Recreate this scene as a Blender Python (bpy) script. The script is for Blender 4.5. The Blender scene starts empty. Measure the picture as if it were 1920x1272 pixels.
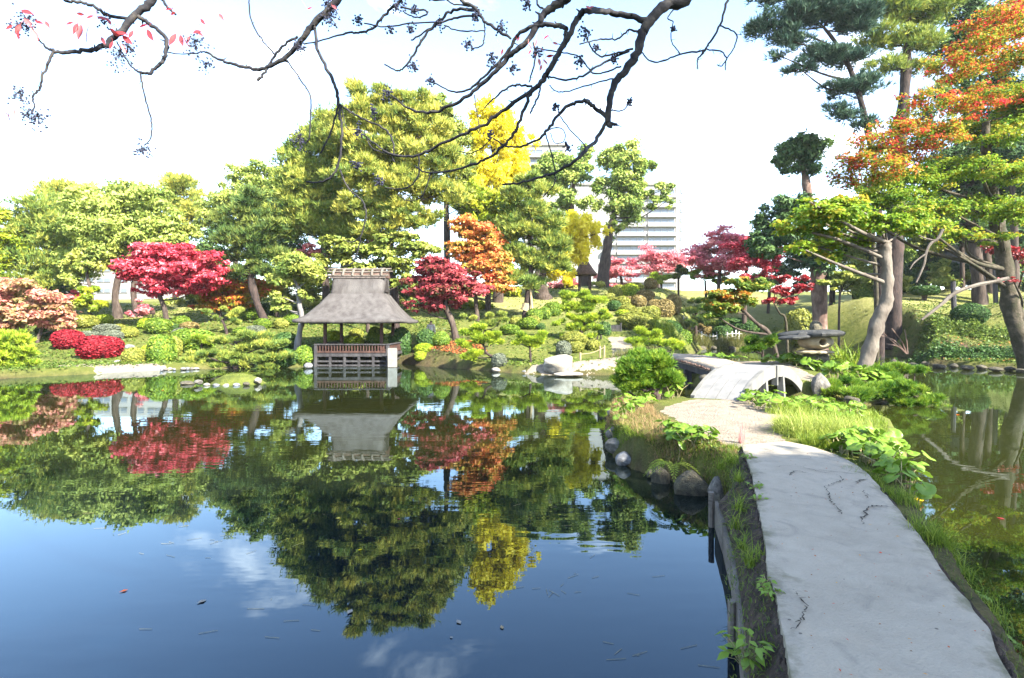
import bpy, bmesh, math, random
import numpy as np
from mathutils import Vector, Matrix, noise as mnoise

random.seed(11)
RNG = np.random.default_rng(11)
SC = bpy.context.scene
COL = SC.collection
R = math.radians

# ------------------------------------------------------------------ camera
F, CX, HY, CZ = 1067.0, 960.0, 610.0, 2.4      # focal length and principal point in photo pixels, eye height over the water
cam = bpy.data.cameras.new("camera")
cam.sensor_width = 36.0
cam.lens = F / 1920 * 36.0
cam.shift_y = -(636 - HY) / 1920
cam.clip_start, cam.clip_end = 0.05, 2000
camo = bpy.data.objects.new("camera", cam)
camo.location = (0, 0, CZ)
camo.rotation_euler = (R(90), 0, 0)
COL.objects.link(camo)
SC.camera = camo

# ------------------------------------------------------------------ light
SUN_DIR = Vector((0.70, -0.71, 0.0)).normalized()
SUN_EL = R(37)
to_sun = Vector((SUN_DIR.x * math.cos(SUN_EL), SUN_DIR.y * math.cos(SUN_EL), math.sin(SUN_EL)))
sl = bpy.data.lights.new("sun", 'SUN')
sl.energy = 5.0
sl.angle = R(0.53)
sl.color = (1.0, 0.93, 0.80)
so = bpy.data.objects.new("sun", sl)
so.rotation_euler = to_sun.to_track_quat('Z', 'Y').to_euler()
so.location = (30, -20, 40)
COL.objects.link(so)

W = bpy.data.worlds.new("World")
SC.world = W
W.use_nodes = True
nt = W.node_tree
nt.nodes.clear()
wout = nt.nodes.new('ShaderNodeOutputWorld')
bg = nt.nodes.new('ShaderNodeBackground')
sky = nt.nodes.new('ShaderNodeTexSky')
sky.sky_type = 'NISHITA'
sky.sun_disc = False
sky.sun_elevation = SUN_EL
sky.sun_rotation = math.atan2(SUN_DIR.x, SUN_DIR.y)
sky.air_density, sky.dust_density, sky.ozone_density = 1.0, 0.6, 1.6
tc = nt.nodes.new('ShaderNodeTexCoord')
sep = nt.nodes.new('ShaderNodeSeparateXYZ')
nt.links.new(tc.outputs['Generated'], sep.inputs[0])
def wmath(op, a, b=None, clamp=False):
    n = nt.nodes.new('ShaderNodeMath'); n.operation = op; n.use_clamp = clamp
    for k, s in enumerate((a, b)):
        if s is None: continue
        if isinstance(s, (int, float)): n.inputs[k].default_value = s
        else: nt.links.new(s, n.inputs[k])
    return n.outputs[0]
zz = wmath('MAXIMUM', sep.outputs['Z'], 0.0)
den = wmath('ADD', zz, 0.16)
comb = nt.nodes.new('ShaderNodeCombineXYZ')
nt.links.new(wmath('DIVIDE', sep.outputs['X'], den), comb.inputs[0])
nt.links.new(wmath('DIVIDE', sep.outputs['Y'], den), comb.inputs[1])
nz = nt.nodes.new('ShaderNodeTexNoise')
nz.inputs['Scale'].default_value = 1.55
nz.inputs['Detail'].default_value = 9
nz.inputs['Roughness'].default_value = 0.58
nz.inputs['Distortion'].default_value = 0.35
nt.links.new(comb.outputs[0], nz.inputs['Vector'])
rampc = nt.nodes.new('ShaderNodeMapRange')
rampc.interpolation_type = 'SMOOTHSTEP'
rampc.inputs['From Min'].default_value = 0.535
rampc.inputs['From Max'].default_value = 0.70
nt.links.new(nz.outputs['Fac'], rampc.inputs['Value'])
# thin veil low over the horizon, thinning upward
veil = nt.nodes.new('ShaderNodeMapRange')
veil.interpolation_type = 'SMOOTHSTEP'
veil.inputs['From Min'].default_value = 0.0
veil.inputs['From Max'].default_value = 0.55
veil.inputs['To Min'].default_value = 0.12
veil.inputs['To Max'].default_value = 0.0
nt.links.new(zz, veil.inputs['Value'])
cov = wmath('MAXIMUM', rampc.outputs[0], veil.outputs[0], True)
mixw = nt.nodes.new('ShaderNodeMix')
mixw.data_type = 'RGBA'
nt.links.new(cov, mixw.inputs['Factor'])
nt.links.new(sky.outputs[0], mixw.inputs['A'])
mixw.inputs['B'].default_value = (7.5, 8.0, 8.8, 1)
nt.links.new(mixw.outputs['Result'], bg.inputs['Color'])
bg.inputs['Strength'].default_value = 0.116
nt.links.new(bg.outputs[0], wout.inputs['Surface'])

SC.view_settings.view_transform = 'Standard'
SC.view_settings.look = 'None'
SC.view_settings.gamma = 1.0
SC.view_settings.use_curve_mapping = False
SC.view_settings.exposure = 2.6
try:
    SC.cycles.max_bounces = 8
    SC.cycles.transparent_max_bounces = 4
    SC.cycles.caustics_reflective = False
    SC.cycles.caustics_refractive = False
    SC.cycles.use_denoising = True
    SC.cycles.sample_clamp_indirect = 6.0
except Exception:
    pass

# ------------------------------------------------------------------ helpers
def P(px, py, d):
    """point seen at photo pixel (px, py) at depth d"""
    return np.array([(px - CX) / F * d, d, CZ - (py - HY) / F * d])

def G(px, py, z=0.0):
    """point at height z seen at photo pixel (px, py)"""
    return P(px, py, (CZ - z) * F / (py - HY))

def link(o, parent=None):
    COL.objects.link(o)
    if parent is not None:
        o.parent = parent
        o.matrix_parent_inverse = Matrix.Translation(-parent.location) if parent.rotation_euler.z == 0 and parent.scale.x == 1 else parent.matrix_basis.inverted()
    return o

def tag(o, label, cat, group=None):
    o['label'] = label
    o['category'] = cat
    if group: o['group'] = group
    return o

def thing(name, loc, label, cat, group=None):
    o = bpy.data.objects.new(name, None)
    o.empty_display_size = 0.2
    o.location = tuple(float(v) for v in loc)
    COL.objects.link(o)
    return tag(o, label, cat, group)

def mesh_np(name, V, polys, v=None, smooth=False, midx=None):
    V = np.asarray(V, dtype=np.float32)
    me = bpy.data.meshes.new(name)
    me.vertices.add(len(V))
    me.vertices.foreach_set('co', V.ravel())
    idx = np.concatenate([np.asarray(p, dtype=np.int32).ravel() for p in polys])
    tot = np.concatenate([np.full(len(p), p.shape[1], dtype=np.int32) for p in polys])
    st = np.concatenate([[0], np.cumsum(tot)[:-1]]).astype(np.int32)
    me.loops.add(len(idx))
    me.loops.foreach_set('vertex_index', idx)
    me.polygons.add(len(tot))
    me.polygons.foreach_set('loop_start', st)
    if midx is not None:
        me.polygons.foreach_set('material_index', midx.astype(np.int32))
    me.polygons.foreach_set('use_smooth', np.full(len(tot), bool(smooth)))
    if v is not None:
        a = me.attributes.new('v', 'FLOAT', 'POINT')
        a.data.foreach_set('value', np.asarray(v, dtype=np.float32))
    me.update(calc_edges=True)
    me.validate()
    return me

class Geo:
    def __init__(s):
        s.V, s.v, s.q, s.t, s.n = [], [], [], [], 0
    def add(s, V, Fc, v=0.5):
        V = np.asarray(V, dtype=float); Fc = np.asarray(Fc, dtype=np.int64)
        s.V.append(V)
        s.v.append(np.full(len(V), v) if np.isscalar(v) else np.asarray(v, dtype=float))
        (s.q if Fc.shape[1] == 4 else s.t).append(Fc + s.n)
        s.n += len(V)
    def mesh(s, name, smooth=False):
        polys = []
        if s.q: polys.append(np.concatenate(s.q))
        if s.t: polys.append(np.concatenate(s.t))
        return mesh_np(name, np.concatenate(s.V), polys, np.concatenate(s.v), smooth)
    def build(s, name, mat, parent=None, smooth=False):
        me = s.mesh(name, smooth)
        me.materials.append(mat)
        return link(bpy.data.objects.new(name, me), parent)
    def tris(s):
        return sum(len(x) for x in s.q) * 2 + sum(len(x) for x in s.t)
    # --- shapes
    def box(s, c, size, rot=None, v=0.5):
        h = np.asarray(size) / 2
        B = np.array([[x, y, z] for x in (-1, 1) for y in (-1, 1) for z in (-1, 1)], dtype=float) * h
        if rot is not None: B = B @ np.asarray(rot).T
        s.add(B + np.asarray(c), [[0, 1, 3, 2], [4, 6, 7, 5], [0, 4, 5, 1], [2, 3, 7, 6], [0, 2, 6, 4], [1, 5, 7, 3]], v)
    def beam(s, a, b, w, h, up=(0, 0, 1), v=0.5):
        a = np.asarray(a, float); b = np.asarray(b, float)
        x = b - a; L = np.linalg.norm(x); x = x / L
        y = np.cross(up, x); y /= np.linalg.norm(y); z = np.cross(x, y)
        s.box((a + b) / 2, (L, w, h), np.stack([x, y, z], axis=1), v)
    def tube(s, pts, rad, n=8, v=0.5, wob=0.0, cap=True):
        pts = np.asarray(pts, float); rad = np.asarray(rad, float)
        m = len(pts)
        T = np.gradient(pts, axis=0)
        T /= np.linalg.norm(T, axis=1)[:, None] + 1e-9
        ref = np.array([0.0, 0, 1]) if abs(T[0][2]) < 0.9 else np.array([1.0, 0, 0])
        u = np.cross(T[0], ref); u /= np.linalg.norm(u)
        ang = np.arange(n) / n * 2 * np.pi
        V = np.zeros((m, n, 3))
        ph = RNG.uniform(0, 6, 3)
        for i in range(m):
            u = u - T[i] * (u @ T[i]); u /= np.linalg.norm(u) + 1e-9
            w = np.cross(T[i], u)
            r = rad[i] * (1 + wob * (np.sin(2 * ang + i * .9 + ph[0]) * .5 + np.sin(3 * ang - i * 1.7 + ph[1]) * .4 + np.sin(i * 1.3 + ph[2]) * .4))
            V[i] = pts[i] + np.outer(np.cos(ang) * r, u) + np.outer(np.sin(ang) * r, w)
        i, j = np.meshgrid(np.arange(m - 1), np.arange(n), indexing='ij')
        a = i * n + j; b = i * n + (j + 1) % n
        Q = np.stack([a, b, b + n, a + n], axis=-1).reshape(-1, 4)
        V = V.reshape(-1, 3)
        base = s.n
        s.add(V, Q, v)
        if cap:
            for k, rev in ((0, True), (m - 1, False)):
                c = len(V)
                loop = [k * n + j for j in range(n)]
                VV = np.concatenate([V[loop], pts[k][None]])
                tri = [[j, (j + 1) % n, n] if not rev else [(j + 1) % n, j, n] for j in range(n)]
                s.add(VV, tri, v)
    def grid(s, X, v=0.5, closed=False):
        """X: (m, n, 3) grid of points -> quads; closed wraps the second index"""
        m, n = X.shape[:2]
        jj = n if closed else n - 1
        i, j = np.meshgrid(np.arange(m - 1), np.arange(jj), indexing='ij')
        a = i * n + j; b = i * n + (j + 1) % n
        s.add(X.reshape(-1, 3), np.stack([a, b, b + n, a + n], axis=-1).reshape(-1, 4), v)

def spline(pts, k=6):
    """Catmull-Rom through rows of any width"""
    p = np.asarray(pts, float)
    if len(p) < 3:
        t = np.linspace(0, 1, k + 1)[:, None]
        return p[0] * (1 - t) + p[-1] * t
    p = np.vstack([2 * p[0] - p[1], p, 2 * p[-1] - p[-2]])
    out = []
    for i in range(1, len(p) - 2):
        for t in np.arange(k) / k:
            a, b, c, d = p[i - 1], p[i], p[i + 1], p[i + 2]
            out.append(0.5 * (2 * b + (c - a) * t + (2 * a - 5 * b + 4 * c - d) * t * t + (3 * b - a - 3 * c + d) * t ** 3))
    out.append(p[-2])
    return np.array(out)

def unit(a):
    return a / (np.linalg.norm(a, axis=-1, keepdims=True) + 1e-9)

def rdirs(n, rng=RNG):
    return unit(rng.normal(size=(n, 3)))

def leaf_quads(g, C, N, L, Wd, v, rng=RNG, droop=0.0, fold=0.18):
    """one diamond leaf per centre, N its normal"""
    n = len(C)
    U = np.cross(N, rdirs(n, rng)); U = unit(U)
    if droop: U = unit(U + np.array([0, 0, -droop]))
    S = unit(np.cross(N, U))
    N2 = np.cross(U, S)
    L = np.broadcast_to(L, (n,))[:, None]; Wd = np.broadcast_to(Wd, (n,))[:, None]
    V = np.stack([C - U * L / 2, C + S * Wd / 2 + N2 * Wd * fold - U * L * .06, C + U * L / 2, C - S * Wd / 2 + N2 * Wd * fold - U * L * .06], axis=1)
    g.add(V.reshape(-1, 3), np.arange(n * 4).reshape(n, 4), np.repeat(v, 4))

def needle_quads(g, C, A, L, w, K, v, rng=RNG, spread=0.75):
    """tuft of K thin needles at each centre about axis A"""
    n = len(C)
    Cc = np.repeat(C, K, axis=0); Ac = np.repeat(A, K, axis=0)
    D = unit(Ac + rng.normal(size=(n * K, 3)) * spread * 0.6)
    S = unit(np.cross(D, rdirs(n * K, rng)))
    LL = (np.broadcast_to(L, (n,)).repeat(K) * rng.uniform(.7, 1.15, n * K))[:, None]
    V = np.stack([Cc - S * w / 2, Cc + S * w / 2, Cc + D * LL], axis=1)
    vv = np.clip(np.repeat(v, K) + rng.uniform(-.12, .12, n * K), 0, 1)
    g.add(V.reshape(-1, 3), np.arange(n * K * 3).reshape(-1, 3), np.repeat(vv, 3))

def leaf_tris(g, C, N, L, Wd, v, rng=RNG, droop=0.0):
    """far leaves: one pointed triangle each"""
    n = len(C)
    U = unit(np.cross(N, rdirs(n, rng)))
    if droop: U = unit(U + np.array([0, 0, -droop]))
    S = unit(np.cross(N, U))
    L = np.broadcast_to(L, (n,))[:, None]; Wd = np.broadcast_to(Wd, (n,))[:, None]
    V = np.stack([C - U * L * .45 - S * Wd * .55, C - U * L * .45 + S * Wd * .55, C + U * L * .6], axis=1)
    g.add(V.reshape(-1, 3), np.arange(n * 3).reshape(n, 3), np.repeat(v, 3))

# ------------------------------------------------------------------ materials
def new_mat(name):
    m = bpy.data.materials.new(name)
    m.use_nodes = True
    t = m.node_tree
    for n in list(t.nodes): t.nodes.remove(n)
    return m, t, t.nodes.new('ShaderNodeOutputMaterial')

def ramp(t, cols, fac):
    r = t.nodes.new('ShaderNodeValToRGB')
    e = r.color_ramp.elements
    while len(e) < len(cols): e.new(0.5)
    for k, c in enumerate(cols):
        e[k].position = k / (len(cols) - 1)
        e[k].color = (*c, 1)
    t.links.new(fac, r.inputs[0])
    return r.outputs[0]

def leafmat(name, cols, trans=0.42, gloss=0.015, rough=0.5):
    m, t, out = new_mat(name)
    at = t.nodes.new('ShaderNodeAttribute'); at.attribute_name = 'v'
    c = ramp(t, cols, at.outputs['Fac'])
    di = t.nodes.new('ShaderNodeBsdfDiffuse'); tr = t.nodes.new('ShaderNodeBsdfTranslucent')
    gl = t.nodes.new('ShaderNodeBsdfGlossy'); gl.inputs['Roughness'].default_value = rough
    t.links.new(c, di.inputs[0]); t.links.new(c, tr.inputs[0])
    m1 = t.nodes.new('ShaderNodeMixShader'); m1.inputs[0].default_value = trans
    t.links.new(di.outputs[0], m1.inputs[1]); t.links.new(tr.outputs[0], m1.inputs[2])
    m2 = t.nodes.new('ShaderNodeMixShader'); m2.inputs[0].default_value = gloss
    t.links.new(m1.outputs[0], m2.inputs[1]); t.links.new(gl.outputs[0], m2.inputs[2])
    t.links.new(m2.outputs[0], out.inputs[0])
    return m

def solid(name, cols, scale=4.0, rough=0.85, bump=0.3, bscale=None, detail=6, stretch=(1, 1, 1), spec=0.3, dist=0.05):
    """noise-coloured surface with fine relief; object coordinates"""
    cols = [tuple(x * .62 for x in c_) for c_ in cols]      # dry reflectances
    m, t, out = new_mat(name)
    b = t.nodes.new('ShaderNodeBsdfPrincipled')
    co = t.nodes.new('ShaderNodeTexCoord')
    mp = t.nodes.new('ShaderNodeMapping'); mp.inputs['Scale'].default_value = stretch
    t.links.new(co.outputs['Object'], mp.inputs[0])
    n = t.nodes.new('ShaderNodeTexNoise')
    n.inputs['Scale'].default_value = scale; n.inputs['Detail'].default_value = detail; n.inputs['Roughness'].default_value = .62
    t.links.new(mp.outputs[0], n.inputs['Vector'])
    mr = t.nodes.new('ShaderNodeMapRange'); mr.inputs['From Min'].default_value = .3; mr.inputs['From Max'].default_value = .7
    t.links.new(n.outputs['Fac'], mr.inputs[0])
    t.links.new(ramp(t, cols, mr.outputs[0]), b.inputs['Base Color'])
    b.inputs['Roughness'].default_value = rough
    b.inputs['Specular IOR Level'].default_value = spec
    if bump:
        n2 = t.nodes.new('ShaderNodeTexNoise')
        n2.inputs['Scale'].default_value = bscale or scale * 5; n2.inputs['Detail'].default_value = 5
        t.links.new(mp.outputs[0], n2.inputs['Vector'])
        bp = t.nodes.new('ShaderNodeBump'); bp.inputs['Strength'].default_value = bump; bp.inputs['Distance'].default_value = dist
        t.links.new(n2.outputs['Fac'], bp.inputs['Height'])
        t.links.new(bp.outputs[0], b.inputs['Normal'])
    t.links.new(b.outputs[0], out.inputs[0])
    return m

M = {}
# foliage
M['pine_dark'] = leafmat('pine_dark', [(0.039, 0.084, 0.0255), (0.0845, 0.14, 0.034), (0.182, 0.2128, 0.0425)], .25)
M['pine_mid'] = leafmat('pine_mid', [(0.0658, 0.1345, 0.0323), (0.1891, 0.255, 0.0484), (0.4111, 0.4109, 0.0753)], .3)
M['pine_gold'] = leafmat('pine_gold', [(0.093, 0.1639, 0.0399), (0.2789, 0.321, 0.057), (0.5844, 0.5192, 0.1025)], .35)
M['pine_bright'] = leafmat('pine_bright', [(0.066, 0.143, 0.0165), (0.242, 0.341, 0.0275), (0.462, 0.528, 0.0495)], .35)
M['pine_near'] = leafmat('pine_near', [(.03, .095, .012), (.11, .21, .02), (.28, .36, .04)], .35)
M['pine_blue'] = leafmat('pine_blue', [(.02, .05, .038), (.04, .085, .06), (.08, .13, .075)], .2)
M['broad_light'] = leafmat('broad_light', [(0.126, 0.189, 0.0405), (0.2835, 0.3564, 0.0765), (0.441, 0.486, 0.117)], .4)
M['broad_mid'] = leafmat('broad_mid', [(0.0858, 0.1417, 0.0281), (0.2145, 0.2587, 0.0467), (0.4147, 0.4189, 0.0935)], .35)
M['broad_dark'] = leafmat('broad_dark', [(.022, .055, .024), (.05, .10, .035), (.10, .165, .045)], .25)
M['camphor'] = leafmat('camphor', [(0.0748, 0.1417, 0.0293), (0.2093, 0.2962, 0.0587), (0.4336, 0.4766, 0.1173)], .35)
M['lime'] = leafmat('lime', [(.10, .17, .015), (.25, .32, .02), (.46, .44, .03)], .45)
M['ginkgo'] = leafmat('ginkgo', [(.46, .42, .015), (.76, .66, .025), (.88, .78, .09)], .5)
M['maple_red'] = leafmat('maple_red', [(.20, .03, .03), (.46, .03, .06), (.62, .08, .12), (.72, .26, .28)], .35)
M['maple_crimson'] = leafmat('maple_crimson', [(.10, .09, .03), (.24, .05, .05), (.36, .05, .07), (.46, .12, .12)], .4)
M['maple_orange'] = leafmat('maple_orange', [(.20, .24, .04), (.48, .32, .06), (.62, .25, .08), (.64, .15, .07)], .45)
M['maple_mixed'] = leafmat('maple_mixed', [(.08, .13, .02), (.40, .30, .03), (.50, .15, .03), (.55, .05, .05)], .45)
M['maple_pink'] = leafmat('maple_pink', [(.22, .25, .07), (.46, .25, .15), (.58, .19, .18)], .4)
M['maple_rose'] = leafmat('maple_rose', [(.50, .10, .14), (.62, .20, .24), (.66, .34, .32)], .45)
M['maple_green'] = leafmat('maple_green', [(.05, .11, .018), (.12, .19, .03), (.20, .25, .03), (.44, .16, .03)], .45)
M['maple_near'] = leafmat('maple_near', [(.06, .14, .018), (.16, .23, .02), (.32, .28, .025), (.52, .09, .03), (.60, .03, .05)], .5)
M['maple_near_green'] = leafmat('maple_near_green', [(.06, .15, .016), (.15, .26, .02), (.26, .34, .03), (.40, .29, .03)], .5)
M['hedge_green'] = leafmat('hedge_green', [(0.042, 0.0978, 0.0128), (0.108, 0.1782, 0.02), (0.216, 0.276, 0.032)], .2)
M['hedge_olive'] = leafmat('hedge_olive', [(.07, .10, .02), (.19, .205, .035), (.34, .33, .07)], .2)
M['hedge_lime'] = leafmat('hedge_lime', [(.08, .15, .012), (.24, .32, .02), (.42, .46, .04)], .25)
M['hedge_dark'] = leafmat('hedge_dark', [(0.018, 0.0517, 0.0144), (0.042, 0.092, 0.024), (0.09, 0.1495, 0.032)], .15)
M['hedge_red'] = leafmat('hedge_red', [(.08, .005, .010), (.22, .010, .020), (.42, .035, .045)], .2)
M['hedge_brown'] = leafmat('hedge_brown', [(.09, .07, .03), (.19, .15, .05), (.30, .22, .10)], .15)
M['hedge_grey'] = leafmat('hedge_grey', [(.05, .06, .05), (.12, .14, .10), (.20, .22, .15)], .15)
M['leaf_broad'] = leafmat('leaf_broad', [(.045, .11, .012), (.12, .21, .02), (.26, .34, .04)], .3, .04, .4)
M['leaf_yellow'] = leafmat('leaf_yellow', [(.5, .30, .01), (.7, .5, .01), (.75, .55, .02)], .3)
M['leaf_rust'] = leafmat('leaf_rust', [(.3, .06, .01), (.4, .08, .01), (.45, .12, .02)], .3)
M['leaf_red'] = leafmat('leaf_red', [(0.2356, 0.0062, 0.0124), (0.341, 0.0124, 0.0186), (0.372, 0.0496, 0.0434)], .5, .08)
M['grass_green'] = leafmat('grass_green', [(.05, .10, .012), (.15, .22, .02), (.32, .36, .06)], .4)
M['grass_pale'] = leafmat('grass_pale', [(.10, .17, .02), (.28, .34, .06), (.50, .52, .18)], .4)
M['grass_dry'] = leafmat('grass_dry', [(.10, .11, .03), (.26, .19, .08), (.40, .22, .14)], .35)
M['grass_pink'] = leafmat('grass_pink', [(.40, .20, .16), (.55, .26, .25), (.60, .34, .30)], .4)
M['reed'] = leafmat('reed', [(.05, .08, .02), (.16, .17, .05), (.34, .30, .13)], .3)
M['litter'] = leafmat('litter', [(.10, .05, .02), (.26, .10, .03), (.42, .07, .04), (.44, .26, .05)], .2)
M['cover'] = leafmat('cover', [(.03, .06, .012), (.08, .13, .02), (.17, .21, .04)], .3)
# solids
M['bark'] = solid('bark', [(.03, .022, .017), (.075, .055, .045), (.13, .10, .08)], 5, .95, .8, 14, stretch=(1, 1, .25))
M['bark_pine'] = solid('bark_pine', [(0.0175, 0.0126, 0.0112), (0.049, 0.035, 0.0315), (0.098, 0.063, 0.0525)], 4, .95, .9, 10, stretch=(1, 1, .4))
M['bark_pale'] = solid('bark_pale', [(0.0825, 0.066, 0.0523), (0.1595, 0.1348, 0.11), (0.22, 0.1925, 0.1595)], 3, .9, .5, 12, stretch=(1, 1, .5))
M['bark_moss'] = solid('bark_moss', [(.03, .035, .012), (.065, .055, .035), (.14, .115, .085)], 3.5, .95, .6, 12)
M['bark_white'] = solid('bark_white', [(0.132, 0.121, 0.1155), (0.242, 0.231, 0.2255), (0.319, 0.308, 0.297)], 3, .85, .5, 9, stretch=(1, 1, .3))
M['bark_twig'] = solid('bark_twig', [(.012, .012, .018), (.028, .027, .034), (.085, .075, .065)], 14, .85, .6, 60, dist=.006)
M['bark_red'] = solid('bark_red', [(0.06, 0.0338, 0.0263), (0.165, 0.105, 0.0825), (0.3, 0.225, 0.18)], 2.2, .95, .8, 8, stretch=(1, 1, .5))
M['straw'] = solid('straw', [(.28, .21, .12), (.42, .33, .20), (.52, .42, .27)], 8, .95, .6, 30, stretch=(1, 1, .2))
M['rock'] = solid('rock', [(0.075, 0.0713, 0.0638), (0.18, 0.1688, 0.15), (0.3, 0.2775, 0.2475)], 3, .9, .6, 14)
M['rock_white'] = solid('rock_white', [(0.216, 0.1935, 0.153), (0.342, 0.315, 0.2655), (0.441, 0.414, 0.36)], 2.2, .85, .5, 12)
M['rock_dark'] = solid('rock_dark', [(.04, .038, .03), (.10, .09, .065), (.18, .16, .10)], 3, .85, .7, 14)
M['rock_grey'] = solid('rock_grey', [(0.112, 0.1155, 0.1225), (0.21, 0.217, 0.231), (0.322, 0.329, 0.343)], 3, .85, .5, 14)
M['slate'] = solid('slate', [(.022, .024, .026), (.05, .052, .052), (.10, .10, .095)], 4, .7, .7, 18, stretch=(1, 1, 6))
M['stone_tan'] = solid('stone_tan', [(.20, .16, .10), (.34, .28, .19), (.44, .37, .27)], 3, .9, .5, 20)
M['thatch'] = solid('thatch', [(0.0572, 0.05, 0.0477), (0.0976, 0.0892, 0.0863), (0.1346, 0.1267, 0.1212)], 2.2, .95, .9, 26, stretch=(1, 1, .35), dist=.04)
M['thatch_edge'] = solid('thatch_edge', [(.06, .05, .045), (.12, .10, .09), (.19, .16, .14)], 9, .95, .6, 40)
M['bamboo'] = solid('bamboo', [(0.096, 0.0816, 0.0672), (0.1632, 0.1392, 0.1152), (0.2256, 0.1968, 0.1632)], 6, .7, .3, 30)
M['ridge_bark'] = solid('ridge_bark', [(0.0645, 0.0372, 0.0273), (0.124, 0.0744, 0.057), (0.1786, 0.119, 0.0942)], 5, .9, .6, 20)
M['wood_red'] = solid('wood_red', [(0.036, 0.0168, 0.0132), (0.075, 0.036, 0.027), (0.12, 0.06, 0.045)], 5, .75, .4, 30, stretch=(1, 1, .2))
M['wood_grey'] = solid('wood_grey', [(0.0245, 0.0225, 0.0245), (0.0532, 0.0512, 0.0553), (0.09, 0.088, 0.0921)], 5, .85, .5, 24, stretch=(1, 1, .2))
M['wood_dark'] = solid('wood_dark', [(.012, .010, .010), (.03, .025, .023), (.06, .05, .045)], 5, .85, .5, 24)
M['post_white'] = solid('post_white', [(0.2232, 0.2108, 0.186), (0.2852, 0.2728, 0.2418), (0.3286, 0.3162, 0.2852)], 3, .8, .2, 20)
M['bridge'] = solid('bridge', [(0.1674, 0.1674, 0.1643), (0.2294, 0.2275, 0.2201), (0.279, 0.2759, 0.2666)], 2.5, .75, .35, 40, dist=.01)
M['bridge_side'] = solid('bridge_side', [(0.124, 0.124, 0.1147), (0.1922, 0.1891, 0.1736), (0.248, 0.2418, 0.2201)], 3, .8, .4, 30, stretch=(1, 1, .5), dist=.01)
M['concrete_white'] = solid('concrete_white', [(0.3069, 0.302, 0.2921), (0.3465, 0.3416, 0.3317), (0.3762, 0.3713, 0.3614)], .3, .85, .05, 4)
M['concrete_pale'] = solid('concrete_pale', [(0.275, 0.2695, 0.2585), (0.319, 0.3135, 0.3025), (0.352, 0.3465, 0.3355)], .4, .85, .05, 4)
M['white_paint'] = solid('white_paint', [(.60, .61, .62), (.72, .73, .74), (.80, .80, .80)], 3, .6, .1, 20)
M['fabric_white'] = solid('fabric_white', [(.55, .53, .50), (.66, .64, .60), (.72, .70, .67)], 6, .9, .3, 40)
M['fabric_dark'] = solid('fabric_dark', [(.015, .016, .022), (.03, .03, .04), (.05, .05, .06)], 6, .9, .3, 40)
M['skin'] = solid('skin', [(.45, .28, .20), (.52, .34, .25), (.56, .38, .28)], 6, .6, .1, 40)
M['hair'] = solid('hair', [(.012, .010, .010), (.025, .02, .018), (.04, .035, .03)], 20, .6, .3, 60)
M['berry'] = solid('berry', [(.012, .012, .03), (.03, .03, .065), (.06, .06, .11)], 40, .55, 0)
M['flower'] = solid('flower', [(.65, .45, .01), (.75, .55, .01), (.80, .62, .03)], 30, .6, 0)
M['stem'] = solid('stem', [(.20, .19, .08), (.32, .28, .14), (.42, .36, .20)], 20, .8, 0)
M['soil'] = solid('soil', [(.022, .015, .011), (.06, .043, .032), (.13, .095, .07)], 9, .98, 1.0, 40, dist=.03)
M['plank'] = solid('plank', [(.10, .085, .07), (.19, .165, .14), (.28, .25, .215)], 5, .9, .6, 24, stretch=(.3, .3, 1))
M['crack'] = solid('crack', [(.03, .025, .02), (.06, .05, .04), (.10, .08, .06)], 30, .95, 0)
m, t, out = new_mat('dark_glass')
b = t.nodes.new('ShaderNodeBsdfPrincipled')
b.inputs['Base Color'].default_value = (.10, .12, .15, 1); b.inputs['Roughness'].default_value = .12
t.links.new(b.outputs[0], out.inputs[0]); M['glass'] = m
# ------------------------------------------------------------------ shape of the ground
def depth_for(px, py):
    """depth of the ground seen at a pixel on the far banks, three regions blended"""
    L = ([545, 575, 590, 600, 612, 625, 640, 655, 670, 690, 700], [66, 57, 52, 48, 44, 41, 38.5, 36, 33.5, 31, 29])
    C = ([530, 545, 560, 575, 590, 600, 615, 630, 645, 660, 675, 690, 703], [68, 63, 58, 54, 50, 47, 43, 39, 35.5, 33, 31, 29.2, 27.5])
    Rr = ([530, 545, 560, 575, 590, 610, 630, 650, 670, 685], [60, 56, 51, 47, 44, 42, 40, 38, 35.5, 34])
    B = ([540, 560, 580, 600, 620, 640], [80, 73, 68, 64, 60, 57])
    f = lambda T: float(np.interp(py, T[0], T[1]))
    if px < 800: return f(L)
    if px < 1272: return f(C)
    if px < 1470: return f(B)
    return f(Rr)

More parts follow.
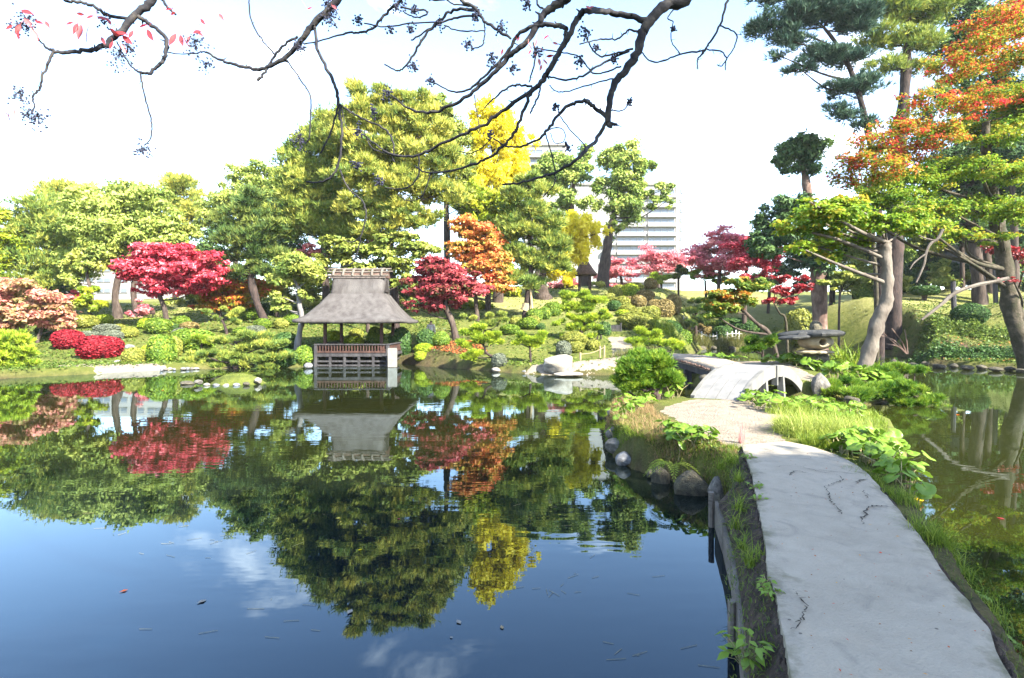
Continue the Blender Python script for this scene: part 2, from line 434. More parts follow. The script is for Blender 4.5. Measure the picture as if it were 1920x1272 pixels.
CTRL = []      # world points the ground passes through
def ctrl(px, py, d=None):
    CTRL.append(P(px, py, depth_for(px, py) if d is None else d))
for px in (-150, 60, 220, 380, 540, 690):
    for py in (670, 640, 612, 590, 575): ctrl(px, py)
for px in (820, 900, 990, 1080, 1160):
    for py in (675, 645, 615, 590, 560): ctrl(px, py)
for px in (1200, 1230, 1262):
    for py in (645, 615, 600, 588, 575, 560, 545): ctrl(px, py)
for px in (1310, 1370, 1430):
    for py in (638, 610, 580, 555): ctrl(px, py)
for px in (1560, 1650, 1750, 1850, 1990):
    for py in (665, 640, 610, 580, 560): ctrl(px, py)
for x, y, z in ((1.9, 3, .56), (2.6, 5.5, .56), (3.4, 8, .58), (3.7, 9.5, .6), (4.2, 11, .62), (4.3, 13, .63), (2.6, 10.5, .5), (2.9, 13.6, .55),
                (6, 9.5, .5), (6.5, 12, .55), (7.6, 12.8, .45), (9, 17.6, .72), (8, 19, .8), (9, 22, .82), (10, 25, .8), (11.4, 21.5, 1.0),
                (12.2, 19.9, .5), (12.8, 22, .8), (11, 27, .7), (8.2, 26, .75), (7.4, 28, .85), (6.2, 29, .9),
                (-9, 36.5, .6), (-9, 39, .8), (-12.5, 33.2, .5), (-6, 36, .55),
                (0, -2, .7), (-30, -5, .8), (30, -6, .9), (-60, -25, 1), (60, -25, 2), (4, -3, .7),
                (-60, 110, 3.6), (0, 110, 6.5), (60, 110, 7), (-90, 60, 3), (90, 60, 7), (0, 160, 4), (-110, 160, 3), (110, 160, 5), (80, 10, 4),
                (55, 30, 6), (-60, 45, 2.2), (40, 42, 4.5), (42, 52, 5.4), (50, 60, 6)):
    CTRL.append(np.array([x, y, z]))

# shorelines (plan view, metres)
LAND = {
 'islet': (np.array([(0.95, 1.2), (1.28, 2.8), (1.72, 4.2), (2.05, 5.3), (2.36, 6.6), (2.70, 6.95), (2.86, 7.6), (2.72, 8.3), (2.36, 8.9), (2.0, 9.5), (1.82, 10.4), (1.9, 11.8), (2.2, 13.6), (2.9, 15.1),
                     (3.9, 15.0), (4.6, 14.3), (5.3, 13.9), (6.2, 13.9), (7.2, 14.2), (8.3, 13.8), (8.5, 12.6), (7.5, 10.8), (6.5, 9.3), (5.75, 8.0), (5.1, 7.0), (4.55, 6.2), (4.1, 5.2), (3.6, 4.2), (3.1, 3.2), (2.7, 2.2), (2.5, 0.5), (0.6, 0.5)]), 3.0),
 'island': (np.array([(7.0, 19.2), (7.6, 17.9), (8.5, 16.9), (9.6, 16.7), (10.8, 17.0), (12.5, 18.2), (13.7, 20.3), (14.0, 24), (12.6, 27), (10, 28.2), (8.0, 26.9), (7.3, 24), (6.9, 21)]), 2.2),
 'bank': (np.array([(-120, 22), (-40, 23), (-23, 24.9), (-21.6, 26.6), (-20, 28.6), (-18, 30.4), (-14.5, 31.6), (-12.4, 32.0), (-11.6, 33.6), (-11.2, 36.0), (-7.4, 36.2), (-6.2, 34.4), (-5, 33), (-2.2, 30.5), (-.8, 29.0), (1, 27.6), (3, 27.0), (4.8, 27.3), (6.2, 27.0), (7.8, 27.4),
                    (8.8, 31), (10.8, 36), (14.0, 44), (17.0, 52), (18.6, 56.5), (24, 56), (28, 50), (30, 46), (29, 40), (25.4, 35), (25.8, 31), (28, 28), (33, 24), (38, 15), (40, 4), (42, -3), (140, -3), (300, 300), (0, 400), (-300, 300)]), 1.6),
 'near': (np.array([(-120, -80), (-120, 0.2), (-6, 0.6), (-1, 0.8), (0.9, 1.3), (2.6, 1.4), (5, 0.2), (20, -1.5), (46, -3.2), (140, -3.2), (140, -80)]), 1.2),
}
SLAB_L = np.array([G(px, py, .65) for px, py in ((1513, 1420), (1490, 1272), (1470, 1170), (1440, 1060), (1425, 960), (1410, 890), (1390, 835))])
SLAB_R = np.array([G(px, py, .65) for px, py in ((2010, 1420), (1905, 1272), (1852, 1170), (1762, 1060), (1690, 960), (1640, 900), (1590, 862), (1535, 840), (1480, 828))])

def sdist(poly, X, Y):
    x0, y0 = poly[:, 0], poly[:, 1]
    x1, y1 = np.roll(x0, -1), np.roll(y0, -1)
    best = np.full(len(X), 1e9); inside = np.zeros(len(X), bool)
    for a, b, c, d in zip(x0, y0, x1, y1):
        ex, ey = c - a, d - b
        tt = np.clip(((X - a) * ex + (Y - b) * ey) / (ex * ex + ey * ey), 0, 1)
        best = np.minimum(best, (X - a - tt * ex) ** 2 + (Y - b - tt * ey) ** 2)
        hit = ((b > Y) != (d > Y)) & (X < (c - a) * (Y - b) / ((d - b) + 1e-12) + a)
        inside ^= hit
    s = np.sqrt(best)
    return np.where(inside, s, -s)

_tps = {}
def fit_ground():
    C = np.array(CTRL); A = C[:, :2] / 30.0
    r = np.linalg.norm(A[:, None] - A[None], axis=2)
    K = np.where(r > 0, r * r * np.log(r + 1e-12), 0) + np.eye(len(A)) * 4e-4
    Pm = np.hstack([np.ones((len(A), 1)), A])
    S = np.zeros((len(A) + 3, len(A) + 3)); S[:len(A), :len(A)] = K; S[:len(A), len(A):] = Pm; S[len(A):, :len(A)] = Pm.T
    _tps['w'] = np.linalg.solve(S, np.concatenate([C[:, 2], np.zeros(3)])); _tps['A'] = A

def snoise(X, Y, s, seed=0):
    """cheap smooth value noise from summed sines"""
    rg = np.random.default_rng(seed); o = np.zeros_like(X)
    for k in range(7):
        a = rg.uniform(0, 2 * np.pi); f = s * rg.uniform(.6, 1.9)
        o += np.sin((X * np.cos(a) + Y * np.sin(a)) * f + rg.uniform(0, 6.28))
    return o / 7

def ground(X, Y):
    X = np.atleast_1d(np.asarray(X, float)); Y = np.atleast_1d(np.asarray(Y, float))
    Q = np.stack([X, Y], 1) / 30.0; A, w = _tps['A'], _tps['w']
    z = w[-3] + Q @ w[-2:]
    for k in range(len(A)):
        r2 = ((Q - A[k]) ** 2).sum(1)
        z += w[k] * np.where(r2 > 0, .5 * r2 * np.log(r2 + 1e-18), 0)
    z = np.clip(z, .35, 13)
    out = np.full(len(X), -1.0)
    for key, (poly, sl) in LAND.items():
        s = sdist(poly, X, Y)
        amp = .06 if key in ('islet', 'island') else .35
        s = s + snoise(X, Y, 5.5 if amp < .1 else 1.6, 3) * amp * np.clip(1 - s / 6, 0, 1)
        zz = np.where(s > 0, np.minimum(z, -.10 + sl * s), np.maximum(-.10 + .9 * s, -1.0))
        # rounded shoulder
        k = .12
        h = np.clip(.5 + .5 * (z - (-.10 + sl * s)) / k, 0, 1)
        zz = np.where(s > 0, z * (1 - h) + (-.10 + sl * s) * h - k * h * (1 - h), zz)
        out = np.maximum(out, zz)
    r = np.hypot(X, Y)
    out = out + np.where(out > .4, snoise(X, Y, 2.2, 5) * .05 * np.clip((r - 14) / 15, 0, 1), 0)
    return out

def gz(x, y):
    return float(ground([x], [y])[0])
# ------------------------------------------------------------------ ground sheet, water, paths
fit_ground()
ang = np.concatenate([np.linspace(-math.pi, R(-50), 40)[:-1], np.linspace(R(-50), R(50), 220), np.linspace(R(50), math.pi, 40)[1:-1]])
rad = np.concatenate([[0.35], np.geomspace(0.9, 130, 205), np.geomspace(140, 900, 16)])
RR, AA = np.meshgrid(rad, ang, indexing='ij')
GX, GY = RR * np.sin(AA), RR * np.cos(AA)
GZ = ground(GX.ravel(), GY.ravel()).reshape(GX.shape)
far = np.clip((RR - 130) / 60, 0, 1)
GZ = GZ * (1 - far) + 3.0 * far
# keep the soil under the slab
gg = Geo()
gg.grid(np.stack([GX, GY, GZ], -1), closed=True)
gm = gg.mesh('ground', smooth=True)
# masks: R bare earth, G dark soil and leaf litter, B sunny dry lawn
x, y, z = GX.ravel(), GY.ravel(), GZ.ravel()
def blob(cx, cy, rx, ry): return np.clip(1.5 - np.hypot((x - cx) / rx, (y - cy) / ry) * 1.0, 0, 1)
PATHS = {
 'islet': np.array([G(a, b, .65)[:2] for a, b in ((1385, 838), (1340, 815), (1300, 792), (1262, 775), (1238, 764), (1250, 757), (1300, 748), (1400, 747), (1440, 753), (1478, 766), (1482, 778), (1462, 800), (1466, 815), (1484, 829))]),
 'island': np.array([(8.1, 18.3), (9.0, 17.3), (9.9, 17.9), (10.3, 20), (10.6, 22.6), (10.9, 25.2), (9.8, 26.2), (8.4, 25.0), (7.9, 22.6), (7.5, 21.2), (7.6, 19.4)]),
 'bank': np.array([(4.2, 28.2), (6.9, 28.0), (8.2, 28.4), (7.4, 30.2), (7.15, 32.5), (7.4, 35), (7.6, 38.4), (6.5, 38.6), (6.1, 35), (5.75, 32.5), (5.3, 30.5)]),
}
mr = np.zeros(len(x)); 
for k, p in PATHS.items():
    mr = np.maximum(mr, np.clip(.5 + sdist(p, x, y) / .25, 0, 1))
mr = np.maximum(mr, np.clip(blob(-19.5, 29.2, 4.2, 1.1), 0, 1) * (z < .5))
mr = np.maximum(mr, blob(3, 27.9, 2.6, .7) * .9)
mg = np.zeros(len(x))
mg = np.maximum(mg, np.clip(1 - z / .28, 0, 1))                             # wet earth at the waterline
mg = np.maximum(mg, np.where((x < 3.4) & (y > 6.2) & (y < 16) & (y < 30), np.clip(snoise(x, y, 3.2, 9) * .8 + .30, 0, .8), 0))
near_strip = np.clip(1 - np.abs(sdist(LAND['islet'][0], x, y) - .15) / .4, 0, 1) * (y < 7.6)
mg = np.maximum(mg, near_strip)
mg = np.maximum(mg, blob(29, 36, 6, 6) * np.clip(snoise(x, y, 1.1, 4) + .55, 0, 1))
mg = np.maximum(mg, blob(-4.8, 36.5, 3.6, 4.6) * .8)
mb = np.clip((z - 2.2) / 2.0, 0, 1) * np.clip(.7 + snoise(x, y, .35, 8), 0, 1) * (y > 38)
ca = gm.attributes.new('mask', 'FLOAT_COLOR', 'POINT')
ca.data.foreach_set('color', np.stack([mr, mg, mb, np.ones(len(x))], 1).astype(np.float32).ravel())
m, t, out = new_mat('ground')
bs = t.nodes.new('ShaderNodeBsdfPrincipled'); bs.inputs['Roughness'].default_value = .95; bs.inputs['Specular IOR Level'].default_value = .15
co = t.nodes.new('ShaderNodeTexCoord')
def tnoise(scale, det=6, vec=None):
    n = t.nodes.new('ShaderNodeTexNoise'); n.inputs['Scale'].default_value = scale; n.inputs['Detail'].default_value = det; n.inputs['Roughness'].default_value = .62
    t.links.new(vec or co.outputs['Object'], n.inputs['Vector'])
    r_ = t.nodes.new('ShaderNodeMapRange'); r_.inputs['From Min'].default_value = .3; r_.inputs['From Max'].default_value = .7
    t.links.new(n.outputs['Fac'], r_.inputs[0]); return r_.outputs[0]
n_big, n_mid, n_fine = tnoise(.5), tnoise(3.5), tnoise(28)
def mixc(a, b_, f):
    n = t.nodes.new('ShaderNodeMix'); n.data_type = 'RGBA'; n.clamp_factor = True
    t.links.new(f, n.inputs['Factor']); t.links.new(a, n.inputs['A']); t.links.new(b_, n.inputs['B']); return n.outputs['Result']
def mth(op, a, b_):
    n = t.nodes.new('ShaderNodeMath'); n.operation = op
    for k, s in enumerate((a, b_)):
        if isinstance(s, (int, float)): n.inputs[k].default_value = s
        else: t.links.new(s, n.inputs[k])
    return n.outputs[0]
grass = ramp(t, [(0.0432, 0.0612, 0.013), (0.0936, 0.1116, 0.0216), (0.1656, 0.162, 0.0432)], mth('ADD', mth('MULTIPLY', n_big, .45), mth('MULTIPLY', n_mid, .55)))
lawn = ramp(t, [(0.1224, 0.1368, 0.036), (0.2232, 0.216, 0.072), (0.3096, 0.288, 0.1224)], mth('ADD', mth('MULTIPLY', n_big, .6), mth('MULTIPLY', n_mid, .4)))
dirt = ramp(t, [(0.162, 0.129, 0.096), (0.24, 0.201, 0.156), (0.3, 0.258, 0.204)], mth('ADD', mth('MULTIPLY', n_mid, .6), mth('MULTIPLY', n_fine, .4)))
soil = ramp(t, [(0.021, 0.015, 0.0105), (0.0638, 0.045, 0.0263), (0.1275, 0.09, 0.0525)], mth('ADD', mth('MULTIPLY', n_mid, .5), mth('MULTIPLY', n_fine, .5)))
at = t.nodes.new('ShaderNodeAttribute'); at.attribute_name = 'mask'
sp = t.nodes.new('ShaderNodeSeparateColor'); t.links.new(at.outputs['Color'], sp.inputs[0])
c = mixc(grass, lawn, sp.outputs['Blue'])
c = mixc(c, soil, sp.outputs['Green'])
edge = mth('GREATER_THAN', mth('ADD', sp.outputs['Red'], mth('MULTIPLY', mth('SUBTRACT', n_mid, .5), .5)), .5)
c = mixc(c, dirt, edge)
t.links.new(c, bs.inputs['Base Color'])
bp = t.nodes.new('ShaderNodeBump'); bp.inputs['Strength'].default_value = .7; bp.inputs['Distance'].default_value = .06
t.links.new(mth('ADD', n_fine, n_mid), bp.inputs['Height']); t.links.new(bp.outputs[0], bs.inputs['Normal'])
t.links.new(bs.outputs[0], out.inputs[0])
gm.materials.append(m); M['ground'] = m
o = link(bpy.data.objects.new('ground', gm)); o['kind'] = 'structure'

# water: one level sheet; murky body under a mirror surface
m, t, out = new_mat('water')
co = t.nodes.new('ShaderNodeTexCoord')
sx = t.nodes.new('ShaderNodeSeparateXYZ'); t.links.new(co.outputs['Object'], sx.inputs[0])
mp = t.nodes.new('ShaderNodeMapping'); mp.inputs['Scale'].default_value = (.55, 1.5, 1); t.links.new(co.outputs['Object'], mp.inputs[0])
n1 = t.nodes.new('ShaderNodeTexNoise'); n1.inputs['Scale'].default_value = 2.4; n1.inputs['Detail'].default_value = 2
t.links.new(mp.outputs[0], n1.inputs['Vector'])
n2 = t.nodes.new('ShaderNodeTexNoise'); n2.inputs['Scale'].default_value = .22; n2.inputs['Detail'].default_value = 2
t.links.new(co.outputs['Object'], n2.inputs['Vector'])
amp = t.nodes.new('ShaderNodeMapRange'); amp.inputs['From Min'].default_value = .42; amp.inputs['From Max'].default_value = .68
amp.inputs['To Min'].default_value = .10; amp.inputs['To Max'].default_value = 1.0
t.links.new(n2.outputs['Fac'], amp.inputs[0])
hm = t.nodes.new('ShaderNodeMath'); hm.operation = 'MULTIPLY'; t.links.new(n1.outputs['Fac'], hm.inputs[0]); t.links.new(amp.outputs[0], hm.inputs[1])
bp = t.nodes.new('ShaderNodeBump'); bp.inputs['Strength'].default_value = .06; bp.inputs['Distance'].default_value = .05
t.links.new(hm.outputs[0], bp.inputs['Height'])
# silt hangs in the pond to the right of the causeway and drifts in patches
side = t.nodes.new('ShaderNodeMapRange'); side.inputs['From Min'].default_value = 2.4; side.inputs['From Max'].default_value = 5.5
t.links.new(sx.outputs['X'], side.inputs[0])
n3 = t.nodes.new('ShaderNodeTexNoise'); n3.inputs['Scale'].default_value = .16; n3.inputs['Detail'].default_value = 3
t.links.new(co.outputs['Object'], n3.inputs['Vector'])
body_l = ramp(t, [(.0005, .003, .008), (.0005, .003, .007), (.002, .004, .004)], n3.outputs['Fac'])
body_r = ramp(t, [(.009, .011, .003), (.018, .021, .004), (.036, .036, .007)], n3.outputs['Fac'])
# deep near part: reflected sky's blue put into the body; far part silty green
deep = t.nodes.new('ShaderNodeMapRange'); deep.inputs['From Min'].default_value = 5.0; deep.inputs['From Max'].default_value = 12.0; deep.interpolation_type = 'SMOOTHSTEP'
t.links.new(sx.outputs['Y'], deep.inputs[0])
body_f = ramp(t, [(.004, .006, .002), (.010, .012, .003), (.022, .022, .005)], n3.outputs['Fac'])
md = t.nodes.new('ShaderNodeMix'); md.data_type = 'RGBA'
t.links.new(deep.outputs[0], md.inputs['Factor']); t.links.new(body_l, md.inputs['A']); t.links.new(body_f, md.inputs['B']); body_l = md.outputs['Result']
mx = t.nodes.new('ShaderNodeMix'); mx.data_type = 'RGBA'
t.links.new(side.outputs[0], mx.inputs['Factor']); t.links.new(body_l, mx.inputs['A']); t.links.new(body_r, mx.inputs['B'])
di = t.nodes.new('ShaderNodeBsdfDiffuse'); t.links.new(mx.outputs['Result'], di.inputs[0])
gl = t.nodes.new('ShaderNodeBsdfGlossy'); gl.inputs['Roughness'].default_value = .012; gl.inputs['Color'].default_value = (.76, .91, 1, 1)
t.links.new(bp.outputs[0], gl.inputs['Normal'])
fr = t.nodes.new('ShaderNodeFresnel'); fr.inputs['IOR'].default_value = 1.6; t.links.new(bp.outputs[0], fr.inputs['Normal'])
ms = t.nodes.new('ShaderNodeMixShader')
t.links.new(fr.outputs[0], ms.inputs[0]); t.links.new(di.outputs[0], ms.inputs[1]); t.links.new(gl.outputs[0], ms.inputs[2])
t.links.new(ms.outputs[0], out.inputs[0]); M['water'] = m
g = Geo()
wx = np.linspace(-110, 60, 35); wy = np.linspace(-8, 70, 21)
X_, Y_ = np.meshgrid(wx, wy, indexing='ij')
g.grid(np.stack([X_, Y_, np.zeros_like(X_)], -1)[::-1])
o = g.build('water', m); o['kind'] = 'structure'

# concrete slab path with a worn edge
def resample(p, n):
    q = spline(p, 10); s = np.concatenate([[0], np.cumsum(np.linalg.norm(np.diff(q, axis=0), axis=1))])
    return np.stack([np.interp(np.linspace(0, s[-1], n), s, q[:, k]) for k in range(3)], 1)
NS = 150
La, Ra = resample(SLAB_L, NS), resample(SLAB_R, NS)
rg = np.random.default_rng(5)
def rough(n, a, seed):
    r_ = np.random.default_rng(seed); o_ = np.zeros(n)
    for f, w in ((5, .5), (13, .3), (31, .25), (60, .15)): o_ += w * np.interp(np.linspace(0, f, n), np.arange(f + 1), r_.uniform(-1, 1, f + 1))
    return o_ * a
ax = unit(Ra - La)
La = La - ax * rough(NS, .03, 1)[:, None]; Ra = Ra + ax * rough(NS, .055, 2)[:, None]
tt = np.linspace(0, 1, 13)
top = La[:, None] * (1 - tt)[None, :, None] + Ra[:, None] * tt[None, :, None]
top[:, :, 2] = .65 + snoise(top[:, :, 0].ravel(), top[:, :, 1].ravel(), 3, 7).reshape(top.shape[:2]) * .008
top[:, 0, 2] -= .008; top[:, -1, 2] -= .01
full = np.concatenate([np.concatenate([top[:, :1] - ax[:, None] * .02 + [0, 0, -.14], top[:, :1]], 1), top[:, 1:-1], top[:, -1:], top[:, -1:] + ax[:, None] * -.015 + [0, 0, -.15]], 1)
ed = np.abs(np.linspace(-1, 1, full.shape[1])) ** 1.0; ed = np.tile(ed, full.shape[0])
g = Geo(); g.grid(full, ed)
m, t, out = new_mat('path_concrete')
bs = t.nodes.new('ShaderNodeBsdfPrincipled'); bs.inputs['Roughness'].default_value = .88; bs.inputs['Specular IOR Level'].default_value = .25
co = t.nodes.new('ShaderNodeTexCoord')
na, nb, nc = tnoise(1.1), tnoise(5.5), tnoise(60)
nd = t.nodes.new('ShaderNodeTexNoise'); nd.inputs['Scale'].default_value = 2.6; nd.inputs['Detail'].default_value = 8; nd.inputs['Distortion'].default_value = 1.5
t.links.new(co.outputs['Object'], nd.inputs['Vector'])
base = ramp(t, [(.225, .196, .152), (.29, .256, .202), (.345, .308, .246)], mth('ADD', mth('ADD', mth('MULTIPLY', na, .4), mth('MULTIPLY', nb, .35)), mth('MULTIPLY', nc, .25)))
st = t.nodes.new('ShaderNodeMapRange'); st.inputs['From Min'].default_value = .54; st.inputs['From Max'].default_value = .74; t.links.new(nd.outputs['Fac'], st.inputs[0])
dk = t.nodes.new('ShaderNodeRGB'); dk.outputs[0].default_value = (.125, .115, .10, 1)
c = mixc(base, dk.outputs[0], mth('MULTIPLY', st.outputs[0], .42))
vo = t.nodes.new('ShaderNodeTexVoronoi'); vo.inputs['Scale'].default_value = 4.5; t.links.new(co.outputs['Object'], vo.inputs['Vector'])
spk = mth('LESS_THAN', vo.outputs['Distance'], .045)
dk2 = t.nodes.new('ShaderNodeRGB'); dk2.outputs[0].default_value = (.06, .05, .042, 1)
c = mixc(c, dk2.outputs[0], mth('MULTIPLY', spk, .8))
# moss and trodden earth creep in from both edges, breaking up in patches
av = t.nodes.new('ShaderNodeAttribute'); av.attribute_name = 'v'
ne = tnoise(3.2); nf = tnoise(16)
cr = mth('ADD', av.outputs['Fac'], mth('ADD', mth('MULTIPLY', mth('SUBTRACT', ne, .5), .42), mth('MULTIPLY', mth('SUBTRACT', nf, .5), .22)))
em = t.nodes.new('ShaderNodeMapRange'); em.inputs['From Min'].default_value = .74; em.inputs['From Max'].default_value = 1.06; t.links.new(cr, em.inputs['Value'])
mo = ramp(t, [(.045, .038, .022), (.075, .075, .028), (.13, .115, .075)], nf)
c = mixc(c, mo, mth('MULTIPLY', em.outputs[0], .85))
t.links.new(c, bs.inputs['Base Color'])
bp = t.nodes.new('ShaderNodeBump'); bp.inputs['Strength'].default_value = .6; bp.inputs['Distance'].default_value = .012
t.links.new(mth('ADD', nb, nc), bp.inputs['Height']); t.links.new(bp.outputs[0], bs.inputs['Normal'])
t.links.new(bs.outputs[0], out.inputs[0])
slab = g.build('path', m); slab['kind'] = 'structure'
# cracks: thin broken grooves along the slab, dark earth showing
def crack(pts, w):
    q = spline(np.array([G(a, b, .65) for a, b in pts]), 7)
    q[1:-1, :2] += RNG.normal(0, .012, (len(q) - 2, 2))
    T_ = unit(np.gradient(q, axis=0)); S_ = np.stack([-T_[:, 1], T_[:, 0], T_[:, 2] * 0], 1)
    ww = (w * .55 * RNG.uniform(.3, 1.4, len(q)) * np.clip(np.sin(np.linspace(.12, 3.0, len(q))) + .25, .2, 1))[:, None]
    g_ = Geo(); X__ = np.stack([q - S_ * ww + [0, 0, .010], q + S_ * ww + [0, 0, .010]], 1)
    g_.grid(X__); g_.build('crack', M['crack'], slab)
for pts, w in (([(1546, 914), (1553, 928), (1560, 942), (1572, 957), (1578, 966)], .012), ([(1546, 914), (1562, 908), (1578, 902), (1574, 894)], .010),
               ([(1480, 893), (1492, 885), (1515, 888)], .013), ([(1617, 985), (1619, 968), (1630, 953), (1648, 950), (1668, 952)], .014),
               ([(1604, 908), (1614, 902), (1626, 900)], .022), ([(1486, 1108), (1500, 1122), (1508, 1140), (1506, 1158), (1497, 1172), (1482, 1183)], .007),
               ([(1455, 877), (1490, 874), (1530, 884), (1574, 893)], .006), ([(1500, 880), (1560, 885), (1612, 891)], .006), ([(1618, 920), (1624, 928), (1626, 936)], .007)):
    crack(pts, w)

# retaining planks on the pond side of the causeway
wt = thing('retaining_wall', (*G(1376, 1100, .3)[:2], 0), 'weathered plank wall holding the soil strip beside the concrete path', 'retaining wall')
wl = np.array([(1.08, 2.2), (1.22, 2.85), (1.44, 3.5), (1.70, 4.25), (1.98, 5.1), (2.22, 5.95), (2.42, 6.75)])
for k in range(len(wl) - 1):
    a, b_ = wl[k], wl[k + 1]; h = .34 + RNG.uniform(-.03, .03)
    e = (b_ - a) / np.linalg.norm(b_ - a) * .012
    g = Geo(); g.beam((*(a + e), h - .16), (*(b_ - e), h - .17), .035, .30); g.build('plank', M['plank'], wt)
    g = Geo(); g.beam((*(a + e), h - .53), (*(b_ - e), h - .52), .032, .40); g.build('plank', M['plank'], wt)
for k in (3, 6):
    a = wl[k]
    g = Geo(); g.tube([(a[0] - .05, a[1] + .02, -.7), (a[0] - .05, a[1] + .02, .38 + RNG.uniform(-.05, .06))], [.035, .033], 8, wob=.1); g.build('stake', M['plank'], wt)

# soil strips either side of the slab: lumpy earth; the left one ends at the plank wall
def strip(side, zo, seed):
    r_ = np.random.default_rng(seed); n = 190; mcol = 10
    base = resample(SLAB_L if side < 0 else SLAB_R, n)
    outw = unit(base - resample(SLAB_R if side < 0 else SLAB_L, n)); outw[:, 2] = 0
    if side < 0:
        w3 = np.column_stack([wl, np.zeros(len(wl))]); w3 = np.vstack([[.90, 1.5, 0], w3, [2.78, 7.25, 0], [3.05, 8.2, 0]]); wq = spline(w3, 12)
        wv = np.array([np.clip(np.min(np.linalg.norm(wq[:, :2] - b_[:2], axis=1)), .12, .42) for b_ in base]) * 1.02
    else: wv = .32 * (1 + .35 * rough(n, 1, seed))
    X__ = np.zeros((n, mcol, 3))
    for j in range(mcol):
        f = j / (mcol - 1)
        X__[:, j] = base + outw * ((f * 1.10 - .10) * wv)[:, None]
        X__[:, j, 2] = .625 - (zo * f ** 1.7) + r_.uniform(-.045, .035, n) * (1 - .4 * f) * (1 if side > 0 else .65) - .05 * (f == 0)
    g_ = Geo(); g_.grid(X__); ob = g_.build('soil', M['soil'], None, True); ob['kind'] = 'stuff'
strip(-1, .27, 3)
strip(1, .62, 4)

# grit, twigs and small leaves lying on the concrete
q = []
while len(q) < 130:
    i_ = RNG.integers(2, NS - 2); f = RNG.random() ** (.5 if RNG.random() < .5 else 1.6) * .96 + .02
    q.append(La[i_] * (1 - f) + Ra[i_] * f)
q = np.array(q); q[:, 2] = .664
g = Geo(); leaf_quads(g, q, unit(RNG.normal(size=(len(q), 3)) * .18 + [0, 0, 1]), RNG.uniform(.008, .035, len(q)), RNG.uniform(.005, .016, len(q)), RNG.random(len(q))); o = g.build('path_litter', M['litter']); o['kind'] = 'stuff'; tag(o, 'bits of dry leaf and grit lying on the concrete path', 'litter')
# ------------------------------------------------------------------ buildings
def apartment(name, label, d, blocks, bays, rows, depth, slab_h, faces=None):
    x0 = min(b[0] for b in blocks); x1 = max(b[1] for b in blocks)
    base = P((x0 + x1) / 2, 560, d); th = thing(name, (base[0], d, 0), label, 'building')
    for (bx0, bx1, ytop, ybot) in blocks:
        a, b_ = P(bx0, ytop, d), P(bx1, ybot, d)
        g = Geo(); g.box(((a[0] + b_[0]) / 2, d + .8 + depth / 2, (a[2] + b_[2]) / 2), (b_[0] - a[0], depth, a[2] - b_[2])); g.build('wall', M['concrete_white'], th)
        g = Geo(); g.box(((a[0] + b_[0]) / 2, d + .5 + depth / 2, a[2] + .25), (b_[0] - a[0] + .5, depth + .6, .5)); g.build('roof', M['concrete_pale'], th)
    for (bx0, bx1, kind) in bays:
        for r in rows:
            if kind.get('from', 0) > r or r > kind.get('to', 999): continue
            a, b_ = P(bx0, r - slab_h, d), P(bx1, r + slab_h, d)
            w = b_[0] - a[0]; cx = (a[0] + b_[0]) / 2; hgt = a[2] - b_[2]; cz = (a[2] + b_[2]) / 2
            g = Geo()   # window set back, frame proud of the wall
            for s in (-1, 1): g.box((cx + s * (w / 2 - .06), d + .70, cz), (.12, .22, hgt))
            for s in (-1, 1): g.box((cx, d + .70, cz + s * (hgt / 2 - .05)), (w - .24, .20, .10))
            nm = max(2, int(w / 2.1))
            for k in range(1, nm): g.box((cx - w / 2 + w * k / nm, d + .71, cz), (.09, .16, hgt - .2))
            fr_ = g.build('window', M['concrete_pale'], th)
            g = Geo(); g.box((cx, d + .775, cz), (w - .2, .04, hgt - .16)); g.build('pane', M['glass'], fr_)
            if not kind.get('flat'):
                g = Geo(); g.box((cx, d + .05, cz - hgt / 2 - .62), (w + .5, 1.1, 1.05)); g.box((cx, d + .25, cz - hgt / 2 - 1.22), (w + .7, 1.1, .16)); g.build('balcony', M['concrete_white'], th)
    return th
apartment('apartment_building', 'tall white apartment block with rows of balconies behind the garden trees', 180,
    [(984, 1062, 272, 580), (1072, 1268, 346, 580)],
    [(1130, 1152, {'from': 440}), (1158, 1209, {"from": 350}), (1216, 1266, {"from": 350}), (990, 1018, {"to": 345}), (1026, 1056, {"to": 345})],
    [284, 302, 319.5, 337, 359.5, 377.5, 396, 414, 431.5, 449, 466.5, 483.5, 501, 518.5, 536], 16, 4.4)
apt = bpy.data.objects['apartment_building']
# faceted corner tower at its right end
g = Geo(); a = P(1269, 350, 180); b_ = P(1284, 580, 180)
ring = [(a[0], 180.6), (a[0] + 1.6, 181.0), (b_[0] - .3, 183), (b_[0], 186), (b_[0], 196), (a[0], 196)]
X__ = np.array([[(px_, py_, zz_) for px_, py_ in ring] for zz_ in (b_[2], a[2])]); g.grid(X__, closed=True)
g.box(((a[0] + b_[0]) / 2, 190, a[2] + .2), (b_[0] - a[0] + .4, 13, .5)); g.build('corner_tower', M['concrete_white'], apt)
for r in [359.5, 377.5, 396, 414, 431.5, 449, 466.5, 483.5, 501, 518.5]:
    c = P(1277, r, 181.3); g = Geo(); rot = [[.82, -.57, 0], [.57, .82, 0], [0, 0, 1]]
    g.box(c, (1.5, .5, 1.3), rot); w_ = g.build('window', M['concrete_pale'], apt)
    g = Geo(); g.box(c + np.array([.12, -.16, 0]), (1.3, .3, 1.12), rot); g.build('pane', M['glass'], w_)

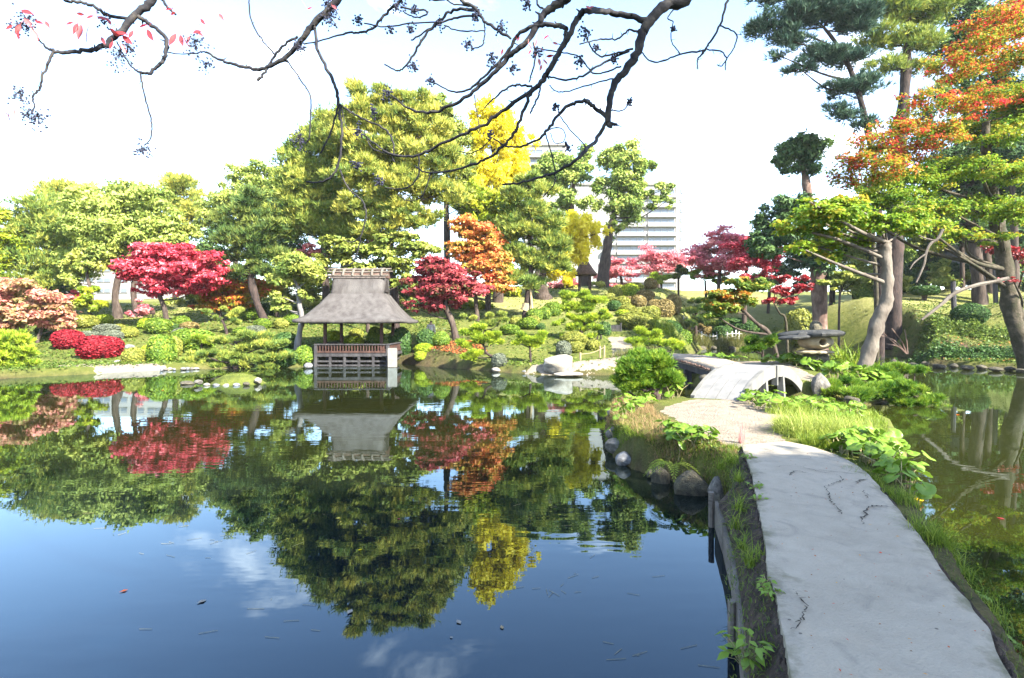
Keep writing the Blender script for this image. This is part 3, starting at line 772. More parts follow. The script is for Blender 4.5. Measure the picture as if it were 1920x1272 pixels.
low = thing('apartment_building', (*P(230, 560, 90)[:2], 2.5), 'long low white building half hidden behind the trees on the far left', 'building')
for k, (x0, x1, yt) in enumerate(((-20, 150, 528), (100, 375, 492))):
    a, b_ = P(x0, yt, 90 + k), P(x1, 590, 90 + k)
    g = Geo(); g.box(((a[0] + b_[0]) / 2, 96 + k, (a[2] + b_[2]) / 2), (b_[0] - a[0], 10, a[2] - b_[2])); g.build('wall', M['concrete_white'], low)
for r in (505, 525, 545, 565):
    for x0 in range(110, 360, 32):
        a, b_ = P(x0, r - 5, 91), P(x0 + 26, r + 4, 91); w = b_[0] - a[0]; hgt = a[2] - b_[2]; c = (a + b_) / 2
        g = Geo(); g.box((c[0], 91.98, c[2]), (w, .2, hgt)); w_ = g.build('window', M['concrete_pale'], low)
        g = Geo()
        for s in (-1, 1): g.box((c[0] + s * w / 4, 91.90, c[2]), (w / 2 - .2, .14, hgt - .2))
        g.build('pane', M['glass'], w_)
wl_ = thing('garden_wall', (*P(1815, 480, 58)[:2], 6), 'pale grey block of masonry at the top of the right hand slope', 'wall')
g = Geo(); a, b_ = P(1800, 462, 58), P(1832, 520, 58); g.box(((a[0] + b_[0]) / 2, 59, (a[2] + b_[2]) / 2), (b_[0] - a[0], 2, a[2] - b_[2])); g.build('masonry', M['rock_grey'], wl_)
g = Geo(); g.box(((a[0] + b_[0]) / 2, 59, a[2] + .08), (b_[0] - a[0] + .2, 2.2, .16)); g.build('coping', M['rock'], wl_)

# ------------------------------------------------------------------ pavilion over the water
PX0, PX1, PY0, PY1 = -11.3, -7.16, 32.8, 36.9
pv = thing('pavilion', (-9.2, 34.9, 0), 'thatched wooden pavilion with low railing standing on stilts over the pond', 'pavilion')
posts = [(-11.0, 33.5), (-7.68, 33.5), (-11.0, 36.7), (-7.68, 36.7)]
for x_, y_ in posts:
    g = Geo(); g.box((x_, y_, 1.75), (.17, .17, 1.9)); g.build('post', M['wood_red'], pv)
g = Geo(); g.box((-9.23, 34.85, .76), (4.14, 4.1, .10)); g.build('floor', M['wood_dark'], pv)
g = Geo()
g.beam((PX0 - .05, PY0 - .03, .68), (PX1 + .05, PY0 - .03, .68), .12, .18); g.beam((PX1 + .04, PY0 + .1, .68), (PX1 + .04, PY1, .68), .12, .18); g.beam((PX0 - .04, PY0 + .1, .68), (PX0 - .04, PY1, .68), .12, .18)
g.build('floor_beam', M['wood_grey'], pv)
for k in range(6):
    x_ = PX0 + (PX1 - PX0) * k / 5
    g = Geo(); g.box((x_, PY0, .10), (.13 if k not in (0, 5) else .17, .14, 1.1 if k not in (0, 5) else 2.0)); 
    if k in (0, 5): g = Geo(); g.box((x_, PY0, .38), (.17, .17, 1.70))
    g.build('stilt', M['wood_grey'], pv)
    g = Geo(); g.box((x_, PY0 + 2, .0), (.15, .15, 1.2)); g.build('stilt', M['wood_dark'], pv)
for k in range(1, 3):
    g = Geo(); g.box((PX1, PY0 + 4.1 * k / 2, .3), (.15, .15, 1.6)); g.build('stilt', M['wood_grey'], pv)
g = Geo(); g.beam((PX0 + .1, PY0 - .03, .32), (PX1 - .1, PY0 - .03, .32), .07, .10); g.build('brace', M['wood_grey'], pv)
g = Geo(); g.beam((PX0 + .1, PY0 - .03, .08), (PX1 - .1, PY0 - .03, .08), .07, .10); g.build('brace', M['wood_grey'], pv)
g = Geo(); g.beam((PX1 - .03, PY0 + .1, .30), (PX1 - .03, PY1 - .1, .30), .07, .10); g.build('brace', M['wood_grey'], pv)
def rail(a, b_, nb):
    a = np.array(a); b_ = np.array(b_)
    g = Geo(); g.beam((*a, 1.29), (*b_, 1.29), .13, .07); g.build('handrail', M['wood_grey'], pv)
    g = Geo(); g.beam((*a, .86), (*b_, .86), .09, .10); g.build('bottom_rail', M['wood_red'], pv)
    for k in range(1, nb):
        q = a + (b_ - a) * k / nb
        g = Geo(); g.box((q[0], q[1], 1.08), (.06 if abs(b_[0] - a[0]) > 1 else .04, .06 if abs(b_[1] - a[1]) > 1 else .04, .36)); g.build('baluster', M['wood_red'], pv)
rail((PX0 - .1, PY0 - .02), (PX1 + .12, PY0 - .02), 26)
rail((PX1 + .0, PY0 + .12), (PX1 + .0, PY1 - .05), 22)
rail((PX0 - .0, PY0 + .12), (PX0 - .0, PY1 - .05), 22)
g = Geo(); g.box((PX1 - .55, PY0 + 1.6, 1.02), (.06, 2.9, .30)); g.build('seat_back', M['wood_red'], pv)
g = Geo()
g.beam((-11.2, 33.5, 2.64), (-7.5, 33.5, 2.64), .14, .16); g.beam((-11.2, 36.7, 2.64), (-7.5, 36.7, 2.64), .14, .16); g.beam((-11.0, 33.6, 2.62), (-11.0, 36.6, 2.62), .14, .16); g.beam((-7.68, 33.6, 2.62), (-7.68, 36.6, 2.62), .14, .16)
g.build('tie_beam', M['wood_dark'], pv)
# thatch: rings of rounded rectangles from the underside over the eave up to the ridge
def ring(cx, cy, hx, hy, z_, n=96, p=13, amp=0.0, lift=0.0):
    a_ = np.arange(n) / n * 2 * np.pi + .001
    c_, s_ = np.cos(a_), np.sin(a_)
    # spread samples evenly round the rectangle
    k = (np.abs(c_ / hx) ** p + np.abs(s_ / hy) ** p) ** (-1 / p)
    x_, y_ = c_ * k, s_ * k
    zz_ = z_ + amp * snoise(x_ * 3 + cx, y_ * 3 + z_ * 5, 1.4, 21) + lift * (np.abs(x_ / hx) * np.abs(y_ / hy)) ** 3
    return np.stack([cx + x_, cy + y_, zz_], 1)
cx, cy = -9.32, 35.05
rings = [ring(cx, cy, 1.6, 1.7, 2.95), ring(cx, cy, 2.85, 3.05, 2.52), ring(cx, cy, 3.10, 3.30, 2.50, amp=.03, lift=.06), ring(cx, cy, 3.16, 3.36, 2.58, amp=.04, lift=.06), ring(cx, cy, 3.11, 3.30, 2.70, amp=.03, lift=.05)]
for tt_ in np.linspace(.06, 1, 14):
    hx = 3.11 + (1.62 - 3.11) * tt_ ** .82; hy = 3.30 + (1.30 - 3.30) * tt_ ** .90
    rings.append(ring(cx + .03 * tt_, cy, hx, hy, 2.70 + 1.58 * tt_ ** 1.22, amp=.03, p=11 + 3 * tt_))
g = Geo(); g.grid(np.array(rings), closed=True)
th_ = g.build('thatch', M['thatch'], pv, True)
up = [ring(cx + .03, cy, 1.52, 1.26, 4.20, p=14), ring(cx + .03, cy, 1.55, 1.18, 4.42, p=14), ring(cx + .03, cy, 1.56, .98, 4.85, p=14, amp=.02), ring(cx + .03, cy, 1.58, .80, 5.25, p=14, amp=.02), ring(cx + .03, cy, 1.60, .62, 5.42, p=14)]
g = Geo(); g.grid(np.array(up), closed=True); g.build('upper_thatch', M['thatch'], pv, True)
g = Geo()   # ridge covering, an arched bark cap
a_ = np.linspace(0, np.pi, 13)
X__ = np.array([[(xx_, cy - np.cos(q) * .72, 5.30 + np.sin(q) * .46) for q in a_] for xx_ in np.linspace(cx - 1.62, cx + 1.68, 14)])
X__[:, :, 2] += RNG.uniform(-.015, .015, X__.shape[:2]); g.grid(X__)
for e, xx_ in ((0, cx - 1.60), (1, cx + 1.66)):
    V_ = np.array([(xx_, cy, 5.30)] + [(xx_, cy - np.cos(q) * .70, 5.30 + np.sin(q) * .44) for q in a_]); g.add(V_, [[0, k, k + 1] for k in range(1, 13)])
g.build('ridge_cap', M['ridge_bark'], pv)
for yy, zz_ in ((-.76, 5.38), (-.60, 5.62), (-.34, 5.80), (.10, 5.86), (.5, 5.74)):
    g = Geo(); g.tube([(cx - 1.86, cy + yy, zz_ + .02), (cx, cy + yy, zz_ - .01), (cx + 1.88, cy + yy, zz_ + .02)], [.045, .05, .045], 8); g.build('ridge_pole', M['bamboo'], pv)
for k in range(6):
    xx_ = cx - 1.45 + k * .58
    pts = [(xx_ + RNG.uniform(-.02, .02), cy - np.cos(q) * .80, 5.34 + np.sin(q) * .52) for q in np.linspace(.05, np.pi - .05, 9)]
    g = Geo(); g.tube(pts, [.075] * 9, 8, wob=.1); g.build('ridge_saddle', M['bamboo'], pv)
g = Geo(); g.tube([(cx - 1.66, cy - .80, 5.26), (cx, cy - .83, 5.25), (cx + 1.7, cy - .80, 5.26)], [.06, .06, .06], 8, wob=.15); g.build('ridge_binding', M['thatch_edge'], pv)
for sx_ in (-1, 1):   # gable triangles: solid panels, the shade of openings put into their dark colour
    xg = cx + .03 + sx_ * 1.60
    g = Geo(); V_ = np.array([(xg, cy - .62, 4.42), (xg, cy + .62, 4.42), (xg, cy, 5.25), (xg - sx_ * .2, cy - .62, 4.42), (xg - sx_ * .2, cy + .62, 4.42), (xg - sx_ * .2, cy, 5.25)])
    g.add(V_, [[0, 1, 2]]); g.add(V_, [[0, 1, 4, 3], [1, 2, 5, 4], [2, 0, 3, 5]]); g.build('gable', M['wood_dark'], pv)
g = Geo(); c = P(736, 671, 32.2); g.box((c[0], 32.2, .55), (.50, .16, 1.06)); g.box((c[0], 32.2, 1.09), (.44, .12, .03))
tag(g.build('stone_marker', M['post_white']), 'plain white upright slab in the water at the pavilion corner', 'stone slab')

# small thatched shelter up on the hill
sh = thing('thatched_shelter', P(1096, 548, 61), 'small thatched hilltop shelter on red brown posts below the camphor trees', 'shelter')
c0 = P(1098, 548, 61); zt = P(1098, 516, 61)[2]
for dx in (-.55, .55):
    for dy in (-.5, .5):
        g = Geo(); g.tube([(c0[0] + dx - .1, 61 + dy, c0[2] - .6), (c0[0] + dx - .1, 61 + dy, zt + .15)], [.10, .09], 8); g.build('post', M['wood_red'], sh)
g = Geo(); rr_ = [ring(c0[0], 61, .5, .5, zt + .25, 40, 4), ring(c0[0], 61, 1.15, 1.15, zt - .06, 40, 4), ring(c0[0], 61, 1.20, 1.2, zt + .08, 40, 4), ring(c0[0] - .05, 61, .9, .9, zt + .55, 40, 3), ring(c0[0] - .1, 61, .5, .5, zt + 1.25, 40, 3), ring(c0[0] - .1, 61, .36, .36, zt + 1.55, 40, 2)]
g.grid(np.array(rr_), closed=True); g.build('roof', M['ridge_bark'], sh, True)
g = Geo(); rr_ = [ring(c0[0] - .1, 61, .46, .46, zt + 1.50, 24, 2), ring(c0[0] - .1, 61, .36, .36, zt + 1.78, 24, 2), ring(c0[0] - .1, 61, .01, .01, zt + 1.84, 24, 2)]
g.grid(np.array(rr_), closed=True); g.build('roof_cap', M['thatch_edge'], sh, True)

# ------------------------------------------------------------------ arched footbridge
br = thing('footbridge', (6.6, 15.6, .6), 'small arched pale footbridge joining the dirt path to the lantern island', 'footbridge')
A0, A1 = np.array([5.35, 13.35]), np.array([8.75, 17.25])
dv = A1 - A0; LB = np.linalg.norm(dv); ex = dv / LB; ey = np.array([-ex[1], ex[0]]); BW = 1.16
def arch(t_, off, dz): 
    q = A0 + ex * (t_ * LB) + ey * off
    return np.array([q[0], q[1], .64 + .66 * (1 - abs(2 * t_ - 1) ** 2.15) + dz])
def curved(t0, t1, o0, o1, z0, z1, n=18):
    g_ = Geo(); ts = np.linspace(t0, t1, n)
    X_ = np.array([[arch(q, o0, z0), arch(q, o1, z0), arch(q, o1, z1), arch(q, o0, z1)] for q in ts]); g_.grid(X_, closed=True)
    for k in (0, -1): g_.add(X_[k], [[0, 1, 2, 3]])
    return g_
for k in range(4):
    o0 = .06 + k * .265
    curved(-.012, 1.012, o0, o0 + .252, -.085, 0).build('deck_board', M['bridge'], br)
for off in (-.055, BW - .055):
    for t0, t1 in ((.0, .492), (.508, 1.0)):
        curved(t0, t1, off, off + .105, -.30, .022).build('side_beam', M['bridge_side'], br)
    c = arch(.5, off + .05, -.15); g = Geo(); ux = np.array([[ex[0], ey[0], 0], [ex[1], ey[1], 0], [0, 0, 1]])
    g.box(c - np.array([ey[0], ey[1], 0]) * (.012 if off < 0 else -.012) - np.array([0, 0, .10]), (.09, .15, .52), ux); g.build('centre_strap', M['bridge_side'], br)
for tt_ in (.34, .62):
    for off in (.02, BW - .16):
        c = arch(tt_, off, -.32); f = arch(tt_, off - (.10 if off < .5 else -.10), 0)
        g = Geo(); g.beam((f[0], f[1], -.7), (c[0], c[1], c[2] + .05), .17, .14, up=(ex[0], ex[1], 0)); g.build('leg', M['bridge_side'], br)
    a_, b_ = arch(tt_, .0, -.36), arch(tt_, BW - .05, -.36)
    g = Geo(); g.beam(a_, b_, .14, .12); g.build('cross_beam', M['bridge_side'], br)

# ------------------------------------------------------------------ earth covered bridge farther back
eb = thing('earth_bridge', (7.6, 24.4, .5), 'old earth covered bridge with log edging leading to the far bank', 'bridge')
B0, B1 = np.array([7.25, 20.6]), np.array([6.55, 28.3])
dv2 = B1 - B0; L2 = np.linalg.norm(dv2); e2 = dv2 / L2; n2_ = np.array([e2[1], -e2[0]])
def eb_pt(t_, off, dz): 
    q = B0 + e2 * t_ * L2 + n2_ * off; return np.array([q[0], q[1], .86 + .16 * math.sin(math.pi * t_) + dz])
X__ = np.array([[eb_pt(q, o_, dz) for o_, dz in ((-.05, -.16), (-.03, .02), (.25, .07), (.8, .10), (1.4, .07), (1.7, .0), (1.72, -.16))] for q in np.linspace(-.04, 1.04, 40)])
X__[:, 1:6, 2] += RNG.uniform(-.025, .025, (40, 5)); g = Geo(); g.grid(X__); dirtm = solid('bridge_earth', [(.27, .21, .15), (.40, .33, .25), (.50, .42, .33)], 3, .95, .7, 14); g.build('deck', dirtm, eb, True)
g = Geo()
for k in range(58):
    q = eb_pt((k + .5) / 58, -.13, -.075 + RNG.uniform(-.015, .015)); r_ = RNG.uniform(.045, .06)
    g.tube([q, q + np.array([n2_[0], n2_[1], 0]) * 1.95], [r_, r_], 6)
o = g.build('deck_log', M['bark_red'], eb); o['kind'] = 'stuff'
for off in (.0, 1.6):
    g = Geo(); g.grid(np.array([[eb_pt(q, off, -.14), eb_pt(q, off + .16, -.14), eb_pt(q, off + .16, -.40), eb_pt(q, off, -.40)] for q in np.linspace(0, 1, 16)]), closed=True); g.build('girder', M['wood_grey'], eb)
for tt_ in (.30, .66):
    for off in (.02, 1.62):
        c = eb_pt(tt_, off, -.40); g = Geo(); g.box((c[0] + .05, c[1], c[2] - .55), (.2, .2, 1.15)); g.build('leg', M['wood_grey'], eb)
    g = Geo(); g.beam(eb_pt(tt_, -.12, -.45), eb_pt(tt_, 1.85, -.45), .16, .16); g.build('cross_beam', M['wood_grey'], eb)

# ------------------------------------------------------------------ stone lantern on the island
la = thing('stone_lantern', (11.2, 21, .9), 'low stone lantern with a broad flat slate cap and round fire hole', 'stone lantern')
rgl = np.random.default_rng(8)
def slabstone(name, c, hx, hy, th__, mat, tilt=0, seed=0, parent=None, n=44):
    r_ = np.random.default_rng(seed); a_ = np.arange(n) / n * 2 * np.pi
    rr__ = 1 + .12 * np.sin(2 * a_ + r_.uniform(0, 6)) + .09 * np.sin(3 * a_ + r_.uniform(0, 6)) + .05 * np.sin(7 * a_ + r_.uniform(0, 6)) + r_.uniform(-.05, .05, n)
    rows_ = []
    for f, z_ in ((.02, -.5), (.75, -.5), (.96, -.30), (1.0, .0), (.97, .18), (.8, .40), (.45, .58), (.02, .66)):
        jit = r_.uniform(-.05, .05, n) * (f > .1)
        rows_.append(np.stack([c[0] + np.cos(a_) * hx * f * rr__, c[1] + np.sin(a_) * hy * f * rr__, c[2] + th__ * (z_ + jit) + np.cos(a_) * f * tilt], 1))
    g_ = Geo(); g_.grid(np.array(rows_), closed=True); return g_.build(name, mat, parent)
slabstone('cap', P(1524, 626, 21), .98, .85, .24, M['slate'], .05, 1, la)
slabstone('cap_layer', P(1494, 632, 20.9), .60, .7, .14, M['slate'], .05, 2, la)
slabstone('finial', P(1529, 613, 21), .22, .22, .34, M['rock_dark'], 0, 3, la, 20)
slabstone('base_slab', P(1526, 660, 21), .70, .58, .13, M['stone_tan'], 0, 4, la)
slabstone('pedestal', np.array([11.25, 21.1, 1.12]), .42, .42, .62, M['rock_dark'], 0, 6, la, 24)
cch = P(1529, 641.5, 21)
rows_ = []
for ph in np.concatenate([[R(19)], np.linspace(R(20), R(178), 22)]):
    a_ = np.arange(30) / 30 * 2 * np.pi
    rows_.append(np.stack([cch[0] + .62 * np.sin(ph) * np.cos(a_), np.full(30, cch[1] - .52 * np.cos(ph)), cch[2] + .30 * np.sin(ph) * np.sin(a_) * (1 if ph > R(20.5) else 1)], 1))
# round hole: the first rings are circles with a raised lip
hole = lambda r_, dy: np.stack([cch[0] + r_ * np.cos(a_), np.full(30, cch[1] - .52 + dy), cch[2] + r_ * np.sin(a_)], 1)
rows_ = [hole(.115, .45), hole(.125, .02), hole(.145, -.012), hole(.175, .0)] + rows_[4:]
g = Geo(); g.grid(np.array(rows_), closed=True); g.build('fire_chamber', M['stone_tan'], la, True)
g = Geo(); V_ = np.concatenate([[cch + np.array([0, -.06, 0])], hole(.13, .46)]); g.add(V_, [[0, 1 + k, 1 + (k + 1) % 30] for k in range(30)]); g.build('chamber_back', M['wood_dark'], la)  # dark disc: shade inside the fire hole is put into its colour
for dx, dy in ((-.28, -.1), (.28, -.1), (0, .25)):
    g = Geo(); g.tube([(cch[0] + dx, cch[1] + dy, P(0, 638, 21)[2]), (cch[0] + dx * 1.05, cch[1] + dy, P(0, 629, 21)[2])], [.12, .11], 8, wob=.15); g.build('support', M['stone_tan'], la)
# ------------------------------------------------------------------ plants: builders
STY = {   # sub: clumps per 1000 square pixels of outline, rs: clump radius factor, flat: clump flattening, L/W leaf size (m)
 'broad':   dict(sub=4.5, rs=.40, flat=.75, L=.30, W=.17, up=.35),
 'camphor': dict(sub=6, rs=.42, flat=.85, L=.34, W=.20, up=.45),
 'maple':   dict(sub=7.0, rs=.40, flat=.46, L=.24, W=.18, up=.8),
 'ginkgo':  dict(sub=7.0, rs=.36, flat=1.1, L=.32, W=.20, up=.1, droop=.9),
 'pine':    dict(sub=8.0, rs=.44, flat=.6, L=.46, W=.08, up=.7, K=4),
 'pad':     dict(sub=10.0, rs=.46, flat=.55, L=.24, W=.05, up=1.0, K=4),
}
def clumps_of(ells, d, st, rng):
    out = []
    for e in ells:
        cx, cy, rx, ry = e[:4]; dd = e[4] if len(e) > 4 else 0.0
        s = (d + dd) / F; c = P(cx, cy, d + dd)
        Rr_ = np.array([rx * s, max(min(rx, ry * 1.6) * s * 1.05, .12), ry * s])
        k = int(np.clip(st['sub'] * rx * ry * math.pi / 1000 * (1.0 if rx > 14 else 1.6), 3, 60))
        D = rdirs(k, rng); U = rng.uniform(.30, .92, k)[:, None]
        if st.get('K') and st['flat'] <= .5: D[:, 2] = np.abs(D[:, 2]) * rng.choice([1, 1, -.6], k)
        cc = c + D * Rr_ * U
        rs = st['rs'] * (Rr_[0] * Rr_[2]) ** .5 * rng.uniform(.65, 1.35, k)
        if rx * ry > 1500: rs *= .78
        for q, r_ in zip(cc, rs): out.append((q, r_, c, rng.normal()))
    return out

def crown_geo(g, cl, n, st, rng, lscale=1.0):
    near = st.get('near'); n = int(n * (1.7 if st.get('K') else 1.1 if near else 2.0))
    if not near and not st.get('K'): lscale = lscale * .88
    w = np.array([r_ ** 2 for _, r_, _, _ in cl]); w = np.maximum((w / w.sum() * n).astype(int), 4)
    for (q, r_, c, cv), k in zip(cl, w):
        D = rdirs(k, rng)
        flip = rng.random(k) < .6
        D[:, 2] = np.where(flip, np.abs(D[:, 2]), D[:, 2])
        pos = q + D * r_ * np.array([1, 1, st['flat']]) * (rng.random(k) ** .45)[:, None] * (rng.uniform(.75, 1.2, k) * np.where(rng.random(k) < .18, rng.uniform(1.1, 1.6, k), 1))[:, None]
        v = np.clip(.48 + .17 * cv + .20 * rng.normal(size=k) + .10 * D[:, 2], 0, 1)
        if st.get('K'):
            out_ = unit(pos - c); A = unit(D * .45 + out_ * .4 + np.array([0, 0, st['up']]))
            needle_quads(g, pos, A, st['L'] * lscale, st['W'] * lscale, st['K'], v, rng)
        else:
            N = unit(D * (1 - st['up'] * .5) + rng.normal(size=(k, 3)) * .55 + np.array([0, 0, st['up']]))
            sz = rng.uniform(.75, 1.5, k) * lscale
            if st.get('droop'):
                pos[:, 2] -= rng.random(k) ** 2 * r_ * .9
            (leaf_quads if near else leaf_tris)(g, pos, N, st['L'] * sz, st['W'] * sz, v, rng, st.get('droop', 0))

def tree(name, label, cat, base, trunk, ells, style, n, leafm, barkm='bark', group=None, seed=1, limbs=.4, twig=.02, lscale=1.0, extra=None, mod=None):
    """base (px, py, d); trunk rows (px, py, width px[, dd]) from the foot up; ells are crown masses (px, py, rx, ry[, dd])"""
    rng = np.random.default_rng(seed * 77 + 5)
    px, py, d = base; st = dict(STY[style]); st.update(mod or {})
    foot = P(px, py, d); foot[2] = min(foot[2], gz(foot[0], d))
    th_ = thing(name, foot, label, cat, group)
    if d > 30 and group != 'cloud pruned pines': ells = [(e[0], e[1], e[2] * 1.08, e[3] * 1.14, *e[4:]) for e in ells]
    st['near'] = d < 25 or name == 'maple_tree' and px > 1850
    cl = clumps_of(ells, d, st, rng)
    g = Geo()
    tp = []
    for k, row in enumerate(trunk):
        dd = row[3] if len(row) > 3 else 0.0
        q = P(row[0], row[1], d + dd); tp.append([*q, row[2] / F * (d + dd) / 2])
    tp[0][2] = min(tp[0][2], foot[2]) - .25
    tp.insert(0, [tp[0][0], tp[0][1], tp[0][2] - .3, tp[0][3] * 1.35]); tp[1][2] += .3
    sp_ = spline(np.array(tp), 5); sp_[:, 3] = np.maximum(sp_[:, 3], .02)
    g.tube(sp_[:, :3], sp_[:, 3], 10 if trunk[0][2] > 9 else 7, wob=.16)
    g.build('trunk', M[barkm], th_, True)
    g = Geo(); made = 0
    cents = {}
    for q, r_, c, cv in cl: cents.setdefault(tuple(c), []).append((q, r_))
    for c, subs in cents.items():
        c = np.array(c)
        hd = np.hypot(*(sp_[:, :2] - c[:2]).T); want = c[2] - .35 * hd
        k = int(np.argmin(np.abs(sp_[:, 2] - want) + .3 * hd)); k = max(k, int(len(sp_) * .30))
        a = sp_[k, :3]; L_ = np.linalg.norm(c - a)
        r0 = min(sp_[k, 3] * .62, .012 * L_ + .03); r1 = max(r0 * .35, twig * .6)
        mid = (a + c) / 2 + rng.normal(0, .07, 3) * L_ + np.array([0, 0, -.04 * L_])
        pth = spline(np.array([[*a, r0], [*mid, (r0 + r1) * .55], [*c, r1]]), 5)
        if L_ > .15: g.tube(pth[:, :3], pth[:, 3], 6, wob=.1, cap=False); made += 1
        for q, r_ in subs:
            if rng.random() > limbs: continue
            L2_ = np.linalg.norm(q - c)
            mm = (c + q) / 2 + rng.normal(0, .08, 3) * L2_
            pt = spline(np.array([[*c, r1], [*mm, r1 * .7], [*q, twig * .45]]), 3); g.tube(pt[:, :3], pt[:, 3], 4, cap=False); made += 1
    if made: g.build('limbs', M[barkm], th_, True)
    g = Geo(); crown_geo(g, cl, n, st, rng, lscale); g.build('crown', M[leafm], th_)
    if extra:
        for (ells2, n2, lm2, nm2) in extra:
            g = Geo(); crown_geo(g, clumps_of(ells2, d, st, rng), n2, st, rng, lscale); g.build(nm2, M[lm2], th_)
    return th_

# clipped shrubs: a leafy shell over a solid heart, a few shared shapes
_dome = {}
def dome_mesh(kind, n, seed):
    key = (kind, n, seed)
    if key in _dome: return _dome[key]
    rng = np.random.default_rng(seed * 13 + n)
    p = {'round': 2.15, 'mound': 2.5, 'box': 3.2}[kind]
    ph = rng.uniform(0, 6, 6)
    def shape(D):
        r_ = (np.abs(D) ** p).sum(1) ** (-1 / p)
        return D * (r_ * (1 + .035 * np.sin(4 * D[:, 0] + ph[0]) + .035 * np.sin(5 * D[:, 1] + ph[1]) + .03 * np.sin(5 * D[:, 2] + ph[2])))[:, None]
    g = Geo()
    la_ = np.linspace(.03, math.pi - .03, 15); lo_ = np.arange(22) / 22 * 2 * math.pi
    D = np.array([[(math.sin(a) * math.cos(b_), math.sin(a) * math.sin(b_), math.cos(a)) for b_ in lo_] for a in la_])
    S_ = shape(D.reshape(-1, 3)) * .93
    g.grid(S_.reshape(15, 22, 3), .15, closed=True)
    D = rdirs(n, rng); D[:, 2] = np.where(rng.random(n) < .35, np.abs(D[:, 2]), D[:, 2])
    pos = shape(D) * rng.uniform(.90, 1.035, n)[:, None]
    N = unit(D + rng.normal(size=(n, 3)) * .55)
    blot = np.sin(pos[:, 0] * 5 + ph[3]) * np.sin(pos[:, 1] * 4 + ph[4]) * .12
    sz = .30 / math.sqrt(n / 700)
    leaf_quads(g, pos, N, rng.uniform(.7, 1.3, n) * sz * 1.15, rng.uniform(.7, 1.3, n) * sz * .75, np.clip(.5 + .22 * rng.normal(size=n) + blot, 0, 1), rng)
    me = g.mesh('shrub_%s' % kind); me.materials.append(M['hedge_green'])
    _dome[key] = me
    return me

_nd = [0]
def dome(cx, cy, rx, ry, mat, label, kind='round', d=None, name='clipped_shrub', group='clipped garden shrubs', n=None, cat='shrub', lift=0.0):
    _nd[0] += 1
    by = cy + ry * .9
    d = depth_for(cx, by) if d is None else d
    c = P(cx, cy, d); zb = gz(c[0], d)
    while zb < .22 and d < 60:
        d += .3; c = P(cx, cy, d); zb = gz(c[0], d)
    s = d / F * (1.30 if 1140 < cx < 1292 and cy < 612 else 1.14)
    rz = ry * s
    low = c[2] - rz
    if not lift and low > zb - .08:       # sit it on the ground
        top_ = c[2] + rz; rz = (top_ - (zb - .10)) / 2; c[2] = top_ - rz
    n = n or (3400 if rx > 22 else 1900 if rx > 12 else 1200)
    o = bpy.data.objects.new(name, dome_mesh(kind, n, _nd[0] % 3))
    o.location = tuple(c); o.scale = (rx * s, rx * s * .95, rz); o.rotation_euler = (0, 0, _nd[0] * 1.7)
    COL.objects.link(o)
    o.material_slots[0].link = 'OBJECT'; o.material_slots[0].material = M[mat]
    tag(o, label, cat, group)
    return o

# rocks: a handful of faceted shapes shared by every stone
_rocks = []
def rock_shapes():
    for sd in range(6):
        bm = bmesh.new(); bmesh.ops.create_icosphere(bm, subdivisions=4, radius=1)
        rng = np.random.default_rng(40 + sd)
        V_ = np.array([v_.co[:] for v_ in bm.verts])
        for k in range(9):
            nrm = rdirs(1, rng)[0]; h = rng.uniform(.62, .9)
            over = np.maximum(V_ @ nrm - h, 0); V_ -= np.outer(over * .88, nrm)
        off = rng.uniform(-50, 50, 3)
        dsp = np.array([mnoise.fractal(Vector(q * 1.6 + off), 1.0, 2.0, 5) for q in V_]) * .07
        V_ += unit(V_) * dsp[:, None]
        for v_, q in zip(bm.verts, V_): v_.co = q
        me = bpy.data.meshes.new('rock_shape'); bm.to_mesh(me); bm.free()
        me.polygons.foreach_set('use_smooth', np.ones(len(me.polygons), bool)); me.materials.append(M['rock'])
        _rocks.append(me)
rock_shapes()
_nr = [0]
def rock(px, py, rx, ry, mat, label, d=None, name='rock', group=None, cat='rock', rot=None, deep=.8, shape=None, world=None):
    _nr[0] += 1
    o = bpy.data.objects.new(name, _rocks[_nr[0] % 6 if shape is None else shape])
    if world is not None: c, sx_, sz_ = np.array(world[0]), world[1], world[2]
    else:
        d = d or (CZ * F / (py + ry - HY)); c = P(px, py, d); sx_, sz_ = rx * d / F, ry * d / F
    o.location = tuple(c); o.scale = (sx_ * 1.12, sx_ * deep * 1.12, sz_ * 1.25)
    o.rotation_euler = (0, 0, _nr[0] * 2.1 if rot is None else rot)
    COL.objects.link(o); o.material_slots[0].link = 'OBJECT'; o.material_slots[0].material = M[mat]
    return tag(o, label, cat, group)

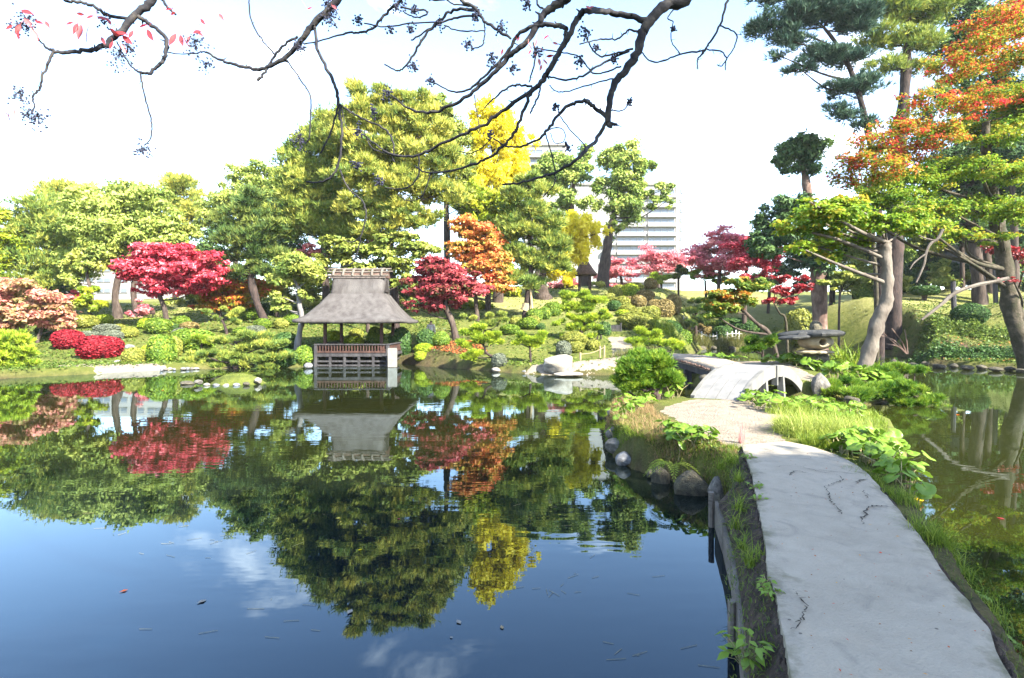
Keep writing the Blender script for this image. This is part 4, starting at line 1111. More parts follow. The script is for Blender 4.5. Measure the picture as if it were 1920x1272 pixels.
def blades(g, C, L, w, rng=RNG, spread=.55, bend=.5, v=None, seg=3):
    """arching grass blades from the points C"""
    n = len(C); L = np.broadcast_to(L, (n,)).astype(float)
    az = rng.uniform(0, 2 * np.pi, n); H = np.stack([np.cos(az), np.sin(az), np.zeros(n)], 1)
    S = np.stack([-np.sin(az), np.cos(az), np.zeros(n)], 1) * w / 2
    tilt = np.abs(rng.normal(0, spread, n)); bnd = bend * rng.uniform(.4, 1.6, n)
    pts = []; p = C.copy(); a = tilt.copy()
    v = np.clip(.5 + .22 * rng.normal(size=n), 0, 1) if v is None else v
    for k in range(seg + 1):
        f = 1 - (k / seg) ** 1.5 * .95
        pts.append(np.stack([p - S * f, p + S * f], 1))
        p = p + (H * np.sin(a)[:, None] + np.array([0, 0, 1]) * np.cos(a)[:, None]) * (L / seg)[:, None]
        a = a + bnd / seg * 2
    X_ = np.stack(pts, 1).reshape(n, (seg + 1) * 2, 3)
    base = np.arange(n)[:, None] * (seg + 1) * 2
    Q = np.concatenate([np.stack([base[:, 0] + 2 * k, base[:, 0] + 2 * k + 1, base[:, 0] + 2 * k + 3, base[:, 0] + 2 * k + 2], 1) for k in range(seg)])
    g.add(X_.reshape(-1, 3), Q, np.repeat(v, (seg + 1) * 2))

def tuft(c, r_, n, L, w, mat, label, name='grass_tuft', group=None, spread=.6, bend=.6, cat='grass', seed=1, ground_=True, ell=(1, 1)):
    rng = np.random.default_rng(seed * 31 + 3)
    a = rng.uniform(0, 6.283, n); rr_ = r_ * np.sqrt(rng.random(n))
    C_ = np.stack([c[0] + np.cos(a) * rr_ * ell[0], c[1] + np.sin(a) * rr_ * ell[1], np.full(n, c[2])], 1)
    if ground_: C_[:, 2] = ground(C_[:, 0], C_[:, 1]) - .01
    g = Geo(); blades(g, C_, L * rng.uniform(.6, 1.2, n), w, rng, spread, bend)
    return tag(g.build(name, M[mat]), label, cat, group)

# round leaved plants: every leaf its own part
_leafme = {}
def round_leaf(var):
    if var in _leafme: return _leafme[var]
    rng = np.random.default_rng(var + 60); n = 20
    a = np.linspace(-math.pi * .93, math.pi * .93, n)
    rr_ = 1 + .05 * np.sin(5 * a + var) + .04 * np.sin(9 * a)
    rows_ = []
    for f, z_ in ((.0, 0), (.45, .10), (.8, .10), (1.0, .0)):
        rows_.append(np.stack([f * rr_ * np.cos(a) * 1.0 + .25, f * rr_ * np.sin(a), z_ + .10 * f * np.sin(2.2 * a + var) + .06 * f * np.abs(np.sin(a * 3.5))], 1))
    g = Geo(); X_ = np.array(rows_); vv = np.repeat([.75, .5, .45, .55], n); g.grid(X_, vv)
    me = g.mesh('round_leaf', True); me.materials.append(M['leaf_broad']); _leafme[var] = me
    return me
def leafy(cs, size, label, hgt=.25, name='leafy_plant', group=None, mat='leaf_broad', seed=1, flowers=None, stems=True, spread=.15, floor=.05):
    """cs: world positions of leaf clusters' feet, one leaf per row (x, y, z)"""
    rng = np.random.default_rng(seed * 7 + 1); cs = np.array(cs)
    th_ = thing(name, (cs[:, 0].mean(), cs[:, 1].mean(), cs[:, 2].min()), label, 'plant', group)
    g = Geo()
    for k, c in enumerate(cs):
        c = np.array([c[0], c[1], max(c[2], floor)]); h = hgt * rng.uniform(.45, 1.15); off = rng.normal(0, spread, 2)
        tip = np.array([c[0] + off[0], c[1] + off[1], c[2] + h])
        o = bpy.data.objects.new('leaf', round_leaf(k % 4))
        s_ = size * rng.uniform(.65, 1.2)
        yaw = math.atan2(off[1], off[0]) + rng.normal(0, .5)
        Mx = Matrix.Translation(Vector(tip)) @ Matrix.Rotation(yaw, 4, 'Z') @ Matrix.Rotation(rng.uniform(.1, .75), 4, 'Y') @ Matrix.Rotation(rng.normal(0, .3), 4, 'X') @ Matrix.Diagonal((s_ * .5, s_ * .5, s_ * .5, 1))
        o.material_slots[0].link = 'OBJECT'; o.material_slots[0].material = M[mat]
        link(o, th_); o.matrix_basis = Mx
        if stems: g.tube([(c[0], c[1], c[2] - .04), (c[0] + off[0] * .4, c[1] + off[1] * .4, c[2] + h * .6), tuple(tip)], [.008, .007, .005], 5, cap=False)
    if stems: g.build('stems', M['stem'], th_)['kind'] = 'stuff'
    return th_
# ------------------------------------------------------------------ trees of the far left bank
T = tree
T('broadleaf_tree', 'lime yellow tree at the far left edge of the garden', 'tree', (-12, 596, 50), [(-12, 596, 14), (-8, 520, 10), (0, 450, 6)], [(-10, 430, 55, 45), (12, 460, 42, 40), (-20, 490, 60, 40)], 'broad', 7000, 'lime', seed=1)
T('pine_tree', 'dark green pine on the far left between lime tree and pale camphor', 'tree', (88, 588, 51), [(88, 588, 13), (92, 520, 11), (84, 450, 8), (90, 380, 5)], [(85, 395, 50, 38), (50, 440, 50, 38), (115, 440, 50, 40), (70, 490, 70, 34), (45, 535, 62, 26), (110, 520, 44, 26)], 'pine', 5200, 'pine_mid', 'bark_pine', seed=2)
T('pine_tree', 'tall shaggy pine with feathery top left of the pale camphor', 'tree', (140, 586, 56), [(140, 586, 12), (132, 520, 10), (128, 440, 8), (122, 360, 4)], [(118, 360, 42, 22), (150, 368, 40, 22), (98, 372, 26, 18), (150, 410, 60, 34), (130, 460, 56, 34), (160, 500, 40, 24)], 'pine', 4600, 'pine_gold', 'bark_pine', seed=3)
T('broadleaf_tree', 'broad pale green camphor with open trunks left of the red maple', 'tree', (222, 594, 49), [(222, 594, 17), (216, 555, 12), (226, 500, 9), (238, 440, 6)], [(200, 385, 66, 38), (262, 382, 60, 36), (230, 430, 85, 42), (180, 440, 52, 40), (292, 418, 48, 34), (150, 490, 36, 36), (215, 480, 60, 26), (300, 470, 40, 22)], 'broad', 17000, 'broad_light', seed=4)
T('broadleaf_tree', 'slender twin trunk left of the camphor carrying a small green crown', 'tree', (168, 588, 47), [(168, 588, 8), (172, 552, 6), (164, 522, 5), (160, 480, 4)], [(150, 490, 30, 24), (182, 478, 34, 24), (128, 520, 24, 18)], 'broad', 3600, 'broad_mid', seed=5)
T('pine_tree', 'distant pine poking above the camphor behind the red maple', 'tree', (330, 584, 62), [(330, 584, 11), (328, 480, 9), (326, 390, 6), (322, 335, 3)], [(318, 342, 24, 18), (345, 356, 38, 24), (300, 375, 34, 22), (340, 400, 50, 30), (375, 390, 26, 24), (320, 440, 50, 26)], 'pine', 4600, 'pine_gold', 'bark_pine', seed=6)
T('broadleaf_tree', 'dark trunked green tree standing between camphor and red maple', 'tree', (256, 590, 50), [(256, 590, 11), (250, 545, 9), (258, 490, 7), (270, 440, 5)], [(285, 440, 44, 36), (330, 452, 40, 30), (250, 470, 34, 24)], 'broad', 5200, 'broad_mid', seed=7)
T('pine_tree', 'layered black pine with bent dark trunk left of the camellia', 'tree', (497, 588, 45), [(497, 588, 14), (478, 556, 14), (469, 510, 12), (467, 460, 10), (463, 410, 6)], [(462, 400, 46, 16), (432, 424, 44, 16), (500, 430, 44, 18), (458, 452, 62, 16), (490, 476, 50, 14), (432, 478, 34, 13), (448, 512, 38, 12), (505, 505, 40, 14), (465, 374, 34, 16)], 'pine', 6800, 'pine_dark', 'bark_pine', seed=8)
T('broadleaf_tree', 'pale crowned tree behind the layered black pine', 'tree', (440, 582, 58), [(440, 582, 13), (442, 480, 10), (448, 400, 7)], [(450, 345, 46, 32), (490, 335, 46, 32), (415, 375, 44, 32), (470, 380, 66, 34), (400, 415, 34, 28), (520, 370, 36, 34)], 'broad', 10000, 'broad_light', seed=9)
T('broadleaf_tree', 'dark green tree filling the gap behind the layered black pine', 'tree', (525, 584, 54), [(525, 584, 12), (525, 480, 9), (525, 420, 6)], [(530, 410, 46, 50), (400, 470, 44, 34), (545, 470, 40, 40)], 'broad', 7000, 'broad_dark', seed=10)
T('maple_tree', 'bright crimson maple with spreading crown on the left lawn', 'tree', (314, 602, 43), [(314, 602, 11), (308, 578, 9), (300, 556, 7), (302, 530, 5)], [(318, 480, 72, 26), (290, 510, 60, 30), (352, 512, 62, 30), (320, 535, 60, 22), (246, 506, 34, 18), (392, 490, 32, 20), (280, 545, 34, 14), (372, 540, 36, 14)], 'maple', 17000, 'maple_red', seed=11, limbs=.6)
T('maple_tree', 'orange and olive maple thicket right of the crimson maple', 'tree', (415, 596, 47), [(415, 596, 8), (405, 570, 7), (395, 545, 5)], [(410, 545, 46, 26), (450, 550, 44, 28), (430, 575, 40, 14), (390, 570, 34, 16), (478, 545, 30, 24)], 'maple', 7000, 'maple_mixed', seed=12, limbs=.7)
T('maple_tree', 'flame orange maple behind the camellia and black pine', 'tree', (520, 592, 50), [(520, 592, 8), (516, 560, 6), (514, 535, 4)], [(510, 530, 36, 18), (545, 520, 34, 18), (482, 540, 26, 14), (420, 512, 28, 14)], 'maple', 4500, 'maple_orange', seed=13)
T('maple_tree', 'weeping pink and olive maple at the left edge of the pond bank', 'tree', (70, 630, 38), [(70, 630, 7), (80, 610, 6), (84, 585, 5), (70, 560, 4)], [(40, 545, 62, 20), (86, 560, 48, 20), (20, 580, 50, 22), (70, 592, 56, 20), (110, 590, 34, 18), (10, 612, 40, 16), (122, 612, 30, 12)], 'maple', 11000, 'maple_pink', seed=14, limbs=.6)
T('broadleaf_tree', 'small bright green tree between pink maple and pale camphor', 'tree', (168, 600, 45), [(168, 600, 4), (170, 582, 4), (168, 565, 3)], [(168, 555, 24, 14), (150, 570, 20, 12), (186, 570, 20, 12)], 'broad', 2600, 'lime', seed=15, lscale=.8)
T('maple_tree', 'low rosy maple behind the trunks on the left lawn', 'tree', (262, 600, 50), [(262, 600, 5), (262, 585, 4), (260, 575, 3)], [(262, 576, 24, 14), (252, 588, 18, 10)], 'maple', 2000, 'maple_rose', seed=16)
T('maple_tree', 'tiny red maple tuft above the small bright green tree', 'tree', (140, 596, 48), [(140, 596, 4), (141, 570, 3), (141, 556, 3)], [(142, 550, 14, 9), (150, 560, 10, 7)], 'maple', 1100, 'maple_red', seed=17)
T('camellia_tree', 'camellia with pale leaning trunk and roots left of the pavilion', 'tree', (556, 660, 34.0), [(556, 656, 13), (561, 628, 11), (566, 598, 10), (561, 570, 9), (559, 540, 7)], [(552, 505, 48, 20), (540, 528, 36, 14), (585, 522, 34, 18), (522, 555, 26, 12), (530, 575, 24, 10), (575, 560, 22, 12), (505, 570, 18, 9), (548, 485, 30, 12)], 'broad', 8500, 'broad_mid', 'bark_white', seed=18, lscale=.62, limbs=.5)

# ------------------------------------------------------------------ trees behind the pavilion
T('pine_tree', 'great golden green pine towering right behind the thatched pavilion', 'tree', (742, 612, 43), [(742, 612, 18), (738, 540, 16), (730, 470, 14), (742, 400, 12), (735, 320, 9), (725, 240, 6), (720, 180, 3)],
  [(690, 182, 42, 24), (735, 190, 40, 22), (782, 200, 44, 26), (680, 222, 60, 28), (745, 232, 66, 30), (810, 245, 46, 32), (650, 262, 50, 28), (715, 285, 80, 32), (790, 295, 70, 34), (845, 300, 40, 40), (680, 330, 76, 32), (760, 350, 80, 34), (835, 360, 50, 30), (690, 388, 70, 30), (770, 405, 66, 28), (720, 435, 60, 22)], 'pine', 17000, 'pine_gold', 'bark_pine', seed=20, mod={'sub': 6.5, 'rs': .33})
T('pine_tree', 'dense bluish green pine left of the great golden pine', 'tree', (612, 600, 46), [(612, 600, 15), (610, 520, 13), (606, 430, 11), (604, 330, 8), (612, 230, 4)],
  [(618, 228, 34, 22), (590, 262, 46, 26), (640, 270, 40, 26), (566, 298, 46, 26), (620, 312, 58, 28), (550, 340, 42, 26), (600, 356, 66, 28), (560, 386, 52, 26), (625, 400, 60, 28), (580, 425, 56, 24), (650, 440, 50, 24), (548, 425, 30, 20)], 'pine', 12500, 'pine_mid', 'bark_pine', seed=21)
T('broadleaf_tree', 'rounded evergreen crown showing right behind the great pine', 'tree', (840, 590, 55), [(840, 590, 16), (838, 450, 12), (836, 340, 8)], [(830, 215, 36, 36), (845, 260, 40, 44), (862, 320, 34, 50), (880, 380, 36, 40), (800, 220, 30, 30)], 'broad', 9000, 'broad_mid', seed=22)
T('broadleaf_tree', 'olive understory tree with layered leaves just above the pavilion roof', 'tree', (690, 622, 42), [(690, 622, 8), (688, 560, 7), (690, 500, 5)], [(630, 480, 46, 16), (690, 470, 56, 16), (660, 505, 60, 14), (735, 500, 46, 16), (780, 470, 46, 18), (640, 455, 40, 14), (748, 445, 44, 14), (600, 500, 30, 14), (765, 530, 30, 12)], 'maple', 9000, 'broad_mid', seed=23, mod={'L': .26})
T('maple_tree', 'dusty red and green maple mixed in behind the pavilion', 'tree', (640, 606, 47), [(640, 606, 6), (640, 560, 5), (640, 480, 4)], [(600, 470, 40, 16), (655, 450, 36, 12), (700, 452, 30, 10), (740, 470, 24, 10), (560, 480, 26, 12)], 'maple', 3200, 'maple_rose', seed=24)
T('maple_tree', 'orange topped maple fading to green below, right of the golden pine', 'tree', (895, 604, 46), [(895, 604, 9), (892, 560, 8), (890, 500, 6), (886, 450, 4)], [(880, 430, 34, 24), (908, 448, 36, 24), (872, 470, 34, 22), (922, 480, 34, 24), (896, 500, 42, 22), (935, 508, 28, 22), (905, 538, 46, 18), (950, 540, 26, 16)], 'maple', 12500, 'maple_orange', seed=25, limbs=.6)
T('maple_tree', 'crimson purple maple leaning over the bank beside the pavilion', 'tree', (856, 622, 37), [(856, 622, 14), (846, 600, 12), (836, 578, 10), (838, 550, 7)], [(820, 500, 48, 18), (850, 520, 56, 20), (800, 530, 40, 20), (872, 540, 44, 16), (830, 550, 58, 18), (790, 556, 34, 14), (812, 575, 36, 12), (862, 566, 36, 12), (775, 575, 24, 10)], 'maple', 13000, 'maple_crimson', seed=26, limbs=.65, lscale=.85)
T('ginkgo_tree', 'tall lemon yellow ginkgo with bare dark upper trunk', 'tree', (934, 580, 56), [(934, 580, 20), (934, 450, 18), (932, 350, 15), (928, 300, 11), (920, 255, 7), (915, 215, 4)], [(912, 212, 30, 24), (938, 232, 36, 26), (905, 252, 34, 26), (958, 262, 36, 22), (990, 268, 22, 12), (900, 300, 24, 30), (960, 300, 30, 28), (930, 325, 30, 22), (895, 345, 24, 28), (965, 335, 20, 24)], 'ginkgo', 9000, 'ginkgo', seed=27)
T('broadleaf_tree', 'lime green tree below the tall ginkgo', 'tree', (915, 592, 52), [(915, 592, 12), (915, 480, 10), (915, 400, 7)], [(895, 370, 30, 22), (920, 385, 40, 24), (948, 395, 34, 24), (905, 415, 40, 20), (940, 430, 34, 20)], 'ginkgo', 7500, 'lime', seed=28)
st_ = T('pine_tree', 'slim black pine wrapped in straw with a support pole on the lawn', 'tree', (986, 600, 47), [(986, 600, 16), (988, 572, 13), (992, 540, 12), (996, 500, 11), (994, 440, 9), (990, 380, 6), (992, 335, 3)], [(990, 338, 26, 14), (1012, 362, 34, 16), (970, 372, 34, 16), (998, 395, 46, 16), (960, 415, 30, 14), (1030, 420, 36, 15), (990, 440, 54, 15), (1040, 462, 40, 15), (960, 470, 34, 15), (1005, 488, 56, 15), (1040, 505, 30, 12), (968, 520, 30, 14), (1000, 530, 36, 12)], 'pine', 9000, 'pine_mid', 'bark_pine', seed=29, limbs=.7)
g = Geo(); g.tube([P(984, 583, 47), P(986.5, 576, 47), P(987.5, 569, 47)], [.38, .36, .32], 12, wob=.05); g.build('straw_wrap', M['straw'], st_)
g = Geo(); g.tube([P(998, 586, 46.6), P(996, 560, 46.7), P(994, 540, 46.8)], [.10, .10, .09], 8); g.build('support_pole', M['straw'], st_)
T('ginkgo_tree', 'lower golden ginkgo in front of the hilltop camphors', 'tree', (1018, 556, 58), [(1018, 560, 34), (1014, 545, 26), (1012, 520, 22), (1022, 480, 15), (1040, 440, 8)], [(1080, 420, 36, 18), (1112, 430, 34, 12), (1060, 440, 36, 20), (1090, 455, 30, 20), (1048, 475, 26, 20), (1085, 485, 20, 16), (1030, 500, 26, 16), (1058, 512, 24, 16), (1050, 530, 22, 10), (1140, 432, 16, 7)], 'ginkgo', 7500, 'ginkgo', seed=30)
T('camphor_tree', 'tall clipped camphor with rounded leaf balls in front of the apartment block', 'tree', (1128, 552, 67), [(1128, 556, 30), (1132, 510, 22), (1138, 470, 18), (1142, 440, 14), (1152, 400, 10), (1160, 350, 6)],
  [(1165, 295, 34, 24), (1195, 318, 28, 20), (1138, 308, 20, 22), (1218, 318, 16, 18), (1160, 335, 30, 22), (1190, 350, 28, 22), (1150, 372, 26, 24), (1180, 385, 26, 22), (1200, 368, 16, 16), (1238, 358, 22, 18), (1250, 378, 14, 14), (1224, 384, 16, 12), (1180, 408, 22, 18), (1122, 352, 18, 22), (1108, 382, 26, 16), (1150, 415, 16, 14), (1165, 430, 16, 12), (1145, 452, 13, 13)], 'camphor', 15000, 'camphor', seed=31, limbs=.35)
T('camphor_tree', 'second clipped camphor partly hidden behind the slim black pine', 'tree', (1104, 552, 70), [(1104, 556, 24), (1092, 500, 18), (1078, 440, 14), (1072, 390, 10), (1076, 340, 6)],
  [(1050, 300, 22, 22), (1025, 312, 22, 22), (1075, 318, 24, 22), (1100, 290, 16, 24), (1052, 335, 28, 22), (1018, 340, 18, 18), (1095, 330, 18, 16), (1060, 370, 24, 20), (1040, 385, 18, 14), (1105, 312, 14, 14)], 'camphor', 9500, 'camphor', seed=32, limbs=.35)

# ------------------------------------------------------------------ the hill and the right side
T('maple_tree', 'rose pink maple below the apartment block left of centre', 'tree', (1165, 545, 72), [(1165, 545, 6), (1165, 525, 5), (1160, 508, 4)], [(1160, 500, 32, 14), (1140, 518, 24, 14), (1178, 520, 28, 13), (1160, 535, 34, 10)], 'maple', 5500, 'maple_rose', seed=33, lscale=1.1)
T('maple_tree', 'thin rose maple screening the foot of the apartment block', 'tree', (1235, 535, 76), [(1235, 540, 6), (1232, 515, 5), (1228, 490, 4)], [(1225, 482, 40, 18), (1258, 488, 34, 20), (1200, 498, 30, 14), (1240, 508, 46, 14), (1280, 500, 24, 18)], 'maple', 5000, 'maple_rose', seed=34, limbs=.9)
T('maple_tree', 'small rose maple peeping between black pine and shelter', 'tree', (1055, 556, 66), [(1055, 556, 5), (1055, 540, 4), (1055, 530, 3)], [(1048, 530, 20, 14), (1066, 536, 20, 12), (1030, 540, 14, 10)], 'maple', 2400, 'maple_rose', seed=35)
T('maple_tree', 'bright rosy red maple on the skyline of the lawn hill', 'tree', (1345, 535, 66), [(1345, 540, 8), (1350, 505, 7), (1360, 470, 5)], [(1352, 444, 38, 20), (1328, 468, 44, 22), (1380, 464, 44, 24), (1350, 492, 54, 20), (1300, 480, 28, 22), (1400, 490, 34, 20), (1318, 508, 40, 13)], 'maple', 10500, 'maple_rose', seed=36, limbs=.7)
T('maple_tree', 'scarlet maple on the lawn hill beside the ivy clad trunk', 'tree', (1395, 548, 58), [(1395, 552, 9), (1398, 520, 7), (1408, 480, 5)], [(1402, 458, 42, 20), (1428, 482, 42, 22), (1390, 492, 34, 16), (1440, 502, 30, 14), (1410, 520, 34, 10)], 'maple', 6500, 'maple_red', seed=37, limbs=.6)
T('cedar_tree', 'thick ivy clad trunk with a globe of dark foliage on top', 'tree', (1536, 592, 47), [(1536, 592, 32), (1536, 540, 28), (1530, 470, 26), (1518, 400, 20), (1512, 345, 15), (1505, 310, 8)], [(1500, 282, 42, 26), (1475, 300, 30, 22), (1522, 305, 28, 24), (1502, 322, 34, 12), (1480, 385, 38, 22), (1452, 412, 40, 22), (1510, 405, 40, 26), (1428, 438, 36, 20), (1478, 440, 50, 26), (1530, 450, 40, 32), (1550, 410, 34, 26), (1450, 470, 40, 18), (1535, 490, 32, 24), (1545, 515, 22, 14)], 'broad', 15000, 'broad_dark', 'bark_red', seed=38, mod={'L': .34})
T('pine_tree', 'leaning tall pine reaching out over the lantern island', 'tree', (1650, 584, 43), [(1650, 584, 17), (1652, 480, 15), (1645, 380, 13), (1638, 300, 12), (1622, 220, 11), (1598, 140, 9), (1570, 85, 7), (1545, 52, 5)],
  [(1440, 45, 40, 18), (1475, 75, 44, 16), (1500, 30, 50, 20), (1462, 105, 26, 12), (1530, 100, 40, 16), (1550, 20, 50, 22), (1500, 130, 34, 12), (1580, 110, 44, 18), (1600, 40, 50, 24), (1570, 170, 36, 14), (1615, 160, 42, 18), (1590, 215, 36, 14), (1560, 205, 26, 10), (1625, 235, 30, 12), (1495, -20, 60, 24), (1590, -30, 60, 26), (1440, 0, 34, 16)], 'pine', 9500, 'pine_blue', 'bark_pine', seed=39, limbs=.8)
T('pine_tree', 'tallest straight dark trunked pine on the right hand lawn', 'tree', (1674, 578, 46), [(1674, 578, 30), (1676, 500, 29), (1678, 420, 28), (1682, 340, 26), (1690, 240, 22), (1698, 150, 18), (1702, 70, 13), (1706, -20, 8), (1710, -90, 4)],
  [(1680, 20, 50, 22), (1740, 30, 44, 22), (1650, 75, 44, 18), (1720, 80, 46, 20), (1670, 125, 44, 14), (1735, 130, 36, 14), (1700, -40, 70, 30), (1760, -10, 40, 26), (1645, 20, 30, 16), (1700, -100, 60, 30), (1750, 170, 28, 12)], 'pine', 8000, 'pine_mid', 'bark_pine', seed=40, limbs=.8)
T('cedar_tree', 'dense dark evergreen behind the tall pines at upper right', 'tree', (1838, 560, 49), [(1838, 562, 24), (1832, 500, 22), (1822, 400, 18), (1815, 250, 13), (1810, 80, 8)], [(1800, 20, 50, 34), (1830, 60, 60, 40), (1790, 90, 40, 30), (1850, 130, 60, 40), (1830, -40, 60, 40), (1880, 40, 50, 50), (1880, 200, 60, 50), (1830, 250, 50, 40), (1900, 300, 50, 46), (1860, 350, 60, 40), (1780, 320, 54, 46), (1820, 420, 60, 36), (1905, 410, 50, 50), (1745, 250, 36, 40), (1940, 280, 40, 60), (1760, 400, 44, 36), (1790, 190, 44, 40)], 'broad', 20000, 'broad_dark', seed=41, mod={'L': .34})
T('broadleaf_tree', 'dark tree with two trunks at the far right of the slope', 'tree', (1858, 556, 53), [(1858, 558, 16), (1852, 500, 14), (1850, 440, 10)], [(1850, 410, 50, 34), (1900, 420, 46, 40), (1810, 430, 40, 26), (1930, 380, 40, 60), (1890, 470, 40, 20)], 'broad', 8000, 'broad_dark', seed=42)
T('broadleaf_tree', 'hazy green tree behind the tall trunk on the right lawn', 'tree', (1735, 540, 62), [(1735, 548, 12), (1738, 490, 10), (1740, 450, 7)], [(1720, 440, 30, 22), (1755, 430, 36, 30), (1785, 450, 30, 26), (1740, 470, 44, 20), (1700, 470, 24, 16)], 'broad', 6500, 'broad_mid', seed=43)
T('broadleaf_tree', 'grey stemmed slim tree in front of the tallest pine', 'tree', (1645, 590, 41), [(1645, 590, 8), (1643, 540, 8), (1638, 470, 7), (1640, 400, 6), (1648, 330, 4)], [(1640, 350, 34, 18), (1665, 380, 30, 16), (1620, 400, 30, 18)], 'broad', 2600, 'broad_mid', 'bark_moss', seed=44, lscale=.8)
T('maple_tree', 'scraggy little maple with bright red leaves left of the stone lantern', 'tree', (1478, 632, 27), [(1478, 632, 6), (1474, 606, 5), (1462, 588, 4), (1452, 570, 3)], [(1455, 545, 26, 12), (1488, 545, 26, 10), (1440, 562, 22, 9), (1475, 565, 30, 9), (1510, 540, 22, 10), (1462, 524, 26, 9), (1500, 520, 24, 9)], 'maple', 2600, 'leaf_red', 'bark_moss', seed=45, limbs=.9, lscale=.62, twig=.014)
T('maple_tree', 'dark stemmed green maple arching over the water beyond the bridge', 'tree', (1458, 648, 26), [(1458, 648, 9), (1444, 628, 8), (1418, 606, 7), (1396, 585, 6), (1380, 568, 5)], [(1350, 555, 40, 14), (1385, 545, 40, 14), (1325, 562, 24, 10), (1360, 575, 44, 12), (1340, 590, 30, 10), (1400, 562, 34, 12), (1420, 535, 36, 12), (1375, 528, 30, 10)], 'maple', 8500, 'maple_green', seed=46, limbs=.6, lscale=.62, twig=.014)
T('maple_tree', 'fan shaped young maple on the lawn right of the ivy clad trunk', 'tree', (1572, 580, 45), [(1572, 582, 4), (1574, 565, 4), (1578, 545, 3)], [(1575, 520, 24, 16), (1600, 530, 22, 18), (1552, 535, 18, 14), (1590, 505, 20, 12)], 'maple', 3600, 'broad_mid', seed=47, limbs=1, lscale=.8)
NT = T('maple_tree', 'maple with pale bent trunk rising from the island shore', 'tree', (1616, 712, 19.6), [(1616, 712, 27), (1626, 672, 26), (1638, 632, 25), (1648, 596, 25), (1660, 572, 23), (1664, 540, 20), (1662, 500, 20), (1660, 470, 20), (1664, 455, 16)],
  [(1600, 452, 46.2, 12, 0.3), (1550, 440, 42, 15, 0.2), (1520, 400, 46.2, 21, 0.4), (1560, 405, 52.5, 24, -0.5), (1610, 415, 52.5, 21, 0.8), (1490, 430, 35.7, 18), (1540, 465, 42, 15, 0.6), (1500, 465, 35.7, 15, -0.4), (1660, 420, 46.2, 18, -0.6), (1700, 430, 42, 15, 0.3), (1570, 490, 35.7, 13.5, 0.5), (1585, 380, 42, 18, 1), (1520, 380, 27.3, 12, -1)], 'maple', 10500, 'maple_near_green', 'bark_pale', seed=48, limbs=.75, lscale=.52, twig=.012, mod={'sub': 7, 'flat': .6, 'rs': .5})
T('maple_tree', 'large near maple turning from green to scarlet across the right side', 'tree', (1935, 672, 29.0), [(1935, 674, 30), (1914, 640, 28), (1898, 590, 28), (1888, 530, 27), (1880, 470, 25), (1868, 410, 24), (1858, 350, 22), (1850, 290, 17), (1848, 230, 11)],
  [(1830, 250, 67.2, 28.8, 1), (1890, 250, 55.2, 28.8, -1), (1660, 365, 72, 25.6, -1), (1720, 350, 72, 25.6, 0), (1780, 320, 67.2, 28.8, 1), (1840, 320, 60, 25.6, -2), (1900, 330, 48, 32, -1), (1700, 400, 72, 22.4, -2), (1770, 390, 72, 22.4, -1), (1840, 390, 67.2, 25.6, 0), (1900, 400, 48, 28.8, -2), (1740, 430, 60, 16, -3), (1810, 440, 55.2, 16, -2), (1625, 375, 48, 19.2, 0), (1930, 200, 48, 64, 0), (1640, 420, 50, 16, 0), (1690, 330, 60, 18, 0), (1880, 450, 40, 16, -1), (1760, 460, 40, 10, -2)], 'maple', 34000, 'maple_near_green', 'bark_moss', seed=49, limbs=.55, lscale=.50, twig=.012, mod={'sub': 5.5, 'flat': .5, 'rs': .48},
  extra=[([(1600, 300, 48, 22.4, -2), (1640, 270, 55.2, 25.6, -2), (1590, 335, 48, 22.4, -1), (1650, 320, 72, 28.8, -2), (1690, 235, 60, 28.8, -2), (1740, 190, 60, 28.8, -2), (1700, 290, 72, 28.8, 0), (1760, 250, 72, 32, -1), (1790, 130, 60, 32, -2), (1830, 90, 60, 32, -2), (1820, 190, 67.2, 32, -1), (1870, 40, 60, 35.2, -2), (1890, 110, 60, 35.2, -1), (1880, 180, 60, 32, 0), (1920, 30, 48, 48, 0)], 24000, 'maple_near', 'scarlet_crown')])
T('maple_tree', 'grey leaning trunk with a spray of red leaves at the right edge', 'tree', (1928, 664, 31), [(1928, 664, 22), (1914, 610, 22), (1896, 550, 20), (1886, 500, 18)], [(1898, 522, 22, 7, -3), (1918, 512, 18, 7, -3), (1925, 480, 30, 14), (1880, 470, 30, 14)], 'maple', 1800, 'leaf_red', 'bark_moss', seed=50, lscale=.5, twig=.012)
# support posts and bare limb on the right slope
for (px, yt, yb, w, lab) in ((1790, 528, 590, 9, 'weathered wooden prop post on the right slope, leftmost of the three'), (1868, 496, 576, 8, 'weathered wooden prop post on the right slope, middle of the three'), (1893, 480, 572, 7, 'weathered wooden prop post on the right slope, slanting beside the grey trunk')):
    d_ = depth_for(px, yb); g = Geo(); a = P(px, yb, d_); a[2] = gz(a[0], d_) - .2; g.tube([a, P(px - (10 if px > 1890 else 2), (yb + yt) / 2, d_), P(px - (20 if px > 1890 else 3), yt, d_)], np.array([w, w * .95, w * .9]) * d_ / F / 2, 8, wob=.06)
    tag(g.build('prop_post', M['wood_grey']), lab, 'post', 'props on the right slope')
g = Geo()
def pxtube(rows, d_, n=6, wob=.1):
    q = spline(np.array([[*P(a, b_, d_ + (e[0] if e else 0)), w * d_ / F / 2] for a, b_, w, *e in rows]), 5); g.tube(q[:, :3], q[:, 3], n, wob=wob)
pxtube([(1718, 530, 2.5), (1732, 498, 4), (1736, 476, 4.5), (1744, 458, 5), (1758, 448, 5), (1768, 430, 5)], 17); pxtube([(1736, 476, 3), (1715, 492, 2.5), (1706, 505, 2)], 17); pxtube([(1758, 452, 3), (1738, 448, 2.5), (1722, 442, 2)], 17)
tag(g.build('dead_branch', M['bark_pale']), 'forked pale dead branch hanging in the middle of the large near maple', 'branch'); g = Geo()
